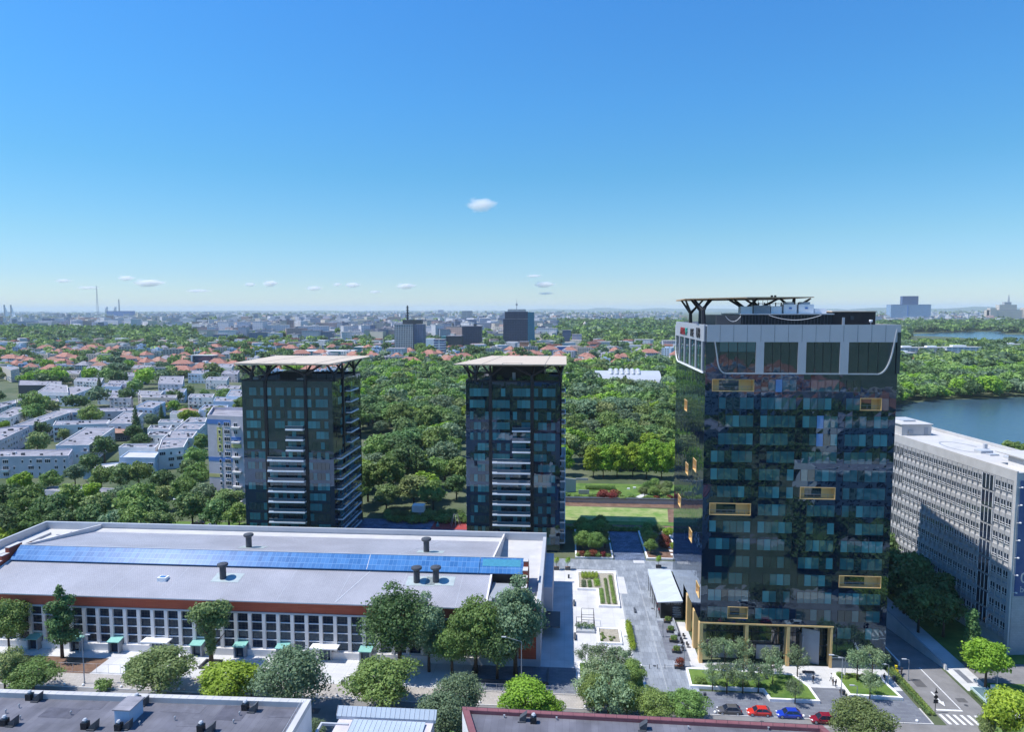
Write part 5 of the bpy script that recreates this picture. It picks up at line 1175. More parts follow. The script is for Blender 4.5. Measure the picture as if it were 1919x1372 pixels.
# steel frame sculpture in the plaza
cg = thing('steel_frame', 'open black steel cage with planting standing in the white plaza', 'sculpture', (4.8, 157, .008))
mb = MB()
def frm(x0, x1, y0, y1, z0, z1, r=.05):
    for x in (x0, x1):
        for y in (y0, y1): mb.tube((x, y, z0), (x, y, z1), r, r, 5)
    for z in (z0, z1):
        for x in (x0, x1): mb.tube((x, y0, z), (x, y1, z), r, r, 5)
        for y in (y0, y1): mb.tube((x0, y, z), (x1, y, z), r, r, 5)
frm(2.8, 7.0, 154, 156.5, .1, 2.6); frm(4.1, 7.0, 157, 160.5, .1, 3.0); mb.build('frame', M['black'], cg)
mb = MB(); mb.box(2.7, 7.1, 153.7, 156.8, .01, .55); mb.build('base', M['lgrey'], cg)
co, tn = crown([(-1.5, -1.6, 1.1, .8, .8, .5), (0, -1.6, 1.2, .9, .8, .6), (1.5, -1.6, 1.0, .8, .8, .5)], 900, .12, 5); o = bpy.data.objects.new('planting', np_mesh('planting', co, tn, M['leafB'])); C.objects.link(o); o.parent = cg
# benches of the plaza, small things
bx('bench', 'slim white slab bench with black frame at the edge of the plaza', 'bench', M['white'], (13.6, 14.6, 152.5, 160.5, .02, .45))
bx('kerb_planter', 'orange wooden planter box at the front of the willow bed', 'planter', M['gold'], (8.6, 12.4, 129.7, 130.3, .55, 1.0))
for i, x in enumerate((1217, 1232, 1246)):
    q = at(x, 1254, .13); mb = MB(); mb.lathe((q[0], q[1], .13), [(.06, 0), (.06, .9), (.03, .93)], 8); tag(mb.build('bollard', M['black'], loc=(q[0], q[1], .13)), ordn(i) + ' black bollard from the left across the stone street', 'bollard', 'bollards across the stone street')
# white spherical bollards along the kerbs
k = 0
for x in list(range(-100, 67, 4)):
    if 14 < x < 27: continue
    mb = MB(); mb.lathe((0, 0, 0), [(.14, 0), (.24, .08), (.26, .2), (.2, .34), (.08, .42)], 10) if k == 0 else None
    if k == 0: b0 = mb.build('bollard', M['white'], loc=(0, 0, 0)); b0.location = (x, 123.8, .12); tag(b0, 'first white round kerb bollard from the left', 'bollard', 'white round bollards along the kerb')
    else: c_ = dup(b0, (x, 123.8, .12), label=ordn(k) + ' white round kerb bollard from the left')
    k += 1
# street lamps
def lamp(u, v, h, arm, label, rz=0, z=.12):
    t = thing('street_lamp', label, 'street lamp', (u, v, z), None, rz)
    mb = MB(); mb.tube((0, 0, 0), (0, 0, h), .11, .06, 8); mb.tube((0, 0, 0), (0, 0, .5), .18, .16, 8); mb.build('pole', M['grey'], t, loc=Z0)
    mb = MB(); mb.tube((0, 0, h), (-arm, 0, h + arm * .28), .05, .04, 6); mb.build('arm', M['grey'], t, loc=Z0)
    mb = MB(); mb.box(-arm - .9, -arm, -.16, .16, h + arm * .28 - .06, h + arm * .28 + .08); mb.build('lamp_head', M['lgrey'], t, loc=Z0)
    return t
lamp(-8.3, 127.6, 10.5, 3.0, 'tall street lamp standing in front of the hall corner and big trees')
lamp(-96.3, 124.6, 10.0, .8, 'street lamp beside the soil patch with a box on its pole', rz=math.pi)
lamp(-118.5, 128.6, 8.0, 3.0, 'street lamp at the far left leaning over the soil patch')
lamp(50.6, 124.0, 11.5, 1.5, 'thin street lamp between the two lawn beds')
for i, (x, y, h) in enumerate([(1702, 1275, 4.2), (1605, 1330, 4.5), (1583, 1275, 4.5), (1664, 1288, 4.5), (1560, 1245, 4.0), (1282, 1250, 4.5), (1242, 1195, 3.8), (1868, 1297, 4.2)]):
    q = at(x, y, .13); lamp(q[0], q[1], h, .5, ['short dark lamp on the ramp lane beside the hedge strips', 'short lamp inside the right lawn bed', 'short lamp at the left corner of the right lawn bed', 'short lamp at the right edge of the right lawn bed', 'lamp at the corner of the gold entrance', 'lamp at the left end of the entrance bed', 'lamp by the cafe flower planters', 'short lamp on the right-hand lawn'][i])
# sign posts
sg_ = thing('traffic_sign', 'dark sign post with triangle, disc and square plates at the ramp hedge end', 'traffic sign', (68.9, 127.2, .13))
mb = MB(); mb.tube((0, 0, 0), (0, 0, 4.6), .06, .06, 8); mb.build('post', M['black'], sg_, loc=Z0)
mb = MB(); mb.lathe((0, 0, 0), [(.42, 0), (.42, .04)], 3); o = mb.build('triangle_plate', M['black'], sg_, loc=Z0); o.rotation_euler = (rad(90), rad(30), 0); o.location = (0, -.08, 3.9)
mb = MB(); mb.lathe((0, 0, 0), [(.38, 0), (.38, .04)], 20); o = mb.build('round_plate', M['black'], sg_, loc=Z0); o.rotation_euler = (rad(90), 0, 0); o.location = (0, -.08, 2.95)
mb = MB(); mb.box(-.4, .4, -.1, -.06, 1.7, 2.45); mb.build('square_plate', M['black'], sg_, loc=Z0)
q = at(1850, 1335, .1); s2 = thing('traffic_sign', 'sign post with a blue disc below a round plate beside the stairwell', 'traffic sign', (q[0], q[1], .02))
mb = MB(); mb.tube((0, 0, 0), (0, 0, 2.6), .04, .04, 8); mb.build('post', M['grey'], s2, loc=Z0)
for z, mt in ((2.3, 'grey'), (1.6, 'bluep')): mb = MB(); mb.lathe((0, 0, 0), [(.36, 0), (.36, .04)], 20); o = mb.build('round_plate', M[mt], s2, loc=Z0); o.rotation_euler = (rad(90), 0, 0); o.location = (0, -.06, z)
for i, (u, v) in enumerate([(13.9, 144), (26.9, 128.6), (54.0, 131.6), (40.5, 135.5), (66.2, 137.6), (0.9, 186)]): bx('litter_bin', ['bin by the willow bed', 'bin at the left end of the entrance bed', 'bin beside the right lawn bed', 'bin on the pale forecourt of the tower', 'bin next to the ramp hedge', 'bin in the shade near the hall'][i] + ', small and dark grey', 'bin', M['dgrey'], (u, u + .5, v, v + .5, .13, 1.05))
for i, (u, v, l) in enumerate([(2.2, 150, 3.0), (2.2, 168, 3.0), (17.2, 165, 2.4), (49, 139.2, 2.4), (42, 140.6, 2.4)]): bx('bench', ['bench at the plaza edge near the low bed', 'bench at the plaza edge near the clipped garden', 'bench in the middle of the stone street', 'bench before the third gold column', 'bench before the second gold column'][i] + ', dark and backless', 'bench', M['dgrey'], (u, u + (.5 if i < 3 else l), v, v + (l if i < 3 else .5), .42, .52), (u + .05, u + .4, v + .1, v + .35, .1, .42), (u + (.05 if i < 3 else l - .4), u + (.4 if i < 3 else l - .05), v + (l - .35 if i < 3 else .1), v + (l - .1 if i < 3 else .35), .1, .42))
# construction fence by the soil patch
fn = thing('site_fence', 'low mesh site fence with a green sheet around the soil patch', 'fence', (-96, 128.6, .12))
mb = MB()
for i in range(16): mb.tube((-120 + i * 2.6, 128.6, .12), (-120 + i * 2.6, 128.6, 2.1), .03, .03, 5)
for z in (.2, 2.05): mb.tube((-120, 128.6, z), (-81, 128.6, z), .025, .025, 5)
mb.build('frame', M['lgrey'], fn); mb = MB(); mb.box(-90.4, -81, 128.62, 128.68, .2, 2.0); mb.build('green_sheet', pm('green_sheet', (.03, .16, .10), .7, var=.2, scale=.6), fn)
fn2 = thing('site_fence', 'mesh site fence under the big trees before the hall', 'fence', (-10, 127.6, .12)); mb = MB()
for i in range(12): mb.tube((-22 + i * 2.2, 127.6, .12), (-22 + i * 2.2, 127.6, 1.9), .03, .03, 5)
for z in (.3, 1.1, 1.85): mb.tube((-22, 127.6, z), (2.2, 127.6, z), .022, .022, 5)
mb.build('frame', M['lgrey'], fn2)
bx('planter', 'square black planter around the ivy covered tree before the hall', 'planter', M['dgrey'], (-76.4, -72.6, 131.7, 132.0, .06, .65), (-76.4, -72.6, 134.6, 134.9, .06, .65), (-76.4, -76.1, 132.0, 134.6, .06, .65), (-72.9, -72.6, 132.0, 134.6, .06, .65))
bx('litter_bin', 'small dark bin on the forecourt near the white canopy', 'bin', M['dgrey'], (-44.6, -43.8, 127.9, 128.4, .12, .9)); bx('litter_bin', 'small pale bin on the forecourt right of a dark one', 'bin', M['lgrey'], (-42.4, -41.3, 127.9, 128.4, .12, .8))
bx('curb_wall', 'dark low wall around the roots of the big trees before the hall', 'wall', M['dgrey'], (-19, -3.2, 131.0, 131.3, .05, .7), (-19, -18.7, 131.3, 136.5, .05, .7), (-3.5, -3.2, 131.3, 136.5, .05, .7))
# ---------------------------------------------------------------- big trees before the hall
tree('tallthin', -108.3, 134.0, 1.2, label='tall narrow tree with a tuft on top before the left part of the hall')
tree('nearA', -121.2, 134.8, 1.0, label='dark round tree at the far left edge before the hall', hs=1.1)
tree('pollard', -74.4, 133.3, 1.22, label='ivy covered tree with a bare topped split crown standing in a black planter', hs=1.05)
tree('bigA', -34.2, 134.6, 1.28, label='broad grey green tree, leftmost of the big trees hiding the hall front', hs=.86)
tree('bigC', -28.0, 134.4, .85, label='slimmer tree growing into the right side of the broad grey green one', hs=1.1)
tree('bigB', -18.2, 134.4, 1.12, label='deep green middle tree of the group before the hall end', hs=1.0); tree('bigC', -10.0, 134.4, 1.18, label='tallest and palest tree, rightmost of the group before the hall end', hs=1.0); tree('bigB', -23.0, 133.4, .8, label='shorter green tree filling the gap between the two groups of big trees', hs=.95)
tree('bigA', -13.6, 132.6, .78, label='lower dark tree between the middle and the rightmost big tree', hs=1.0)
def T2(key, px, py, zc, sc, label, hs=1.0, z=.12, name='broadleaf_tree', cat='tree', group=None):
    q = at(px, py, zc); return tree(key, q[0], q[1], sc, label=label, hs=hs, z=z, name=name, cat=cat, group=group)
T2('nearE', 296, 1264, 4.6, 1.38, 'rounded olive green tree on the pavement left of a bright green one', hs=.68)
T2('nearC', 428, 1284, 3.6, 1.5, 'bright green bushy tree between the olive tree and the grey green tree', hs=.62); T2('nearC', 470, 1280, 3.4, .7, 'smaller bright bush touching the grey green street tree')
T2('nearB', 545, 1286, 6.0, 1.38, 'large grey green tree rising beside the white coping corner', hs=.8)
T2('nearA', 714, 1292, 4.6, 1.36, 'mid green round street tree between the forecourt and the pale metal roof', hs=.66)
T2('nearB', 862, 1308, 5.5, .85, 'grey green tree above the left end of the maroon coping'); T2('nearB', 828, 1358, 6.5, 1.0, 'grey green tree overlapping the pale metal roof at the bottom')
T2('nearC', 985, 1316, 3.6, 1.3, 'bright lime tree just above the maroon coping', hs=.7); T2('nearC', 1030, 1326, 3.4, .62, 'low green bush right of the bright lime tree')
T2('nearA', 1120, 1308, 4.0, .72, 'dark green tree between the willow bed and the maroon coping'); T2('nearA', 1175, 1314, 3.5, .6, 'round tree below the right end of the willow bed'); T2('nearA', 1228, 1330, 3.2, .8, 'round green tree at the foot of the stone street', hs=.72); T2('nearA', 1288, 1328, 3.2, .8, 'round green tree left of the grey parked car', hs=.72)
T2('nearE', 1612, 1352, 4.4, 1.05, 'yellow green tree partly hiding the maroon car', hs=.75); T2('nearC', 1898, 1366, 3.4, 1.25, 'green bush-like tree in the bottom right corner'); T2('nearE', 1862, 1366, 3.0, .55, 'small olive tree left of the bottom right corner')
T2('nearD' if False else 'nearA', 62, 1280, 2.6, 1.0, 'green bush on the pavement near the far left street lamp', hs=.6); T2('nearE', 8, 1268, 3.5, .9, 'pale olive bush at the far left edge above the white coping'); T2('shrub', 195, 1286, .8, 1.6, 'low leafy shrub on the pavement left of the olive tree', name='shrub', cat='shrub')
T2('nearC', 480, 1385, 17, .5, 'tips of a bright tree rising past the felt roof at the bottom edge', z=0, hs=3.4); T2('nearB', 585, 1330, 7, .45, 'thin dark tree against the corner of the foreground block', z=0)
T2('linden', 1849, 1243, 5.2, 1.12, 'bright green round tree on the right lawn in full sun', z=.03)
T2('columnar', 1822, 1195, 6.5, 1.05, 'slender dark tree behind the bright green round one', z=.03)
for i, (u, v, k, s) in enumerate([(86.5, 158, 'parkB', .85), (83.5, 170, 'parkB', 1.0), (86, 182, 'parkB', 1.0), (82.5, 192, 'parkA', 1.0), (84.5, 203, 'parkB', 1.05), (80, 212, 'parkB', 1.0), (89.5, 167, 'parkB', .95), (78, 222, 'parkA', 1.0), (82, 160, 'parkB', .9), (88, 175, 'parkB', 1.05), (81.5, 183, 'parkB', 1.0), (87, 195, 'parkB', 1.1), (79, 203, 'parkB', 1.1)]):
    tree(k, u, v, s, label=ordn(i) + ' nearest of the shaded dark trees between glass tower and office slab', group='shaded trees by the office slab')
bx('site_cabinet', 'small white electric cabinet beside the bright round tree', 'cabinet', M['white'], (83.6, 84.7, 135.0, 135.6, .02, 1.3))
# ---------------------------------------------------------------- vehicles
def rim_tyre(par, x, y, r, w_):
    mb = MB(); n = 20; k0 = len(mb.v)
    for s, rr in ((-w_ / 2, r * .94), (-w_ / 2 + .03, r), (w_ / 2 - .03, r), (w_ / 2, r * .94)):
        for i in range(n): a = 2 * math.pi * i / n; mb.v.append((x + rr * math.cos(a), y + s, r + rr * math.sin(a)))
    for j in range(3):
        for i in range(n): i2 = (i + 1) % n; mb.f.append((j * n + i, j * n + i2, (j + 1) * n + i2, (j + 1) * n + i)); mb.m.append(0)
    mb.f.append(tuple(range(n))); mb.m.append(0); mb.f.append(tuple(3 * n + i for i in reversed(range(n)))); mb.m.append(0)
    t = mb.build('tyre', M['black'], par, loc=Z0); 
    mb = MB(); s = 1 if y > 0 else -1
    for i in range(5):
        a = 2 * math.pi * i / 5; mb.beam((x, y + s * (w_ / 2 + .01), r), (x + r * .6 * math.cos(a), y + s * (w_ / 2 + .01), r + r * .6 * math.sin(a)), .03, .09)
    mb.tube((x, y + s * w_ / 2, r), (x, y + s * (w_ / 2 + .012), r), r * .64, r * .64, 18); mb.build('rim', M['lgrey'], t, loc=Z0)
CARPAINT = {}
def car(u, v, rz, col, label, L=4.2, W=1.78, H=1.48, group=None, est=False, z=.004):
    key = tuple(col)
    if key not in CARPAINT:
        m = pm('car_paint', col, .22, var=0, spec=.6); m.node_tree.nodes['Principled BSDF'].inputs['Coat Weight'].default_value = .6; CARPAINT[key] = m
    P = CARPAINT[key]; t = thing('parked_car', label, 'car', (u, v, z), group, rz)
    # side outline, front at -x
    lo = [(-.5, .28), (-.505, .5), (-.47, .62), (-.40, .70), (-.24, .86)]
    prof = [(-.500, .26, .86), (-.505, .52, .92), (-.46, .66, .95), (-.36, .76, .98), (-.245, .86, 1.0), (-.10, .90, 1.0), (.15, .93, 1.0), (.36, .95, .99), (.455, .93, .96), (.49, .72, .93), (.495, .45, .92), (.48, .28, .9)]
    mb = MB(); nn = len(prof); hw = W / 2
    # lower body as a loft across the width
    ring = []
    for s, f_ in ((-1, .88), (-1, 1.0), (-.86, 1.0), (.86, 1.0), (1, 1.0), (1, .88)): pass
    secs = [(-hw, .0), (-hw * .93, 1.0), (0, 1.03), (hw * .93, 1.0), (hw, .0)]
    # build by sections along x
    xs_ = [-.5, -.485, -.44, -.36, -.25, -.1, .1, .3, .42, .475, .497]
    top = [.55, .64, .70, .77, .87, .91, .93, .95, .95, .88, .60]; bot = [.34, .26, .22, .22, .22, .22, .22, .22, .24, .30, .38]; wd = [.80, .90, .955, .985, 1, 1, 1, 1, .98, .94, .86]
    S_ = []
    for x, a, b, c in zip(xs_, top, bot, wd):
        w2 = hw * c; S_.append([(x * L, -w2 * .94, b), (x * L, -w2, b + .12), (x * L, -w2, (a + b) / 2 + .08), (x * L, -w2 * .93, a - .03), (x * L, -w2 * .7, a + .01), (x * L, w2 * .7, a + .01), (x * L, w2 * .93, a - .03), (x * L, w2, (a + b) / 2 + .08), (x * L, w2, b + .12), (x * L, w2 * .94, b)])
    k = len(S_[0]); mb.v = [p for s in S_ for p in s]
    for i in range(len(S_) - 1):
        for j in range(k):
            j2 = (j + 1) % k; mb.f.append((i * k + j, i * k + j2, (i + 1) * k + j2, (i + 1) * k + j)); mb.m.append(0)
    mb.f.append(tuple(reversed(range(k)))); mb.m.append(0); mb.f.append(tuple((len(S_) - 1) * k + j for j in range(k))); mb.m.append(0)
    body = mb.build('body', P, t, smooth=True, loc=Z0)
    # cabin
    xb = [-.235 * L, (.47 if est else .455) * L]; xt = [-.06 * L, (.36 if est else .30) * L]; zb, zt_ = .88, H; wb, wt = hw * .93, hw * .72
    mb = MB(); mb.hexa([(xb[0], -wb, zb), (xb[1], -wb, zb + .05), (xb[1], wb, zb + .05), (xb[0], wb, zb), (xt[0], -wt, zt_ - .05), (xt[1], -wt, zt_ - .04), (xt[1], wt, zt_ - .04), (xt[0], wt, zt_ - .05)])
    mb.build('glasshouse', M['wglass'], t, loc=Z0)
    mb = MB(); mb.hexa([(xt[0] - .1, -wt - .02, zt_ - .07), (xt[1] + .12, -wt - .02, zt_ - .06), (xt[1] + .12, wt + .02, zt_ - .06), (xt[0] - .1, wt + .02, zt_ - .07), (xt[0] + .1, -wt * .85, zt_ + .01), (xt[1], -wt * .85, zt_), (xt[1], wt * .85, zt_), (xt[0] + .1, wt * .85, zt_ + .01)])
    for s in (-1, 1):
        mb.beam((xb[0] - .02, s * wb, zb), (xt[0], s * wt, zt_ - .04), .06, .07); mb.beam((xb[1] + .02, s * wb, zb + .04), (xt[1], s * wt, zt_ - .04), .07, .12); xm = (xb[0] + xb[1]) / 2; mb.beam((xm, s * (wb + .005), zb), (xm, s * (wt + .005), zt_ - .05), .03, .08)
    mb.build('roof', P, t, loc=Z0)
    for s in (-1, 1):
        mb = MB(); mb.box(-.495 * L, -.44 * L, s * hw * .62 - .17, s * hw * .62 + .17, .58, .70); mb.build('headlight', M['white'], t, loc=Z0)
        mb = MB(); mb.box(.47 * L, .497 * L, s * hw * .72 - .15, s * hw * .72 + .15, .68, .86); mb.build('tail_light', pm('tail_red', (.35, .01, .01), .3, var=0) if 'tail' not in M else M['tail'], t, loc=Z0)
        mb = MB(); mb.box(-.19 * L, -.14 * L, s * (hw + .02) - .08, s * (hw + .02) + .08, .9, 1.02); mb.build('mirror', P, t, loc=Z0)
    mb = MB(); mb.box(-.507 * L, -.495 * L, -.26, .26, .38, .49); mb.build('number_plate', M['white'], t, loc=Z0)
    for x in (-.32, .32):
        for s in (-1, 1): rim_tyre(t, x * L, s * (hw - .09), .32, .2)
    return t
M['tail'] = pm('tail_light_red', (.35, .01, .01), .3, var=0)
G_ = 'cars parked along the kerb'
car(*at(1366, 1337, 0), 0, (.10, .095, .095), 'grey hatchback parked at the kerb, leftmost of the row', L=4.35, group=G_)
car(*at(1422, 1340, 0), 0, (.60, .035, .02), 'bright red hatchback parked between a grey and a blue car', L=4.3, group=G_)
car(*at(1478, 1344, 0), 0, (.015, .05, .42), 'blue car parked between the bright red and the maroon one', L=4.4, group=G_)
car(*at(1541, 1354, 0), 0, (.23, .012, .025), 'dark maroon car half hidden by a yellow green tree', L=4.3, H=1.6, group=G_)
car(*at(1622, 1356, 0), 0, (.70, .70, .70), 'white car glimpsed under the yellow green tree', L=4.4, group=G_)
car(46, 112.5, math.pi, (.65, .65, .66), 'white car driving past, seen mirrored in the tower glass', L=4.4)
car(*at(371, 984, 0), .1, (.03, .03, .035), 'black car parked behind the hall under the trees', L=4.6)
car(*at(356, 960, 0), .3, (.5, .5, .52), 'silver car in the shade beside the path behind the hall', L=4.3); car(*at(336, 937, 0), .6, (.6, .6, .6), 'white car deep under the trees at the path bend', L=4.3)
bx('utility_box', 'pale utility box on the lawn behind the hall beside a black car', 'cabinet', M['lgrey'], (lambda q: (q[0] - 1.4, q[0] + 1.4, q[1] - .8, q[1] + .8, .03, 1.1))(at(398, 988, 0)))
# ---------------------------------------------------------------- people
def person(u, v, rz, label, top, legs, skin=(.42, .25, .18), hair=(.03, .02, .015), stride=.22, arm=.15, z=.13, sit=False, h=1.74):
    s = h / 1.74; me = bpy.data.meshes.new('body')
    if sit: J = {'pel': (0, 0, .5), 'chest': (0, .02, .95), 'neck': (0, .02, 1.1), 'head': (0, -.02, 1.26), 'hl': (-.1, -.05, .48), 'kl': (-.12, -.45, .5), 'fl': (-.12, -.45, .08), 'tl': (-.12, -.6, .04), 'hr': (.1, -.05, .48), 'kr': (.12, -.45, .5), 'fr': (.12, -.45, .08), 'tr': (.12, -.6, .04), 'sl': (-.19, .02, 1.03), 'el': (-.24, -.12, .78), 'wl': (-.12, -.34, .68), 'hnl': (-.08, -.42, .68), 'sr': (.19, .02, 1.03), 'er': (.24, -.12, .78), 'wr': (.12, -.34, .68), 'hnr': (.08, -.42, .68)}
    else: J = {'pel': (0, 0, .93), 'chest': (0, -.02, 1.3), 'neck': (0, -.02, 1.47), 'head': (0, -.05, 1.63), 'hl': (-.1, 0, .88), 'kl': (-.1, -stride * .7, .48), 'fl': (-.1, -stride, .08), 'tl': (-.1, -stride - .17, .04), 'hr': (.1, 0, .88), 'kr': (.1, stride * .2, .48), 'fr': (.1, stride, .09), 'tr': (.1, stride - .15, .04), 'sl': (-.19, -.02, 1.40), 'el': (-.24, arm * .5, 1.12), 'wl': (-.23, arm * .2 - .05, .88), 'hnl': (-.22, arm * .2 - .1, .79), 'sr': (.19, -.02, 1.40), 'er': (.24, -arm * .3, 1.12), 'wr': (.22, -arm * 1.3, .90), 'hnr': (.20, -arm * 1.7, .82)}
    nm = list(J); ix = {k: i for i, k in enumerate(nm)}
    E_ = [('pel', 'chest'), ('chest', 'neck'), ('neck', 'head')] + [(a + b, c + b) if a != 'pel' else None for b in 'lr' for a, c in (('h', 'k'), ('k', 'f'), ('f', 't'), ('s', 'e'), ('e', 'w'))] + [('pel', 'hl'), ('pel', 'hr'), ('chest', 'sl'), ('chest', 'sr'), ('wl', 'hnl'), ('wr', 'hnr')]
    Rr = {'pel': (.15, .11), 'chest': (.16, .11), 'neck': (.055, .055), 'head': (.09, .11)}
    for b in 'lr': Rr.update({'h' + b: (.09, .09), 'k' + b: (.06, .06), 'f' + b: (.042, .042), 't' + b: (.045, .03), 's' + b: (.06, .06), 'e' + b: (.045, .045), 'w' + b: (.03, .03), 'hn' + b: (.04, .022)})
    me.from_pydata([tuple(c * s for c in J[k]) for k in nm], [(ix[a], ix[b]) for a, b in E_], [])
    o = bpy.data.objects.new('tmp', me); C.objects.link(o); mo = o.modifiers.new('s', 'SKIN'); mo.use_smooth_shade = True
    for k in nm: sv = me.skin_vertices[0].data[ix[k]]; sv.radius = (Rr[k][0] * s, Rr[k][1] * s); sv.use_root = (k == 'pel')
    m2 = o.modifiers.new('u', 'SUBSURF'); m2.levels = 1; m2.render_levels = 1
    dg = bpy.context.evaluated_depsgraph_get(); bm_ = bpy.data.meshes.new_from_object(o.evaluated_get(dg)); bpy.data.objects.remove(o)
    mats = [pm('shirt', top, .8, var=.05), pm('trousers', legs, .8, var=.05), pm('skin', skin, .6, var=0), pm('shoes', (.03, .03, .03), .5, var=0)]
    bm_.materials.clear(); [bm_.materials.append(m) for m in mats]
    waist = (.55 if sit else .92) * s; nk = (1.12 if sit else 1.48) * s
    for p in bm_.polygons:
        c = p.center; q = 0
        if c.z > nk: q = 2
        elif not sit and abs(c.x) > .17 * s and c.z < 1.1 * s: q = 2
        elif c.z < .07 * s: q = 3
        elif c.z < waist and not (sit and abs(c.x) > .3): q = 1
        p.material_index = q
    t = thing('person', label, 'person', (u, v, z), None, rz); b = bpy.data.objects.new('body', bm_); C.objects.link(b); b.parent = t
    hx, hy, hz = (c * s for c in J['head']); mb = MB(); mb.lathe((hx, hy + .015, hz - .03), [(.085, 0), (.105, .05), (.108, .1), (.085, .155), (.03, .18)], 12); mb.build('hair', pm('hair', hair, .6, var=0), t, smooth=True, loc=Z0)
    mb = MB(); mb.box(hx - .012, hx + .012, hy - .135, hy - .09, hz - .02, hz + .02); mb.build('nose', mats[2], t, loc=Z0)
    mb = MB(); mb.box(hx - .045, hx - .02, hy - .108, hy - .095, hz + .02, hz + .035); mb.box(hx + .02, hx + .045, hy - .108, hy - .095, hz + .02, hz + .035); mb.build('eye', M['black'], t, loc=Z0)
    return t
person(*at(1524, 1281, .13), rad(200), 'person in dark clothes walking across the pale forecourt with a long shadow', (.03, .03, .04), (.03, .03, .04), stride=.3)
person(*at(1557, 1278, .13), rad(90), 'person in a white top standing left of a dark group near the lawn bed', (.7, .7, .7), (.04, .04, .06))
person(*at(1561, 1286, .13), rad(-80), 'person in black facing the one in the white top', (.02, .02, .025), (.03, .03, .04), stride=.05)
person(*at(1566, 1289, .13), rad(30), 'person in black closest to the corner of the lawn bed', (.025, .02, .02), (.02, .02, .03), stride=.1)
person(*at(1575, 1306, .13), rad(10), 'person in dark clothes at the front left corner of the right lawn bed', (.03, .03, .035), (.03, .03, .04), stride=.15)
person(*at(1657, 1271, .6), 0, 'seated person in black on the right rim of the lawn bed', (.02, .02, .02), (.02, .02, .03), sit=True, z=.2)
person(*at(942, 1312, .12), rad(70), 'person in a white top and pale trousers on the pavement under the big trees', (.75, .75, .75), (.5, .52, .6), stride=.25, z=.12)
person(*at(990, 1285, .06), rad(10), 'person in a red jacket behind the mesh fence', (.5, .04, .05), (.05, .05, .12), stride=.05, z=.06)
person(*at(1231, 1140, .13), rad(90), 'person in a pink top beside the cafe side frame, farther of two', (.65, .15, .2), (.05, .05, .07), stride=.1)
person(*at(1235, 1151, .13), rad(70), 'person in a red and white top beside the cafe, nearer of two', (.6, .03, .06), (.03, .03, .04), stride=.15)
person(*at(1408, 1258, .13), rad(180), 'person in dark clothes by the gold columns between birches', (.04, .04, .05), (.04, .04, .05), stride=.2)
# motor scooters
def scooter(u, v, rz, col, label):
    t = thing('motor_scooter', label, 'scooter', (u, v, .13), None, rz); P = pm('scooter_paint', col, .3, var=0)
    for x in (-.6, .6):
        mb = MB(); n = 16
        for s, rr in ((-.05, .2), (.05, .2)):
            for i in range(n): a = 2 * math.pi * i / n; mb.v.append((x + .24 * math.cos(a), s, .24 + .24 * math.sin(a)))
        for i in range(n): mb.f.append((i, (i + 1) % n, n + (i + 1) % n, n + i)); mb.m.append(0)
        mb.f.append(tuple(range(n))); mb.f.append(tuple(n + i for i in reversed(range(n)))); mb.m += [0, 0]; mb.build('wheel', M['black'], t, loc=Z0)
    mb = MB(); mb.beam((-.45, 0, .35), (.45, 0, .35), .28, .14); mb.hexa([(.1, -.16, .4), (.75, -.14, .45), (.75, .14, .45), (.1, .16, .4), (.15, -.13, .68), (.75, -.1, .74), (.75, .1, .74), (.15, .13, .68)]); mb.beam((-.5, 0, .3), (-.4, 0, .95), .26, .08); mb.build('body', P, t, loc=Z0)
    mb = MB(); mb.box(.12, .62, -.12, .12, .7, .8); mb.build('seat', M['black'], t, loc=Z0); mb = MB(); mb.tube((-.4, -.3, 1.02), (-.4, .3, 1.02), .02, .02, 6); mb.tube((-.5, 0, .3), (-.4, 0, 1.02), .03, .03, 6); mb.build('handlebar', M['black'], t, loc=Z0)
    mb = MB(); mb.box(.55, .95, -.22, .22, .78, 1.2); mb.build('delivery_box', P, t, loc=Z0)
scooter(*at(1681, 1262, .13), rad(80), (.75, .62, .03), 'yellow delivery scooter with a box at the head of the ramp hedge')
scooter(*at(1689, 1266, .13), rad(60), (.05, .05, .06), 'dark scooter parked right of the yellow one')
# ---------------------------------------------------------------- behind the plaza
def stone_box(name, label, cat, mat, q, w_, d_, h_, z=0): return bx(name, label, cat, mat, (q[0] - w_ / 2, q[0] + w_ / 2, q[1], q[1] + d_, z, z + h_))
kq = at(784, 976, 0)
kk = thing('lookout_kiosk', 'pale concrete kiosk on a narrow stem between the two apartment towers', 'kiosk', (kq[0], kq[1], 0))
mb = MB(); mb.box(kq[0] - 1.0, kq[0] + 1.0, kq[1], kq[1] + 1.8, 0, 3.2); mb.build('stem', M['grey'], kk); mb = MB(); mb.box(kq[0] - 2.1, kq[0] + 2.1, kq[1] - .8, kq[1] + 2.6, 3.2, 5.6); mb.build('cabin', M['plaster'], kk)
rs = random.Random(21)
for i in range(30):
    x = 730 + i * 4.9; y = 972 + rs.uniform(-3, 6); q = at(x, y, .5); plant('shrub', q[0], q[1], rs.uniform(1.3, 2.6), ordn(i) + ' shrub from the left in the border between the apartment towers', group='shrubs between the apartment towers', z=0)
for i in range(9):
    q = at(726 + i * 17, 966 + rs.uniform(-2, 3), 1.5); plant('nearE' if i % 3 else 'nearA', q[0], q[1], rs.uniform(.3, .42), ordn(i) + ' small round tree from the left in the border between the towers', 'tree', 'small_tree', z=0)
pg = thing('playground_frame', 'spindly climbing frame on the red playground between the towers', 'playground', (-38, 231, .03)); mb = MB()
for i in range(8): a = i * .8; mb.tube((-38 + 2 * math.cos(a), 231 + 2 * math.sin(a), .03), (-38 + .6 * math.cos(a), 231 + .6 * math.sin(a), 4), .05, .05, 5)
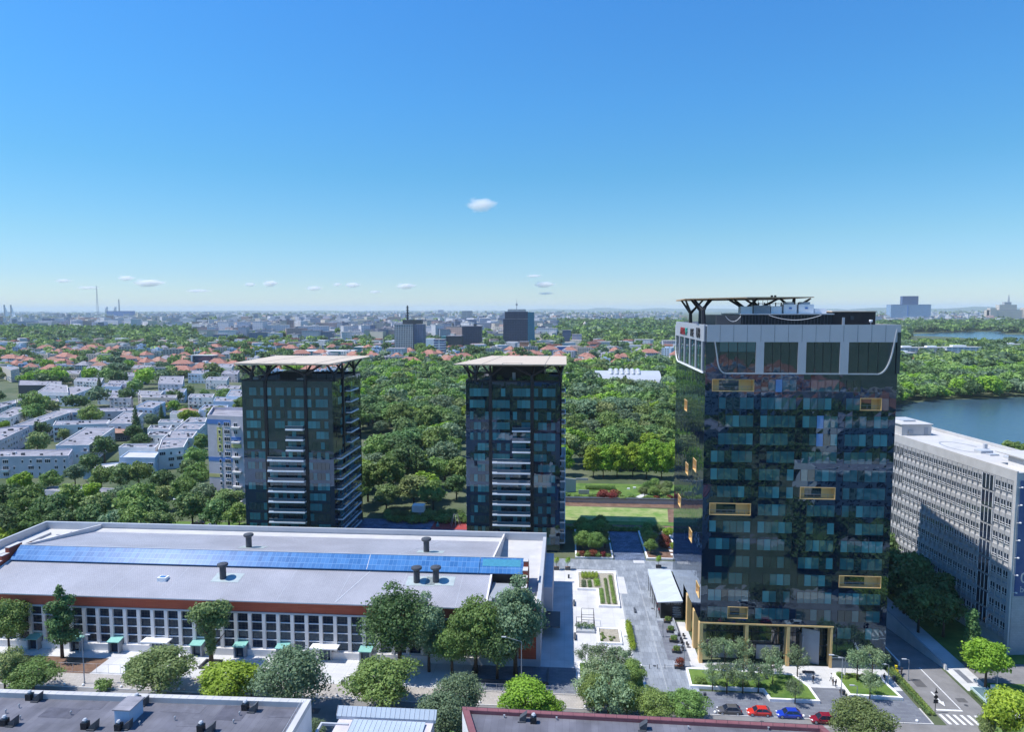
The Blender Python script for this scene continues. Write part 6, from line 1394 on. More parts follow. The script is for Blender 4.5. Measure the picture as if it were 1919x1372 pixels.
mb.build('bars', M['lgrey'], pg); mb = MB(); mb.lathe((-44, 229, .03), [(.6, 0), (.6, .5), (.1, 1.6)], 8); mb.build('teepee', M['teal'], pg)
# cross-street trees, beds
for i, (u, v, k, s) in enumerate([(5.5, 207, 'nearA', .6), (9.5, 205, 'nearA', .62), (12.5, 210, 'tallthin', .6), (6.5, 213, 'nearA', .65), (11, 216, 'nearA', .66), (6.0, 220, 'nearA', .6), (11.5, 223, 'nearA', .6), (4.8, 225, 'nearE', .4)]):
    tree(k, u, v, s, label=ordn(i) + ' nearest dark tree in the shady bed left of the slate court', group='trees of the shady bed', z=.4)
for i, (u, v, k, s) in enumerate([(26.2, 206, 'nearA', .42), (26.5, 212, 'nearA', .5), (26.4, 218, 'nearA', .45), (27.5, 224, 'nearA', .4), (33.6, 221, 'nearC', .45), (30.6, 223.5, 'nearE', .4), (33.8, 209, 'nearC', .35)]):
    tree(k, u, v, s, label=ordn(i) + ' small tree, counted from the front, in the bed of red shrubs', z=.4, name='small_tree')
for i in range(10): plant('redbush', rs.uniform(29.5, 32.5), rs.uniform(211, 222), rs.uniform(.8, 1.2), ordn(i) + ' dark red shrub in the bed right of the slate court', group='red shrubs right of the slate court')
for i in range(7): plant('redbush' if i % 2 else 'shrub', 4 + i * 1.5, 202.4, rs.uniform(.8, 1.3), ordn(i) + ' low shrub from the left on the front edge of the shady bed', group='front shrubs of the shady bed')
for i in range(6): bx('stepping_slab', ordn(i) + ' pale stepping slab from the front in the red shrub bed', 'slab', M['white'], (32.2, 33.6, 205 + i * 3.2, 206.4 + i * 3.2, .5, .58), group='stepping slabs')
for i in range(16):
    u = 0 + i * 2.2; plant('shrub', u, 228.9, rs.uniform(.8, 1.4), ordn(i) + ' clipped shrub from the left along the fence before the playing field', group='shrubs along the field fence', z=0)
fw = thing('field_fence', 'long thin railing in front of the playing field', 'fence', (20, 231, 0)); mb = MB()
for i in range(40): mb.tube((-4 + i * 2, 231, 0), (-4 + i * 2, 231, 1.4), .04, .04, 5)
mb.tube((-4, 231, 1.4), (74, 231, 1.4), .04, .04, 5); mb.build('railing', M['dgrey'], fw)
wl = thing('field_wall', 'low stone wall with a dark roofed shelter behind the playing field', 'wall', (20, 262, 0)); mb = MB(); mb.box(-6, 78, 262, 262.5, 0, 1.7); mb.build('wall', M['stonew'], wl); mb = MB(); mb.box(-6, 78, 261.7, 263.6, 1.7, 1.95); mb.build('coping', M['dgrey'], wl)
# garden: angled screen, hedges, shrubs
sc_ = thing('garden_screen', 'angled grey lattice screen beside the garden lawn', 'screen', (2, 279, 0)); mb = MB(); mb.hexa([(-.5, 276, 0), (4.5, 278, 0), (4.5, 278.4, 0), (-.5, 276.4, 0), (-.5, 276, 6.2), (4.5, 278, 5.2), (4.5, 278.4, 5.2), (-.5, 276.4, 6.2)]); mb.build('lattice', M['lgrey'], sc_); mb = MB(); mb.box(4.5, 9.5, 279, 279.5, 4.6, 5.4); mb.box(5.5, 9.8, 274, 274.4, .2, 1.8); mb.build('panel', M['grey'], sc_)
hedge(8.5, 21, 281, 284, 1.6, 'leafA', 'curved dark hedge on the garden lawn', 0)
for i in range(26):
    u = rs.uniform(-3, 42); plant('shrub' if i % 3 else 'redbush', u, rs.uniform(264.2, 267.5), rs.uniform(1.2, 2.4), ordn(i) + ' planted garden shrub behind the wall of the playing field', group='garden shrubs behind the field wall', z=0)
for i, (u, v) in enumerate([(31.5, 270), (35, 268), (38, 274), (33.5, 276), (40, 270), (37, 281), (42, 280)]): tree('nearA' if i % 2 else 'nearE', u, v, .5, label=ordn(i) + ' bushy small tree at the right end of the garden lawn', name='small_tree')
for i, (x, y) in enumerate([(1178, 917), (1189, 915), (1221, 912)]): q = at(x, y, .2); bx('garden_stone', ordn(i) + ' pale stone from the left on the garden lawn', 'stone', M['white'], (q[0] - .6, q[0] + .6, q[1] - .4, q[1] + .4, .03, .6))
# ================================================================ low white terraces on the left
TG = 'white flat roofed terrace houses on the left'
FOOT = []
rt = random.Random(31)
def terrace(px, h, label, wall='plaster', roof='roofg', cat='terrace block', name='terrace_block', group=TG, windows=True, ph=.55, vents=True, maxn=60, wset=None, fl=2.9):
    pts = ccw([at(x, y, h) for x, y in px])
    t, pts = coping_block(name, label, cat, pts, h, M[wall], M[roof], M[wall], ph=ph, cw=.35, group=group)
    FOOT.append((pts, h))
    if windows: put_windows(t, pts, .2, h - .4, wset or WM, pitch=3.6, fl=fl, seed=len(FOOT), maxn=maxn, skip=.22, balc=.16)
    if vents:
        xs_ = [p[0] for p in pts]; ys_ = [p[1] for p in pts]; k = 0
        a, b, c, d = pts[0], pts[1], pts[2], pts[-1]
        for i in range(7):
            s, q = rt.uniform(.1, .9), rt.uniform(.2, .8)
            x = (pts[0][0] * (1 - s) + pts[1][0] * s) * (1 - q) + (pts[3][0] * (1 - s) + pts[2][0] * s) * q; y = (pts[0][1] * (1 - s) + pts[1][1] * s) * (1 - q) + (pts[3][1] * (1 - s) + pts[2][1] * s) * q
            mb = MB(); w_ = rt.uniform(.3, .7); mb.box(x - w_, x + w_, y - w_ * .7, y + w_ * .7, h - ph, h - ph + rt.uniform(.5, 1.1)); mb.build('roof_vent', M['dgrey'] if rt.random() < .6 else M['plaster'], t)
    return t
terrace([(-14, 856), (128, 854), (136, 842), (-8, 844)], 10, 'lilac grey three storey terrace at the left edge, nearest of the terraces', 'plaster2')
terrace([(-25, 829), (2, 824), (55, 799), (18, 799), (-25, 806)], 10, 'terrace running diagonally at the left edge behind the nearest lilac one', 'plaster2')
terrace([(104, 835), (167, 834), (215, 801), (160, 801)], 10, 'terrace with a long grey roof pointing away, left of the dark round tree')
terrace([(99, 797), (200, 794), (206, 787), (104, 789)], 10, 'blue grey terrace seen lengthwise behind the long grey roof')
terrace([(201, 794), (246, 794), (268, 773), (232, 772)], 10, 'short terrace arm going back beside the dark spruce')
terrace([(24, 798), (60, 797), (134, 772), (106, 770)], 10, 'very long diagonal terrace roof in the middle left')
terrace([(135, 773), (248, 770), (252, 764), (112, 766)], 10, 'long low terrace seen broadside behind the spruce', 'plaster2')
terrace([(-15, 783), (15, 783), (64, 764), (25, 763)], 10, 'left edge terrace with a slanting roof between shrubs')
terrace([(32, 754), (111, 752), (108, 747), (33, 748)], 9, 'small far terrace with a beige end wall', 'beige')
terrace([(-12, 768), (30, 755), (30, 749), (-10, 757)], 9, 'far slanting terrace at the left edge')
terrace([(38, 740), (135, 741), (175, 726), (140, 724)], 9, 'terrace with a bent white front in the upper left')
terrace([(250, 764), (287, 765), (310, 753), (276, 751)], 10, 'bluish terrace arm right of the spruce', 'plasterb')
terrace([(265, 745), (330, 746), (332, 740), (262, 740)], 10, 'cream terrace wall behind the large dark round tree', 'beige')
terrace([(296, 842), (344, 838), (353, 822), (303, 823)], 10, 'nearest white unit of the stepped row left of the blue and yellow block')
terrace([(303, 822), (360, 821), (370, 808), (322, 807)], 10, 'second unit of the stepped row, roof a little higher')
terrace([(326, 806), (373, 805), (385, 794), (342, 793)], 10, 'third unit of the stepped row with a red balcony side')
terrace([(343, 792), (385, 791), (388, 783), (356, 782)], 10, 'fourth and farthest unit of the stepped row')
terrace([(222, 838), (290, 839), (298, 831), (232, 832)], 10, 'low white side wing beside the nearest stepped unit', windows=False)
terrace([(276, 815), (318, 816), (322, 807), (281, 808)], 10, 'middle white side wing of the stepped row'); terrace([(276, 804), (317, 805), (322, 797), (282, 797)], 10, 'upper white side wing of the stepped row'); terrace([(296, 791), (340, 792), (344, 786), (301, 786)], 10, 'farthest white side wing of the stepped row')
terrace([(318, 775), (368, 778), (374, 771), (324, 770)], 9, 'white terrace left of a small tiled roof', 'plaster'); terrace([(372, 768), (424, 770), (428, 759), (384, 758)], 10, 'terrace behind the blue and yellow block', 'plasterb')
terrace([(182, 737), (230, 739), (236, 731), (190, 730)], 9, 'pale blue low terrace in the upper middle left', 'plasterb'); terrace([(258, 739), (300, 741), (306, 733), (262, 732)], 9, 'white terrace with a green roof edge in the upper middle left', 'plaster')
terrace([(400, 752), (455, 753), (458, 744), (404, 744)], 11, 'bluish terrace touching the left tower', 'plasterb'); terrace([(424, 742), (458, 744), (458, 731), (432, 730)], 13, 'taller grey blue house touching the left tower', 'plasterb')
terrace([(202, 718), (262, 720), (264, 714), (206, 713)], 9, 'lilac low block below the tree belt', 'plaster2'); terrace([(296, 719), (342, 720), (345, 705), (300, 705)], 12, 'lilac three storey block with a blank right side', 'plaster2'); terrace([(138, 714), (190, 716), (194, 708), (144, 708)], 9, 'white house with a flat roof in the upper left'); terrace([(0, 686), (34, 688), (36, 690), (20, 694)], 13, 'pale apartment house with small square windows at the left edge', 'beige', vents=False)
terrace([(34, 722), (116, 722), (116, 714), (36, 712)], 8, 'long low brown workshop roof in the upper left', 'dgrey', windows=False)
terrace([(70, 734), (128, 736), (126, 722), (92, 720)], 11, 'white building with a slanted stair house', 'plaster')
for i, (x, y, w_, h_) in enumerate([(352, 744, 46, 9), (306, 734, 40, 9), (222, 704, 46, 9), (404, 728, 44, 9), (385, 712, 40, 9), (352, 700, 36, 10), (415, 700, 30, 9), (246, 690, 34, 9), (160, 692, 40, 10), (58, 700, 40, 8), (205, 745, 40, 9), (118, 700, 30, 10), (404, 688, 30, 10), (190, 724, 36, 8)]):
    terrace([(x, y), (x + w_, y + 1), (x + w_ + 4, y - 6), (x + 6, y - 6)], h_, ordn(i) + ' small flat roofed house among the upper terraces, counting outward from the left tower', ['plaster', 'plasterb', 'plaster2', 'beige'][i % 4], maxn=14)
# white and blue house, long grey roof
t = terrace([(224, 857), (290, 858), (298, 847), (240, 846)], 8, 'white and pale blue villa with two wide upper windows', 'plasterb', 'rooflt', 'villa', 'villa', None, vents=False, wset=WM[1])
terrace([(155, 880), (224, 878), (228, 866), (170, 872)], 4.5, 'low pale blue garage roof left of the white and blue villa', 'plasterb', 'rooflt', 'garage', 'garage', None, windows=False, vents=False)
terrace([(64, 917), (250, 930), (281, 918), (100, 911)], 4.5, 'long low grey roofed pavilion among the trees behind the hall', 'plaster2', 'roofg', 'pavilion', 'long_pavilion', None, vents=True, windows=False)
# small tiled roofs among the terraces
def hiphouse(name, label, q, w_, d_, h_, rh, rz, wall='plaster', roof='tile', group=None, win=True, cat='house'):
    t = thing(name, label, cat, (q[0], q[1], 0), group, rz); a, b = w_ / 2, d_ / 2
    mb = MB(); mb.box(-a, a, -b, b, 0, h_); mb.build('wall', M[wall], t, loc=Z0)
    o = .5; r = max(0.4, a - b) if a > b else .3; mb = MB(); A = [(-a - o, -b - o, h_), (a + o, -b - o, h_), (a + o, b + o, h_), (-a - o, b + o, h_)]; R1 = (-r, 0, h_ + rh); R2 = (r, 0, h_ + rh)
    n = 0; mb.v = A + [R1, R2]; mb.f = [(0, 1, 5, 4), (1, 2, 5), (2, 3, 4, 5), (3, 0, 4), (3, 2, 1, 0)]; mb.m = [0] * 5; rf = mb.build('roof', M[roof], t, loc=Z0)
    mb = MB(); mb.box(a * .3, a * .3 + .7, -.3, .4, h_ + rh * .4, h_ + rh + .8); mb.build('chimney', M['brick'], rf, loc=Z0)
    if win:
        for f in range(int(h_ / 2.9)):
            for k in range(int(w_ / 3)):
                inst(WMD, 'window', (-a + 1.5 + k * 3, -b - .03, f * 2.9 + 1), 0, parent=t)
            for k in range(int(d_ / 3.5)): inst(WMD, 'window', (-a - .03, -b + 1.8 + k * 3.5, f * 2.9 + 1), rad(-90), parent=t)
    return t
hiphouse('house', 'small house with a rusty tiled roof beside the dark spruce', at(228, 825, 0), 14, 9, 5, 3, .2, 'dgrey', 'tile2'); hiphouse('house', 'house with a pale brown tiled roof behind the stepped row', at(352, 790, 0), 16, 10, 6, 3, .1, 'beige', 'tile2'); hiphouse('house', 'small bright red roofed shed left of the stepped row', at(312, 772, 0), 8, 6, 4, 2.4, .3, 'beige', 'tile')
# blue and yellow apartment block
hB = 34.5; bp_ = [at(388, 778, hB), at(470, 781, hB), at(470, 764, hB), at(398, 763, hB)]
cb, cpts = coping_block('apartment_block', 'tall pale apartment block painted with blue and yellow stripes left of the towers', 'apartment block', bp_, hB, M['plaster2'], M['roofg'], M['plaster2'], ph=1.2, cw=.4)
yF = min(p[1] for p in cpts); xL = cpts[0][0]; xL = min(p[0] for p in cpts); p0 = Vector((*bp_[0], 0)); p1 = Vector((*bp_[1], 0)); dd = (p1 - p0).normalized(); nn = Vector((dd.y, -dd.x, 0)); base = worldloc(cb)
def onfront(s0, s1, z0, z1, mat, nme, e=.06):
    a, b = p0 + dd * s0, p0 + dd * s1; mb = MB(); c_, d_ = b + nn * e, a + nn * e
    mb.hexa([(d_.x, d_.y, z0), (c_.x, c_.y, z0), (b.x, b.y, z0), (a.x, a.y, z0), (d_.x, d_.y, z1), (c_.x, c_.y, z1), (b.x, b.y, z1), (a.x, a.y, z1)]); return mb.build(nme, M[mat] if isinstance(mat, str) else mat, cb)
Lf = (p1 - p0).length
onfront(0, 10.2, hB - 3.4, hB - 1.6, 'bluep', 'blue_band'); onfront(0, 10.6, hB - 18.0, hB - 16.4, 'bluep', 'blue_band'); onfront(4.1, 6.5, hB - 14.2, hB - 4.6, 'yellow', 'yellow_panel'); onfront(10.4, 14.6, hB - 12.4, hB - 11.0, 'yellow', 'yellow_panel', .25); onfront(10.4, 14.6, hB - 9.4, hB - 8.2, 'bluep', 'blue_panel', .25); onfront(0, 6, hB - 24.4, hB - 23.0, 'yellow', 'yellow_panel')
ang = math.atan2(nn.y, nn.x) + math.pi / 2
for f in range(11):
    z = hB - 4.1 - f * 2.9
    if z < 1: break
    for s, k in ((5.3, 2), (8.6, 1), (12.4, 0)):
        p = p0 + dd * s + nn * .08; inst(WM[k], 'window', (p.x - base.x, p.y - base.y, z), ang, parent=cb)
    if f % 2 == 0: onfront(10.6, 14.4, z - .7, z - .1, 'plaster', 'balcony', .9)
FOOT.append((cpts, hB))

# ================================================================ landmarks farther away
def gridmat(name, wall, glass, bw, rh, ms):
    m = brickmat(name, glass, tuple(c * 1.35 for c in glass), wall, bw, rh, ms, rough=.5, plane='v', off=0, noise=.05); return m
CLEAR = [(1690, 1925, 624, 650)]
def landmark(name, label, cat, px, ybase, ytop, wpx, depth, mat, rz=0, roof=None, extra=None, group=None):
    """box building standing on the ground at image row ybase; real size follows from its distance"""
    q = at(px, ybase, 0); d = q[1]; w_ = wpx * math.hypot(*q) / FPX; CLEAR.append((px - wpx * .6, px + wpx * .6, ybase, ybase + 9.5 * FPX / d)); h_ = aty(px, ytop, d)[2]
    t = thing(name, label, cat, (q[0], q[1], 0), group, rz); mb = MB(); mb.box(-w_ / 2, w_ / 2, 0, depth, 0, h_); mb.build('wall', mat, t, loc=Z0)
    mb = MB(); mb.box(-w_ / 2 - .3, w_ / 2 + .3, -.3, depth + .3, h_, h_ + max(.6, h_ * .012)); mb.build('roof', M[roof or 'roofg'], t, loc=Z0)
    FOOT.append(([(q[0] - w_ / 2 - 4, q[1] - 4), (q[0] + w_ / 2 + 4, q[1] - 4), (q[0] + w_ / 2 + 4, q[1] + depth + 4), (q[0] - w_ / 2 - 4, q[1] + depth + 4)], h_))
    return t, w_, h_, q
gm1 = gridmat('white_frame_grid', (.62, .60, .60), (.035, .04, .06), 3.0, 3.3, .55)
t, w_, h_, q = landmark('office_tower', 'square tower with a white window grid and a striped mast', 'tower', 757, 662, 608, 35, 24, gm1)
mb = MB(); mb.box(w_ / 2, w_ / 2 + 18, 3, 23, 0, h_); mb.build('side_wing', gridmat('slate_grid', (.16, .2, .3), (.06, .08, .14), 3, 3.3, .5), t, loc=Z0)
mb = MB(); mb.box(-w_ / 2 + 14, w_ / 2 + 14, 4, 20, h_ + .8, h_ + 8); mb.build('plant_floor', M['dgrey'], t, loc=Z0); mb = MB(); mb.tube((5, 10, h_ + 8), (5, 10, h_ + 33), 1.6, 1.2, 8)
for k in range(5): mb.tube((5, 10, h_ + 10 + k * 4.6), (5, 10, h_ + 11.5 + k * 4.6), 2.6, 2.6, 8)
mb.build('mast', M['dgrey'], t, loc=Z0)
gm2 = gridmat('dark_blue_grid', (.03, .04, .075), (.05, .065, .11), 3.4, 3.4, .6)
t, w_, h_, q = landmark('office_tower', 'dark tower with a tilted glass side wing and a thin antenna, tallest on the skyline', 'tower', 966, 650, 598, 46, 26, gm2)
mb = MB(); mb.box(-w_ / 2 + 3, w_ / 2, 2, 25, h_, h_ + 15); mb.build('upper_block', gm2, t, loc=Z0)
mb = MB(); mb.hexa([(w_ / 2 + .1, 0, 0), (w_ / 2 + 14, 4, 0), (w_ / 2 + 14, 26, 0), (w_ / 2 + .1, 26, 0), (w_ / 2 + .1, 0, h_ + 14), (w_ / 2 + 12, 4, h_ + 14), (w_ / 2 + 12, 26, h_ + 14), (w_ / 2 + .1, 26, h_ + 14)]); mb.build('glass_wing', gridmat('teal_wing', (.05, .17, .24), (.06, .22, .30), 2, 3.4, .3), t, loc=Z0)
mb = MB(); mb.box(-w_ / 2 + 9, w_ / 2 - 5, 4, 20, h_ + 15, h_ + 20); mb.build('roof_crown', M['rooflt'], t, loc=Z0); mb = MB(); mb.tube((2, 10, h_ + 20), (2, 10, h_ + 42), .9, .2, 6); mb.box(0, 4, 9, 11, h_ + 28, h_ + 31); mb.build('antenna', M['grey'], t, loc=Z0)
t, w_, h_, q = landmark('office_tower', 'slate coloured block tower between the grid tower and the dark antenna tower', 'tower', 884, 651, 612, 36, 22, gm2)
mb = MB(); mb.box(4, 9, 3, 12, h_, h_ + 5); mb.build('stair_head', M['dgrey'], t, loc=Z0)
t, w_, h_, q = landmark('apartment_tower', 'pale stepped apartment tower rising behind the slate block', 'tower', 875, 606, 583, 19, 30, gridmat('pale_bands', (.50, .50, .52), (.10, .12, .18), 40, 3.2, .9))
t, w_, h_, q = landmark('office_building', 'white office house with dark window bands below the skyline towers', 'office building', 823, 664, 637, 20, 18, gridmat('white_bands', (.72, .72, .74), (.07, .09, .2), 60, 4.2, 1.0)); mb = MB(); mb.box(-w_ / 2 - 14, -w_ / 2, 2, 16, 0, h_ * 1.08); mb.build('side_wing', M['white'], t, loc=Z0)
t, w_, h_, q = landmark('office_building', 'dark slanted building with a teal end wall right of the white office house', 'office building', 850, 655, 630, 28, 26, M['dgrey']); mb = MB(); mb.hexa([(-w_ / 2 - 9, -1, h_ * .4), (-w_ / 2, -1, 0), (-w_ / 2, 20, 0), (-w_ / 2 - 9, 20, h_ * .4), (-w_ / 2 - 9, -1, h_), (-w_ / 2, -1, h_), (-w_ / 2, 20, h_), (-w_ / 2 - 9, 20, h_)]); mb.build('end_wall', M['teal'], t, loc=Z0)
t, w_, h_, q = landmark('hotel', 'white stepped building with roof dishes in front of the grid tower', 'building', 740, 672, 654, 32, 26, gridmat('white_punched', (.66, .66, .68), (.10, .11, .18), 5, 3.4, 1.2))
mb = MB(); mb.box(-w_ / 2 - 7, -w_ / 2, -2, 16, 0, h_ * .6); mb.build('side_wing', M['white'], t, loc=Z0)
t, w_, h_, q = landmark('apartment_block', 'salmon orange apartment block right of the dark antenna tower', 'apartment block', 982, 660, 641, 17, 16, gridmat('orange_punched', (.62, .27, .17), (.40, .15, .1), 4, 3, .9))
t, w_, h_, q = landmark('school', 'very long orange tiled building behind the tree belt', 'building', 706, 628, 621, 68, 25, M['brick'], roof='tile'); mb = MB(); A = w_ / 2; mb.hexa([(-A, -3, h_), (A, -3, h_), (A, 28, h_), (-A, 28, h_), (-A + 8, 12, h_ + 9), (A - 8, 12, h_ + 9), (A - 8, 13, h_ + 9), (-A + 8, 13, h_ + 9)]); mb.build('tiled_roof', M['tile'], t, loc=Z0)
t, w_, h_, q = landmark('bell_tower', 'cream tower with a pointed top before the far woods', 'tower', 1096, 624, 609, 9, 12, M['beige']); mb = MB(); mb.lathe((0, 6, h_ + 1), [(w_ * .35, 0), (w_ * .35, 4), (.4, 11)], 8); mb.build('spire', M['beige'], t, loc=Z0)
t, w_, h_, q = landmark('sports_hall', 'long teal and white sports hall behind the left canopy', 'hall', 598, 668, 659, 116, 40, M['teal'], roof='rooflt'); t, w_, h_, q = landmark('sports_hall', 'teal low hall with a pale roof right of the longer one', 'hall', 686, 660, 651, 46, 30, M['teal'], roof='rooflt')
t, w_, h_, q = landmark('office_building', 'small dark blue glass office with a white frame among villas', 'office building', 381, 690, 667, 34, 16, glassmat('navy_glass', (.02, .05, .12)), roof='rooflt'); mb = MB(); mb.box(-w_ / 2 - 3, -w_ / 2 - 1, -1, 14, 0, h_ + 1); mb.build('frame', M['white'], t, loc=Z0)
t, w_, h_, q = landmark('office_building', 'grey office house right of centre with a dark glass half', 'office building', 1062, 640, 619, 16, 16, gridmat('slate_b', (.2, .24, .34), (.05, .07, .14), 3, 3.5, .4))
t, w_, h_, q = landmark('office_building', 'plain grey block beside the small dark glass office before the woods', 'office building', 1081, 645, 627, 18, 16, M['plaster2'])
for i, (x, yb, yt, wp, m_, l) in enumerate([(1020, 650, 640, 30, 'plaster', 'white low house left of the arched hall roofs'), (1133, 648, 641, 26, 'plaster', 'white gabled house before the far woods'), (1208, 648, 637, 34, 'beige', 'cream three storey block before the far woods'), (1258, 654, 639, 30, 'plaster', 'white stepped block touching the glass tower'), (1165, 646, 640, 24, 'plaster2', 'low lilac block before the far woods'), (1056, 662, 650, 24, 'bluep', 'blue and white workshop in the villa quarter')]):
    landmark('apartment_block', l, 'apartment block', x, yb, yt, wp, 18, gridmat('punched' + str(i), tuple(c * .95 for c in (.6, .58, .58)), (.12, .13, .2), 4.5, 3.2, 1.3) if m_ != 'bluep' else M['bluep'], roof='rooflt')
# barrel vaulted halls in the park
VAULT = []
def vault(name, label, px, y, wpx, length_px, h_, ribs, mat='lgrey', rz=0):
    q = at(px, y, 0); s = math.hypot(*q) / FPX; VAULT.append((q[0], q[1], length_px * s / 2)); t = thing(name, label, 'hall', (q[0], q[1], 0), None, rz); L = length_px * s; W_ = wpx; n = 14; mb = MB()
    for i in range(n):
        a0, a1 = math.pi * i / n, math.pi * (i + 1) / n
        mb.quad((-L / 2, -W_ * math.cos(a0), h_ * math.sin(a0)), (-L / 2, -W_ * math.cos(a1), h_ * math.sin(a1)), (L / 2, -W_ * math.cos(a1), h_ * math.sin(a1)), (L / 2, -W_ * math.cos(a0), h_ * math.sin(a0)))
    mb.build('roof', M[mat], t, loc=Z0, smooth=True); mb = MB(); P = [(-W_ * math.cos(math.pi * i / n), h_ * math.sin(math.pi * i / n)) for i in range(n + 1)]
    for x in (-L / 2 + .5, L / 2 - .5): k = len(mb.v); mb.v += [(x, a, b) for a, b in P]; mb.f.append(tuple(range(k, k + n + 1))); mb.m.append(0)
    mb.build('end_wall', M['dglass'], t, loc=Z0); mb = MB()
    for r_ in range(ribs):
        x = -L / 4 + r_ * (L * .42 / max(1, ribs - 1))
        for i in range(n): mb.tube((x, P[i][0] * .8, P[i][1] + .2), (x, P[i + 1][0] * .8, P[i + 1][1] + .2), 2.2, 2.2, 8) if 3 < i < 10 else None
    if ribs: mb.build('ridge_shells', M[mat], t, loc=Z0, smooth=True)
    FOOT.append(([(q[0] - L / 2 - 4, q[1] - W_ - 4), (q[0] + L / 2 + 4, q[1] - W_ - 4), (q[0] + L / 2 + 4, q[1] + W_ + 4), (q[0] - L / 2 - 4, q[1] + W_ + 4)], 10)); return t
vault('vaulted_hall', 'white barrel vaulted hall with shell ribs in the park', 1174, 728, 24, 118, 17, 6); vault('vaulted_hall', 'small arched hall with a blue glazed end behind the middle tower', 1058, 718, 14, 14, 11, 0, 'grey')
# right of the office tower, beyond the lake
t, w_, h_, q = landmark('twin_office', 'blue glass office complex on the horizon with a taller tower behind two linked slabs', 'office building', 1706, 602, 571, 62, 60, gridmat('sky_blue_grid', (.14, .22, .36), (.30, .42, .56), 6, 4, .7))
mb = MB(); mb.box(-w_ * .16, w_ * .24, 30, 60, h_, h_ * 1.0 + 14 * math.hypot(*q) / FPX); mb.build('tower', gridmat('navy_grid', (.05, .08, .18), (.10, .15, .28), 4, 4, .6), t, loc=Z0); mb = MB(); mb.box(-w_ * .09, -w_ * .07, -1.5, 0, 0, h_); mb.build('gap', M['bluep'], t, loc=Z0)
t, w_, h_, q = landmark('press_palace', 'cream wedding cake palace with stepped wings and a spire on the horizon', 'palace', 1890, 600, 581, 56, 60, gridmat('cream_ribs', (.62, .54, .44), (.30, .27, .26), 7, 60, 2.6))
s_ = math.hypot(*q) / FPX
mb = MB(); mb.box(-13 * s_, 12 * s_, 8, 50, h_, h_ + 8 * s_); mb.build('middle_tier', M['beige'], t, loc=Z0); mb = MB(); mb.box(-5 * s_, 5 * s_, 15, 40, h_ + 8 * s_, h_ + 12 * s_); mb.tube((2 * s_, 25, h_ + 12 * s_), (2 * s_, 25, h_ + 23 * s_), 1.4 * s_, .5 * s_, 8); mb.build('spire', M['grey'], t, loc=Z0); mb = MB(); mb.box(-60 * s_, -28 * s_, 0, 30, 0, 5 * s_); mb.build('side_wing', M['beige'], t, loc=Z0)
for x in (-28, 20): mb = MB(); mb.box(x * s_, (x + 9) * s_, -8, 30, 0, h_ + 3 * s_); mb.build('corner_tower', M['beige'], t, loc=Z0)
for i, (x, yb, yt, wp, m_, l) in enumerate([(1705, 664, 652, 36, (.62, .61, .62), 'white apartment house with dark balconies right beside the glass tower, beyond the lake trees'), (1752, 667, 652, 36, (.55, .49, .44), 'pinkish beige apartment house with a pale front beyond the lake trees'), (1806, 668, 651, 52, (.70, .70, .72), 'modern white house with dark blue glass boxes beyond the lake'), (1898, 655, 646, 32, (.66, .58, .50), 'cream villa beyond the lake near the right edge'), (1916, 668, 660, 20, (.7, .7, .72), 'white boathouse with a blue base at the right edge'), (1700, 676, 662, 26, (.25, .30, .33), 'dark balconied block just right of the glass tower'), (1770, 611, 607, 44, (.6, .6, .62), 'long pale boathouse roof across the second lake')]):
    t, w_, h_, q = landmark('lakeside_house', l, 'house', x, yb, yt, wp, 16, gridmat('lake_h' + str(i), m_, (.06, .08, .16), 9, 3.6, 1.3), roof='rooflt')
    mb = MB(); mb.box(-w_ * .3, w_ * .1, 3, 12, h_, h_ + 3); mb.build('roof_room', M['white'], t, loc=Z0)
hiphouse('house', 'small bright orange roofed house by the dark balconied block', at(1708, 682, 0), 12, 9, 5, 4, 0, 'plaster', 'tile')
# far left skyline: bridge pylons, radio mast, cooling towers, chimney
q = at(16, 600, 0); s_ = math.hypot(*q) / FPX; t = thing('cable_bridge', 'pair of white cable stayed bridge pylons at the far left of the skyline', 'bridge', (q[0], q[1], 0)); 
for dx in (-5.5, 5): 
    mb = MB(); mb.hexa([(dx * s_ - 3, -4, 0), (dx * s_ + 3, -4, 0), (dx * s_ + 3, 4, 0), (dx * s_ - 3, 4, 0), (dx * s_ - 4, -4, 23 * s_), (dx * s_ + 4, -4, 23 * s_), (dx * s_ + 4, 4, 23 * s_), (dx * s_ - 4, 4, 23 * s_)]); mb.build('pylon', M['grey'], t, loc=Z0)
    mb = MB(); mb.hexa([(dx * s_ + 4, -1, 2), (dx * s_ + 9 * s_, -1, 2), (dx * s_ + 9 * s_, 1, 2), (dx * s_ + 4, 1, 2), (dx * s_ + 4, -1, 21 * s_), (dx * s_ + 6, -1, 21 * s_), (dx * s_ + 6, 1, 21 * s_), (dx * s_ + 4, 1, 21 * s_)]); mb.build('stay_cables', M['white'], t, loc=Z0)
q = at(184, 600, 0); s_ = math.hypot(*q) / FPX; t = thing('radio_mast', 'tall thin lattice radio mast on the left skyline', 'mast', (q[0], q[1], 0)); mb = MB(); H_ = 55 * s_
for k in range(14):
    z0, z1 = H_ * k / 14, H_ * (k + 1) / 14; r0, r1 = 9 * (1 - k / 16) + 1, 9 * (1 - (k + 1) / 16) + 1
    for a in (0, 1, 2, 3): c0, c1 = (math.cos(a * 1.571), math.sin(a * 1.571)), (math.cos((a + 1) * 1.571), math.sin((a + 1) * 1.571)); mb.tube((c0[0] * r0, c0[1] * r0, z0), (c0[0] * r1, c0[1] * r1, z1), .8, .8, 4); mb.tube((c0[0] * r0, c0[1] * r0, z0), (c1[0] * r1, c1[1] * r1, z1), .55, .55, 4)
mb.build('lattice', M['lgrey'], t, loc=Z0)
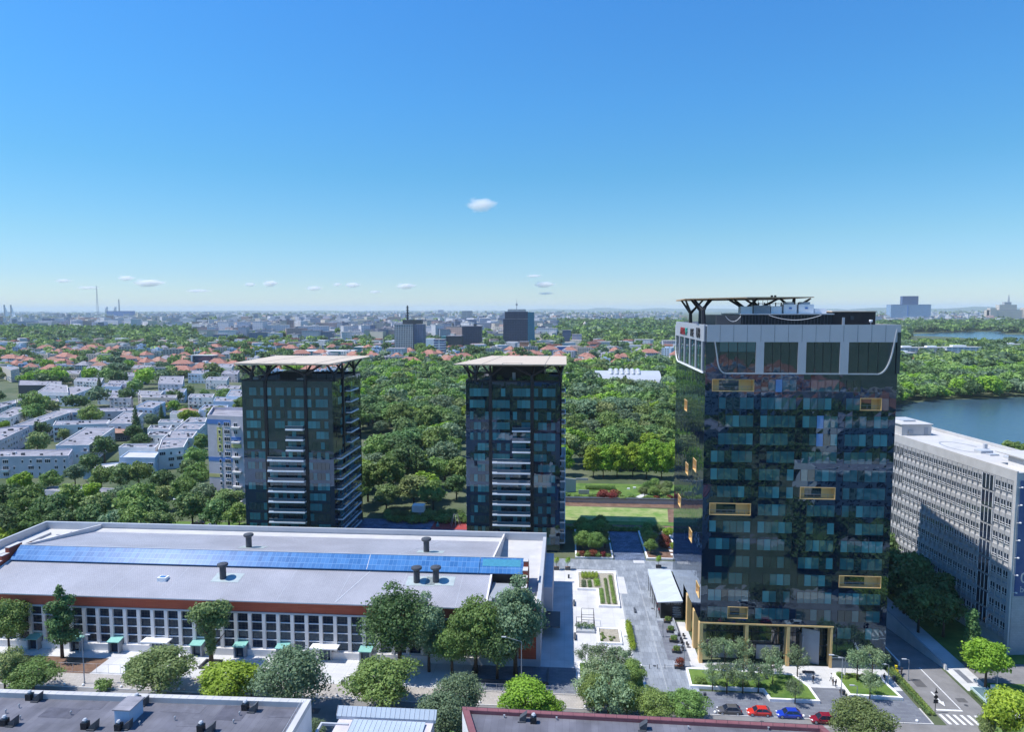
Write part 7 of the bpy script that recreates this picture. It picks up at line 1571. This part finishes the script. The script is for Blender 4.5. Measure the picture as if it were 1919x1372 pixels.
def ctower(x, label, w_=4.6, top=575, yb=592):
    q = at(x, yb, 0); s_ = math.hypot(*q) / FPX; h_ = aty(x, top, q[1])[2]; mb = MB(); mb.lathe(q + (0,), [(w_ * .62 * s_, 0), (w_ * .45 * s_, h_ * .7), (w_ * .52 * s_, h_)], 20); tag(mb.build('cooling_tower', M['lgrey'], loc=(q[0], q[1], 0), smooth=True), label, 'cooling tower')
ctower(200, 'left of two cooling towers on the far left skyline'); ctower(216, 'right of two cooling towers, beside the tall chimney')
q = at(224, 593, 0); s_ = math.hypot(*q) / FPX; h_ = aty(224, 562, q[1])[2]; t = thing('chimney', 'tall thin chimney on the left skyline right of the cooling towers', 'chimney', (q[0], q[1], 0)); mb = MB(); mb.tube((0, 0, 0), (0, 0, h_), 1.4 * s_, .8 * s_, 12); mb.build('stack', M['grey'], t, loc=Z0); mb = MB(); mb.tube((0, 0, h_), (0, 0, h_ + .8 * s_), .9 * s_, .9 * s_, 12); mb.build('rim', M['dgrey'], t, loc=Z0)
landmark('power_hall', 'wide dark blue boiler house under the chimney on the left skyline', 'power station', 222, 597, 583, 40, 80, M['bluep'])
for i, (x, yb, yt, wp, c_) in enumerate([(826, 592, 581, 10, 'plaster2'), (1112, 606, 598, 12, 'plaster'), (1155, 603, 596, 14, 'plaster2'), (1130, 604, 598, 12, 'pink'), (1235, 600, 592, 16, 'plaster'), (1250, 601, 591, 14, 'plasterb'), (460, 616, 602, 18, 'plaster'), (500, 620, 606, 20, 'plaster'), (548, 619, 606, 16, 'plaster2'), (330, 622, 603, 14, 'plaster'), (372, 622, 603, 22, 'pink'), (440, 617, 604, 8, 'pink'), (655, 612, 600, 12, 'beige'), (1655, 602, 590, 12, 'pink'), (1646, 603, 593, 10, 'plaster2')]):
    landmark('apartment_block', ordn(i) + ' skyline slab of a varied set, pale against the haze of the city', 'apartment block', x, yb, yt, wp, 20, gridmat('far_slab' + str(i), {'plaster': (.6, .6, .62), 'plaster2': (.45, .46, .55), 'pink': (.55, .36, .32), 'plasterb': (.42, .5, .62), 'beige': (.58, .52, .42)}[c_], (.16, .18, .26), 5, 3, 1.2), group='pale slabs on the skyline')

# ================================================================ scattered woods, villas and the city
rg = np.random.RandomState(5)
def inpoly(x, y, P):
    c = False; n = len(P); j = n - 1
    for i in range(n):
        if (P[i][1] > y) != (P[j][1] > y) and x < (P[j][0] - P[i][0]) * (y - P[i][1]) / (P[j][1] - P[i][1]) + P[i][0]: c = not c
        j = i
    return c
FB_ = [(min(p[0] for p in P), max(p[0] for p in P), min(p[1] for p in P), max(p[1] for p in P), P) for P, h in FOOT]
GRID = {}
def occupied(x, y, m=3.0):
    for a, b, c, d, P in FB_:
        if a - m < x < b + m and c - m < y < d + m:
            if m >= 6 or inpoly(x, y, P) or any(inpoly(x + dx, y + dy, P) for dx, dy in ((m, 0), (-m, 0), (0, m), (0, -m))): return True
    for vx, vy, vw in VAULT:
        if abs(x - vx) < vw and vy - 30 < y < vy: return True
    if inpoly(x, y, LAKE) or inpoly(x, y, LAKE2): return True
    if -152 < x < -3 and 132 < y < 186: return True
    if -103 < x < -69 and 200 < y < 240: return True
    if -34 < x < 2 and 203 < y < 242: return True
    return False
def zone(x, y):
    px, py = topix(x, y, 0)
    if y < 232: return 'near'
    if px < 655: return 'terr' if py > 722 else ('villa' if py > 640 else ('woodL' if px < 380 and py > 622 else 'city'))
    if px < 1285: return 'park' if py > 694 else ('villa' if py > 640 else ('woodR' if px > 1045 and py > 606 else 'city'))
    if px > 1640:
        if py > 640: return 'lakewood'
        return 'lakewood' if py > 608 else 'city'
    return 'hidden'
# individual trees of the left middle distance
PLOT = []
def free(x, y, r):
    for (a, b, c) in PLOT:
        if (a - x) ** 2 + (b - y) ** 2 < r * r: return False
    return True
tones = {'parkA': 'mid green', 'parkB': 'dark green', 'parkC': 'tall mid green', 'parkD': 'grey green', 'parkE': 'bright green', 'limewall': 'lime green', 'parkF': 'olive green', 'conifer': 'dark pointed', 'poplar': 'dark slender', 'pillow': 'white blossoming'}
left = [('parkB', 22, 940, 1.15), ('parkE', 40, 905, .9), ('parkA', 60, 950, 1.2), ('parkB', 95, 965, 1.2), ('parkA', 95, 905, .8), ('parkC', 135, 945, 1.1), ('parkD', 140, 890, .8), ('parkF', 188, 955, 1.15), ('parkE', 170, 925, .9), ('parkD', 222, 945, 1.1), ('parkA', 262, 950, 1.25), ('parkB', 290, 965, 1.0), ('parkB', 225, 895, 1.0), ('parkA', 190, 900, .9), ('parkA', 260, 893, .95), ('parkB', 300, 905, .9), ('parkF', 305, 930, .8), ('parkA', 345, 925, 1.0), ('parkB', 360, 955, 1.1), ('parkD', 385, 930, .9), ('parkF', 428, 948, 1.15), ('parkB', 405, 965, .95), ('parkD', 432, 895, 1.0), ('parkA', 372, 895, 1.0), ('parkA', 365, 865, 1.0), ('parkC', 378, 835, .9), ('parkB', 352, 880, .8), ('parkA', 448, 970, .8), ('parkB', 8, 985, 1.1), ('parkE', 20, 1000, .8), ('parkA', 55, 990, .9), ('parkB', 120, 985, .95), ('parkB', 165, 978, 1.0), ('parkD', 215, 985, .9), ('parkA', 250, 985, .95), ('parkB', 300, 985, .85), ('parkB', 165, 872, .9), ('parkB', 195, 840, 1.1), ('parkF', 70, 832, 1.2), ('parkB', 78, 806, .9), ('parkB', 235, 744, 1.2), ('parkB', 252, 812, .9), ('parkB', 262, 830, .9), ('conifer', 254, 792, 1.4), ('conifer', 186, 720, 1.2), ('conifer', 302, 775, .9), ('parkB', 340, 740, .7), ('parkA', 120, 735, .7), ('pillow', 65, 770, 1.0), ('pillow', 90, 772, 1.0), ('pillow', 200, 768, 1.0), ('pillow', 222, 766, .9), ('pillow', 40, 790, .8), ('parkE', 8, 800, .8), ('parkD', 285, 790, .9), ('parkA', 345, 772, .7), ('parkA', 382, 742, .8), ('parkE', 410, 735, .7), ('parkF', 118, 815, .7), ('parkE', 120, 838, .6), ('parkA', 205, 782, .7)]
cntL = {}
for k, x, y, s in left:
    q = at(x, y, 7 * s)
    tree(k, q[0], q[1], s, label='%s tree, %s of its colour from the left near the terraces' % (tones[k], ordn(sum(1 for a in left if a[0] == k and (a[1], a[2]) < (x, y)))), group='trees of the left quarter', name='conifer_tree' if k == 'conifer' else 'broadleaf_tree'); PLOT.append((q[0], q[1], 5))
# park rows: individual trees
row_v = [247, 260, 275, 291, 304, 321, 339, 358, 379]
n_ind = 0
for ri, v in enumerate(row_v):
    u = -78.0 if v < 262 else -86.0; k = 0; end = -3 if v < 300 else 75 + (v - 300) * .1
    cand = []
    while u < end:
        uu = u + rg.uniform(-1.8, 1.8); vv = v + rg.uniform(-3, 3); u += rg.uniform(8.8, 12.5) if not (v in (291, 304) and u > 5) else 6.5
        px, py = topix(uu, vv, 6)
        if px < 655 or px > 1282: continue
        if occupied(uu, vv, 4): continue
        if 868 < px < 1052 and py > 740: continue
        cand.append((uu, vv, px))
    for uu, vv, px in cand:
        br = px > 1055 and v < 340
        key = 'limewall' if (v in (291, 304) and px > 1050) else 'parkE' if (br and rg.rand() < .5) else PK[rg.choice(6, p=[.3, .26, .16, .12, .08, .08])]
        s = rg.uniform(1.05, 1.65) * (1.0 if v > 262 else .85) if key != 'limewall' else rg.uniform(.95, 1.15); tree(key, uu, vv, s, hs=rg.uniform(.75, 1.0) if key != 'limewall' else 1.2, label='%s tree, %s from the left in the %s row of park woods' % (tones[key], ordn(k), ORD[ri]), group='trees of the park woods'); k += 1; n_ind += 1
# merged woods beyond
near_s, mid_s, far_s = {m: [] for m in 'ABCDE'}, {m: [] for m in 'ABD'}, {m: [] for m in 'ABD'}
pick = lambda c: c[rg.randint(len(c))]
v = 394.0
while v < 1700:
    step = 11.5 if v < 800 else 13; half = v * .80 + 30
    u = -half - v * .08
    while u < half:
        uu = u + rg.uniform(-3, 3); vv = v + rg.uniform(-4, 4); u += step * rg.uniform(.8, 1.3)
        px, py = topix(uu, vv, 0)
        if px < -30 or px > 1950: continue
        zn = zone(uu, vv)
        if zn == 'hidden': continue
        nz = math.sin(uu * .021 + 1.3) * math.cos(vv * .017) + math.sin(uu * .0063 + vv * .009) * .7
        dens = {'park': .97, 'terr': .10, 'villa': .13 + .05 * nz, 'woodL': .95, 'woodR': .95, 'lakewood': .95, 'city': .25 + .25 * nz}[zn]
        if rg.rand() > dens or occupied(uu, vv, 3.5): continue
        if any(a < px < b and c < py < d_ for a, b, c, d_ in CLEAR): continue
        s = rg.uniform(.65, 1.4)
        if v < 820: near_s[pick('AABBCDE') if zn != 'lakewood' else pick('AABBDE')].append((uu, vv, s))
        else: mid_s[pick('AABD')].append((uu, vv, s))
    v += step * .95
for x, y in [(1700, 738), (1690, 742), (1716, 735)]: q = at(x, y, 5); near_s['E'].append((q[0], q[1], 1.0))
for x, y in [(1905, 838), (1890, 836), (1918, 842)]: q = at(x, y, 5); near_s['A'].append((q[0], q[1], .5))
pk_ = {'A': 'parkA', 'B': 'parkB', 'C': 'parkF', 'D': 'parkD', 'E': 'parkE'}
allv = sorted([(s_[1], m, s_) for m in near_s for s_ in near_s[m]], key=lambda a: a[0])[:120]
cn_ = {}
for _, m, s_ in sorted(allv, key=lambda a: topix(a[2][0], a[2][1], 0)[0]):
    near_s[m].remove(s_); cn_[m] = cn_.get(m, 0) + 1
    tree(pk_[m], s_[0], s_[1], s_[2] * 1.35, hs=.85, label='%s tree, %s of its colour from the left in the deeper woods' % (tones[pk_[m]], ordn(cn_[m] - 1)), group='trees of the deeper woods')
lf = {'A': 'leafA', 'B': 'leafB', 'C': 'leafE', 'D': 'leafD', 'E': 'leafC'}
wl_ = {'A': 'mid green', 'B': 'dark green', 'C': 'olive green', 'D': 'grey green', 'E': 'bright green'}
for m in near_s: wood('woodland', near_s[m], lf[m], 760, .95, wl_[m] + ' tree crowns merging into the middle distance woods', 'woods', 70 + ord(m), R=7.6, hgt=13)
for m in mid_s: wood('woodland', mid_s[m], lf[m], 150, 2.1, wl_[m] + ' tree crowns between and beyond the villas', 'woods', 80 + ord(m), R=7.5, hgt=12.5)
py = 640.0
while py > 586:
    q0 = at(960, py, 0); d = q0[1]; x = -20
    while x < 1940:
        x += rg.uniform(5, 11) * (1 if py < 606 else .8); y = py + rg.uniform(-1.2, 1.2); q = at(x, y, 0)
        if q[1] < 1650: continue
        zn = zone(q[0], q[1])
        if zn == 'hidden' : continue
        if any(a < x < b and c < y < d_ for a, b, c, d_ in CLEAR[:1]): continue
        dn = {'woodL': 1, 'woodR': 1, 'lakewood': .95}.get(zn, .14 + .12 * math.sin(x * .02 + py * .4) + (.2 if py < 590 else 0))
        if rg.rand() > dn or occupied(q[0], q[1], 6): continue
        far_s[pick('AABD')].append((q[0], q[1], rg.uniform(.9, 1.5) * (1 + d / 9000)))
        if dn > .9: 
            for _ in range(2): far_s[pick('AABD')].append((q[0] + rg.uniform(-15, 15), q[1] + rg.uniform(-25, 25), rg.uniform(.9, 1.4) * (1 + d / 9000)))
    py -= 1.5 if py > 606 else 1.1
for m in far_s: wood('woodland', far_s[m], lf[m], 46, 4.4, wl_[m] + ' far woods fading towards the horizon', 'woods', 90 + ord(m), R=8.5, hgt=13)

# villas: prototypes, then copies in rows
HP = []
specs = [(17, 13, 6.2, 5.6, 'plaster', 'tile'), (21, 14, 6.4, 5.6, 'beige', 'tile'), (15, 13, 8.8, 4.6, 'plaster', 'tile'), (19, 14, 6.2, 5.4, 'pink', 'tile2'), (26, 15, 9.0, 5.2, 'plaster2', 'tile'), (16, 12, 6.0, 4.8, 'plaster', 'roofg')]
flat = [(18, 12, 9.5, 'plaster', 'roofg'), (26, 13, 12.5, 'beige', 'roofg'), (15, 12, 12.0, 'plasterb', 'rooflt'), (32, 13, 10, 'plaster2', 'roofg')]
spots = []
hv = 690.0; rowi = 0
fl_n = {}
while hv < 1560:
    half = hv * .80; u = -half - hv * .08; k = 0; row = []
    while u < half:
        uu, vv = u + rg.uniform(-7, 7), hv + rg.uniform(-12, 12); u += rg.uniform(22, 36) * (1 + (hv - 690) / 900)
        px, py = topix(uu, vv, 0)
        if px < -10 or px > 1275: continue
        if zone(uu, vv) != 'villa' or occupied(uu, vv, 7): continue
        row.append((uu, vv))
    spots.append(row); hv += 31 * (1 + (hv - 690) / 1000)
tot = 0; pr = {}; VM = {k: MB() for k in ('white', 'cream', 'grey', 'rose', 'tile')}
cl_ = ['red roofed white villa', 'red roofed beige villa', 'tall red roofed white villa', 'brown roofed pink villa', 'broad red roofed lilac villa', 'grey roofed white villa', 'flat roofed white block', 'flat roofed beige block', 'flat roofed pale blue block', 'long flat roofed lilac block']
for ri, row in enumerate(spots):
    cnt = {}
    for (uu, vv) in row:
        j = int(rg.choice(10, p=[.17, .14, .10, .06, .10, .06, .12, .10, .07, .08])); cnt[j] = cnt.get(j, 0) + 1
        lab = '%s, %s of its kind from left in the %s villa row' % (cl_[j], ordn(cnt[j] - 1), ordn(ri))
        if tot >= 290:
            k_ = ['white', 'cream', 'grey', 'rose'][rg.randint(4)]; w2, d2, h2 = rg.uniform(8, 15), rg.uniform(6, 8), rg.uniform(6, 13); rz_ = rg.uniform(-.6, .6); VM[k_].box(uu - w2, uu + w2, vv - d2, vv + d2, 0, h2, rot=rz_)
            if h2 < 9: VM['tile'].box(uu - w2 - .6, uu + w2 + .6, vv - d2 - .6, vv + d2 + .6, h2, h2 + .7, rot=rz_); VM['tile'].box(uu - w2 + 2.5, uu + w2 - 2.5, vv - d2 + 2.5, vv + d2 - 2.5, h2 + .7, h2 + 2.6, rot=rz_)
            continue
        if j not in pr:
            if j < 6: w_, d_, h_, rh, wa, ro = specs[j]; t = hiphouse('villa', lab, (0, 0), w_, d_, h_, rh, 0, wa, ro, 'villas and small blocks of the quarter', cat='villa')
            else:
                w_, d_, h_, wa, ro = flat[j - 6]; t, P_ = coping_block('small_block', lab, 'apartment block', [(-w_ / 2, -d_ / 2), (w_ / 2, -d_ / 2), (w_ / 2, d_ / 2), (-w_ / 2, d_ / 2)], h_, M[wa], M[ro], M[wa], group='villas and small blocks of the quarter')
                for f in range(int(h_ / 3)):
                    for q_ in range(int(w_ / 4)): inst(WMD, 'window', (-w_ / 2 + 2 + q_ * 4, -d_ / 2 - .03, f * 3 + 1), 0, parent=t)
                    for q_ in range(int(d_ / 4)): inst(WMD, 'window', (w_ / 2 * 0 - w_ / 2 - .03, -d_ / 2 + 2 + q_ * 4, f * 3 + 1), rad(-90), parent=t)
                mb = MB(); mb.box(-2, 2.5, -2, 2, h_ - .6, h_ + 2); mb.build('stair_head', M[wa], t)
            t.location = (uu, vv, 0); t.rotation_euler = (0, 0, rg.uniform(-.5, .5)); pr[j] = t
        else: dup(pr[j], (uu, vv, 0), rg.uniform(-.6, .6), lab, sc=float(rg.uniform(.85, 1.15)))
        tot += 1
# city beyond: the nearest slabs as things, the rest as one mass
cm = {}
pal = {'white': (.62, .62, .65), 'grey': (.42, .44, .50), 'cream': (.58, .53, .45), 'rose': (.50, .36, .33), 'slate': (.20, .24, .33)}
for k, c_ in pal.items(): cm[k] = gridmat('slab_' + k, c_, tuple(x * .38 for x in c_), 4.4, 3.0, 1.2)
SP = {}
for k_, mbk in VM.items():
    if mbk.f: tag(mbk.build('villa_quarter', cm[k_] if k_ != 'tile' else M['tile']), ('red tiled roofs' if k_ == 'tile' else k_ + ' house walls') + ' of the farthest villas', 'houses', kind='stuff')
for k in pal:
    for j, (w_, d_, h_) in enumerate([(46, 13, 26), (22, 16, 33), (34, 14, 15)]):
        t = thing('city_slab', '', 'apartment block', (0, 0, 0), 'slab blocks of the city'); mb = MB(); mb.box(-w_ / 2, w_ / 2, -d_ / 2, d_ / 2, 0, h_); mb.build('wall', cm[k], t, loc=Z0)
        mb = MB(); mb.box(-w_ / 2 - .3, w_ / 2 + .3, -d_ / 2 - .3, d_ / 2 + .3, h_, h_ + .9); mb.box(-3, 3, -3, 3, h_ + .9, h_ + 3.6); mb.build('roof', M['roofg'] if k != 'white' else M['rooflt'], t, loc=Z0); SP[(k, j)] = t
used = set(); N = 0; py = 638.0; massV = {k: MB() for k in list(pal) + ['tile']}
while py > 582.6:
    q0 = at(960, py, 0); x = -20; kk_ = {}
    dens = 8.5 if py > 606 else 6
    while x < 1940:
        x += rg.uniform(.25, 1.8) * dens; q = at(x, py + rg.uniform(-.8, .8) * (1 if py > 590 else .25), 0)
        if q[1] < 1600: continue
        zn = zone(q[0], q[1])
        if zn != 'city' or occupied(q[0], q[1], 12): continue
        if 1280 < x < 1650: continue
        cl = math.sin(x * .017 + py * .13) + math.sin(x * .041 - py * .3) * .6
        if rg.rand() > .62 + .3 * cl: continue
        k = pick(['white', 'white', 'white', 'grey', 'grey', 'cream', 'cream', 'rose', 'slate']); j = int(rg.choice(3, p=[.3, .22, .48] if cl > 0 else [.12, .08, .8])); s = rg.uniform(.85, 1.4)
        if x > 1060: s *= .75
        if N < 285 and py > 609:
            kk_[k] = kk_.get(k, 0) + 1; lab = '%s %s, %s of its colour from the left in the %s city row' % (k, ['long slab block', 'tower block', 'low slab block'][j], ordn(kk_[k] - 1), ordn(int((638 - py) / 1.35)))
            if (k, j) in used: dup(SP[(k, j)], (q[0], q[1], 0), rg.uniform(-.8, .8), lab, sc=s)
            else: used.add((k, j)); o = SP[(k, j)]; o.location = (q[0], q[1], 0); o['label'] = lab
            N += 1
        else:
            w_, d_, h_ = [(46, 13, 26), (22, 16, 33), (34, 14, 15)][j]; f_ = (1 + q[1] / 16000) * s; mbk = massV[k]; rz = rg.uniform(-.8, .8)
            mbk.box(q[0] - w_ / 2 * f_, q[0] + w_ / 2 * f_, q[1] - d_ / 2 * f_, q[1] + d_ / 2 * f_, 0, h_ * s * (1 + q[1] / 60000), 0, rot=rz)
            if rg.rand() < .3: massV['tile'].box(q[0] + 30, q[0] + 52, q[1] - 8, q[1] + 8, 0, 9, rot=rz)
    py -= 1.35 if py > 600 else (1.1 if py > 590 else .55)
for k_, t in SP.items():
    if k_ not in used:
        for c_ in list(t.children): bpy.data.objects.remove(c_)
        bpy.data.objects.remove(t)
for k, mbk in massV.items():
    if mbk.f: tag(mbk.build('distant_city', cm[k] if k != 'tile' else M['tile']), 'distant %s city blocks fading into the haze' % ('red roofed' if k == 'tile' else k), 'city', kind='stuff')
# low hills at the horizon
mb = MB(); hr = random.Random(3)
for (a0, a1, d, h_) in ((-40, -5, 26000, 60), (-8, 20, 30000, 120), (12, 44, 24000, 110)):
    n = 40; pts_ = []
    for i in range(n + 1):
        a = rad(a0 + (a1 - a0) * i / n - 4.5 * 0); hh = h_ * math.sin(math.pi * i / n) ** .7 * (1 + .25 * math.sin(i * .9) + .15 * hr.uniform(-1, 1)); pts_.append((math.sin(a) * d, math.cos(a) * d, hh))
    for p, q in zip(pts_[:-1], pts_[1:]):
        mb.quad((p[0] * .88, p[1] * .88, 0), (q[0] * .88, q[1] * .88, 0), (q[0], q[1], max(1, q[2])), (p[0], p[1], max(1, p[2])))
        mb.quad((p[0], p[1], max(1, p[2])), (q[0], q[1], max(1, q[2])), (q[0] * 1.15, q[1] * 1.15, 0), (p[0] * 1.15, p[1] * 1.15, 0))
o = mb.build('hills', pm('far_hills', (.04, .07, .03), .95, scale=.001)); o['kind'] = 'structure'
# behind and below the camera: what the glass towers mirror
bs = []; MV = [(rg.uniform(-90, 230), rg.uniform(-540, -190)) for _ in range(150)]
for i, (a, b) in enumerate(MV):
    dup(pr[sorted(pr)[i % len(pr)]], (a, b, 0), rg.uniform(-.5, .5), sc=1.3, label=cl_[sorted(pr)[i % len(pr)]] + ' behind the camera, ' + ordn(i) + ' of those mirrored', group='mirrored villas')
for i in range(1500):
    u = rg.uniform(-110, 240); v = rg.uniform(-560, 100)
    if 56 < v < 70 or (96 < v and True and False): continue
    if -12 < u < 60 and 54 < v < 100: continue
    if u < -20 and 54 < v < 100: continue
    if any(abs(u - a) < 26 and abs(v - b) < 14 for a, b in ((20, 20), (110, 30), (60, -70), (150, -60), (10, -150), (110, -170), (180, 60))): continue
    if any(abs(u - a) < 15 and abs(v - b) < 19 for a, b in MV): continue
    bs.append((u, v, rg.uniform(.8, 1.2)))
wood('woodland', bs, 'leafA', 420, .95, 'woods behind the camera mirrored in the glass towers', 'woods', 123)
for i, (a, b, hh, wa) in enumerate([(20, 20, 14, 'plaster'), (110, 30, 18, 'plaster'), (60, -70, 16, 'beige'), (150, -60, 20, 'plaster'), (10, -150, 18, 'plaster2'), (110, -170, 22, 'plaster'), (180, 60, 12, 'pink')]):
    t, P_ = coping_block('apartment_block', ['white', 'tall white', 'beige', 'far white', 'lilac', 'farthest white', 'pink'][i] + ' block behind the camera mirrored in the tower glass', 'apartment block', [(a - 22, b - 9), (a + 22, b - 9), (a + 22, b + 9), (a - 22, b + 9)], hh, M[wa], M['roofg'], M[wa]); P2 = P_
    base_ = worldloc(t)
    for f in range(int(hh / 3)):
        for q_ in range(11): inst(WM[1], 'window', (a - 20 + q_ * 4 - base_.x, b + 9.03 - base_.y, f * 3 + 1), math.pi, parent=t)
# ================================================================ clouds (outside the haze) and haze
def cloudmat(name, dens):
    m = bpy.data.materials.new(name); m.use_nodes = True; n = m.node_tree; n.nodes.clear(); out = n.nodes.new('ShaderNodeOutputMaterial'); pv = n.nodes.new('ShaderNodeVolumePrincipled')
    pv.inputs['Color'].default_value = (1, 1, 1, 1); pv.inputs['Anisotropy'].default_value = .2
    tc = n.nodes.new('ShaderNodeTexCoord'); nz = n.nodes.new('ShaderNodeTexNoise'); nz.inputs['Scale'].default_value = 2.6; nz.inputs['Detail'].default_value = 5; nz.inputs['Roughness'].default_value = .6; lk(n, tc.outputs['Object'], nz.inputs['Vector'])
    ln_ = n.nodes.new('ShaderNodeVectorMath'); ln_.operation = 'LENGTH'; lk(n, tc.outputs['Object'], ln_.inputs[0])
    m1 = n.nodes.new('ShaderNodeMapRange'); m1.inputs[1].default_value = 1.0; m1.inputs[2].default_value = .1; m1.inputs[3].default_value = -.35; m1.inputs[4].default_value = .45; lk(n, ln_.outputs['Value'], m1.inputs[0])
    ad = n.nodes.new('ShaderNodeMath'); ad.operation = 'ADD'; lk(n, nz.outputs[0], ad.inputs[0]); lk(n, m1.outputs[0], ad.inputs[1])
    m2 = n.nodes.new('ShaderNodeMapRange'); m2.inputs[1].default_value = .5; m2.inputs[2].default_value = .85; m2.inputs[3].default_value = 0; m2.inputs[4].default_value = dens; lk(n, ad.outputs[0], m2.inputs[0]); lk(n, m2.outputs[0], pv.inputs['Density'])
    pv.inputs['Emission Strength'].default_value = 0; lk(n, pv.outputs[0], out.inputs['Volume']); return m
CM = cloudmat('cloud_vapour', .02); CM2 = cloudmat('cloud_vapour_low', .05)
def cloud(px, py, wpx, hpx, dist, label):
    d = ray(px, py).normalized() * dist; c = Vector((0, 0, CAMH)) + d; s = dist / FPX
    mb = MB(); n = 14; pr_ = [(math.sin(math.pi * i / 8) + .001, -math.cos(math.pi * i / 8)) for i in range(9)]; mb.lathe((0, 0, 0), pr_, n); o = mb.build('cloud', CM if dist < 8000 else CM2, loc=(0, 0, 0)); o.location = c; o.scale = (wpx * s * .68, hpx * s * 1.0, hpx * s * .7); o.rotation_euler = (0, 0, math.atan2(-d.x, d.y)); tag(o, label, 'cloud'); return o
for i, (x, y, a, b, l) in enumerate([(901, 383, 66, 30, 'small bright cloud high in the middle of the sky'), (278, 530, 56, 16, 'flat cloud above the power station'), (236, 521, 30, 11, 'small cloud left of the flat one above the power station'), (506, 531, 30, 14, 'round little cloud above the left canopy'), (468, 533, 24, 9, 'faint cloud left of the round little one'), (588, 540, 36, 11, 'small cloud between the left canopy and the grid tower'), (660, 534, 34, 13, 'brighter cloud left of centre near the horizon'), (632, 533, 20, 9, 'tiny cloud left of the brighter central one'), (760, 536, 44, 14, 'oval cloud over the grid tower'), (1019, 533, 48, 14, 'oval cloud right of the dark antenna tower'), (1000, 517, 36, 8, 'wisp above the oval cloud right of centre'), (370, 545, 50, 8, 'thin streak over the left suburbs'), (165, 539, 42, 7, 'thin streak left of the radio mast'), (702, 547, 30, 7, 'thin streak left of the grid tower'), (1022, 550, 40, 7, 'faint streak under the oval cloud right of centre'), (118, 526, 30, 8, 'faint small cloud at the far left')]):
    cloud(x, y, a, b, 9000 if y > 450 else 6500, l)
hm = bpy.data.materials.new('haze_air'); hm.use_nodes = True; n = hm.node_tree; n.nodes.clear(); out = n.nodes.new('ShaderNodeOutputMaterial'); pv = n.nodes.new('ShaderNodeVolumePrincipled')
pv.inputs['Color'].default_value = (.80, .91, 1.0, 1); pv.inputs['Density'].default_value = 4.2e-5; pv.inputs['Anisotropy'].default_value = 0.0; lk(n, pv.outputs[0], out.inputs['Volume'])
mb = MB(); mb.box(-41000, 41000, -3600, 41000, -7, 260); hz = mb.build('haze', hm); hz['kind'] = 'stuff'
tag(hz, 'pale blue haze lying over the distant city', 'haze')
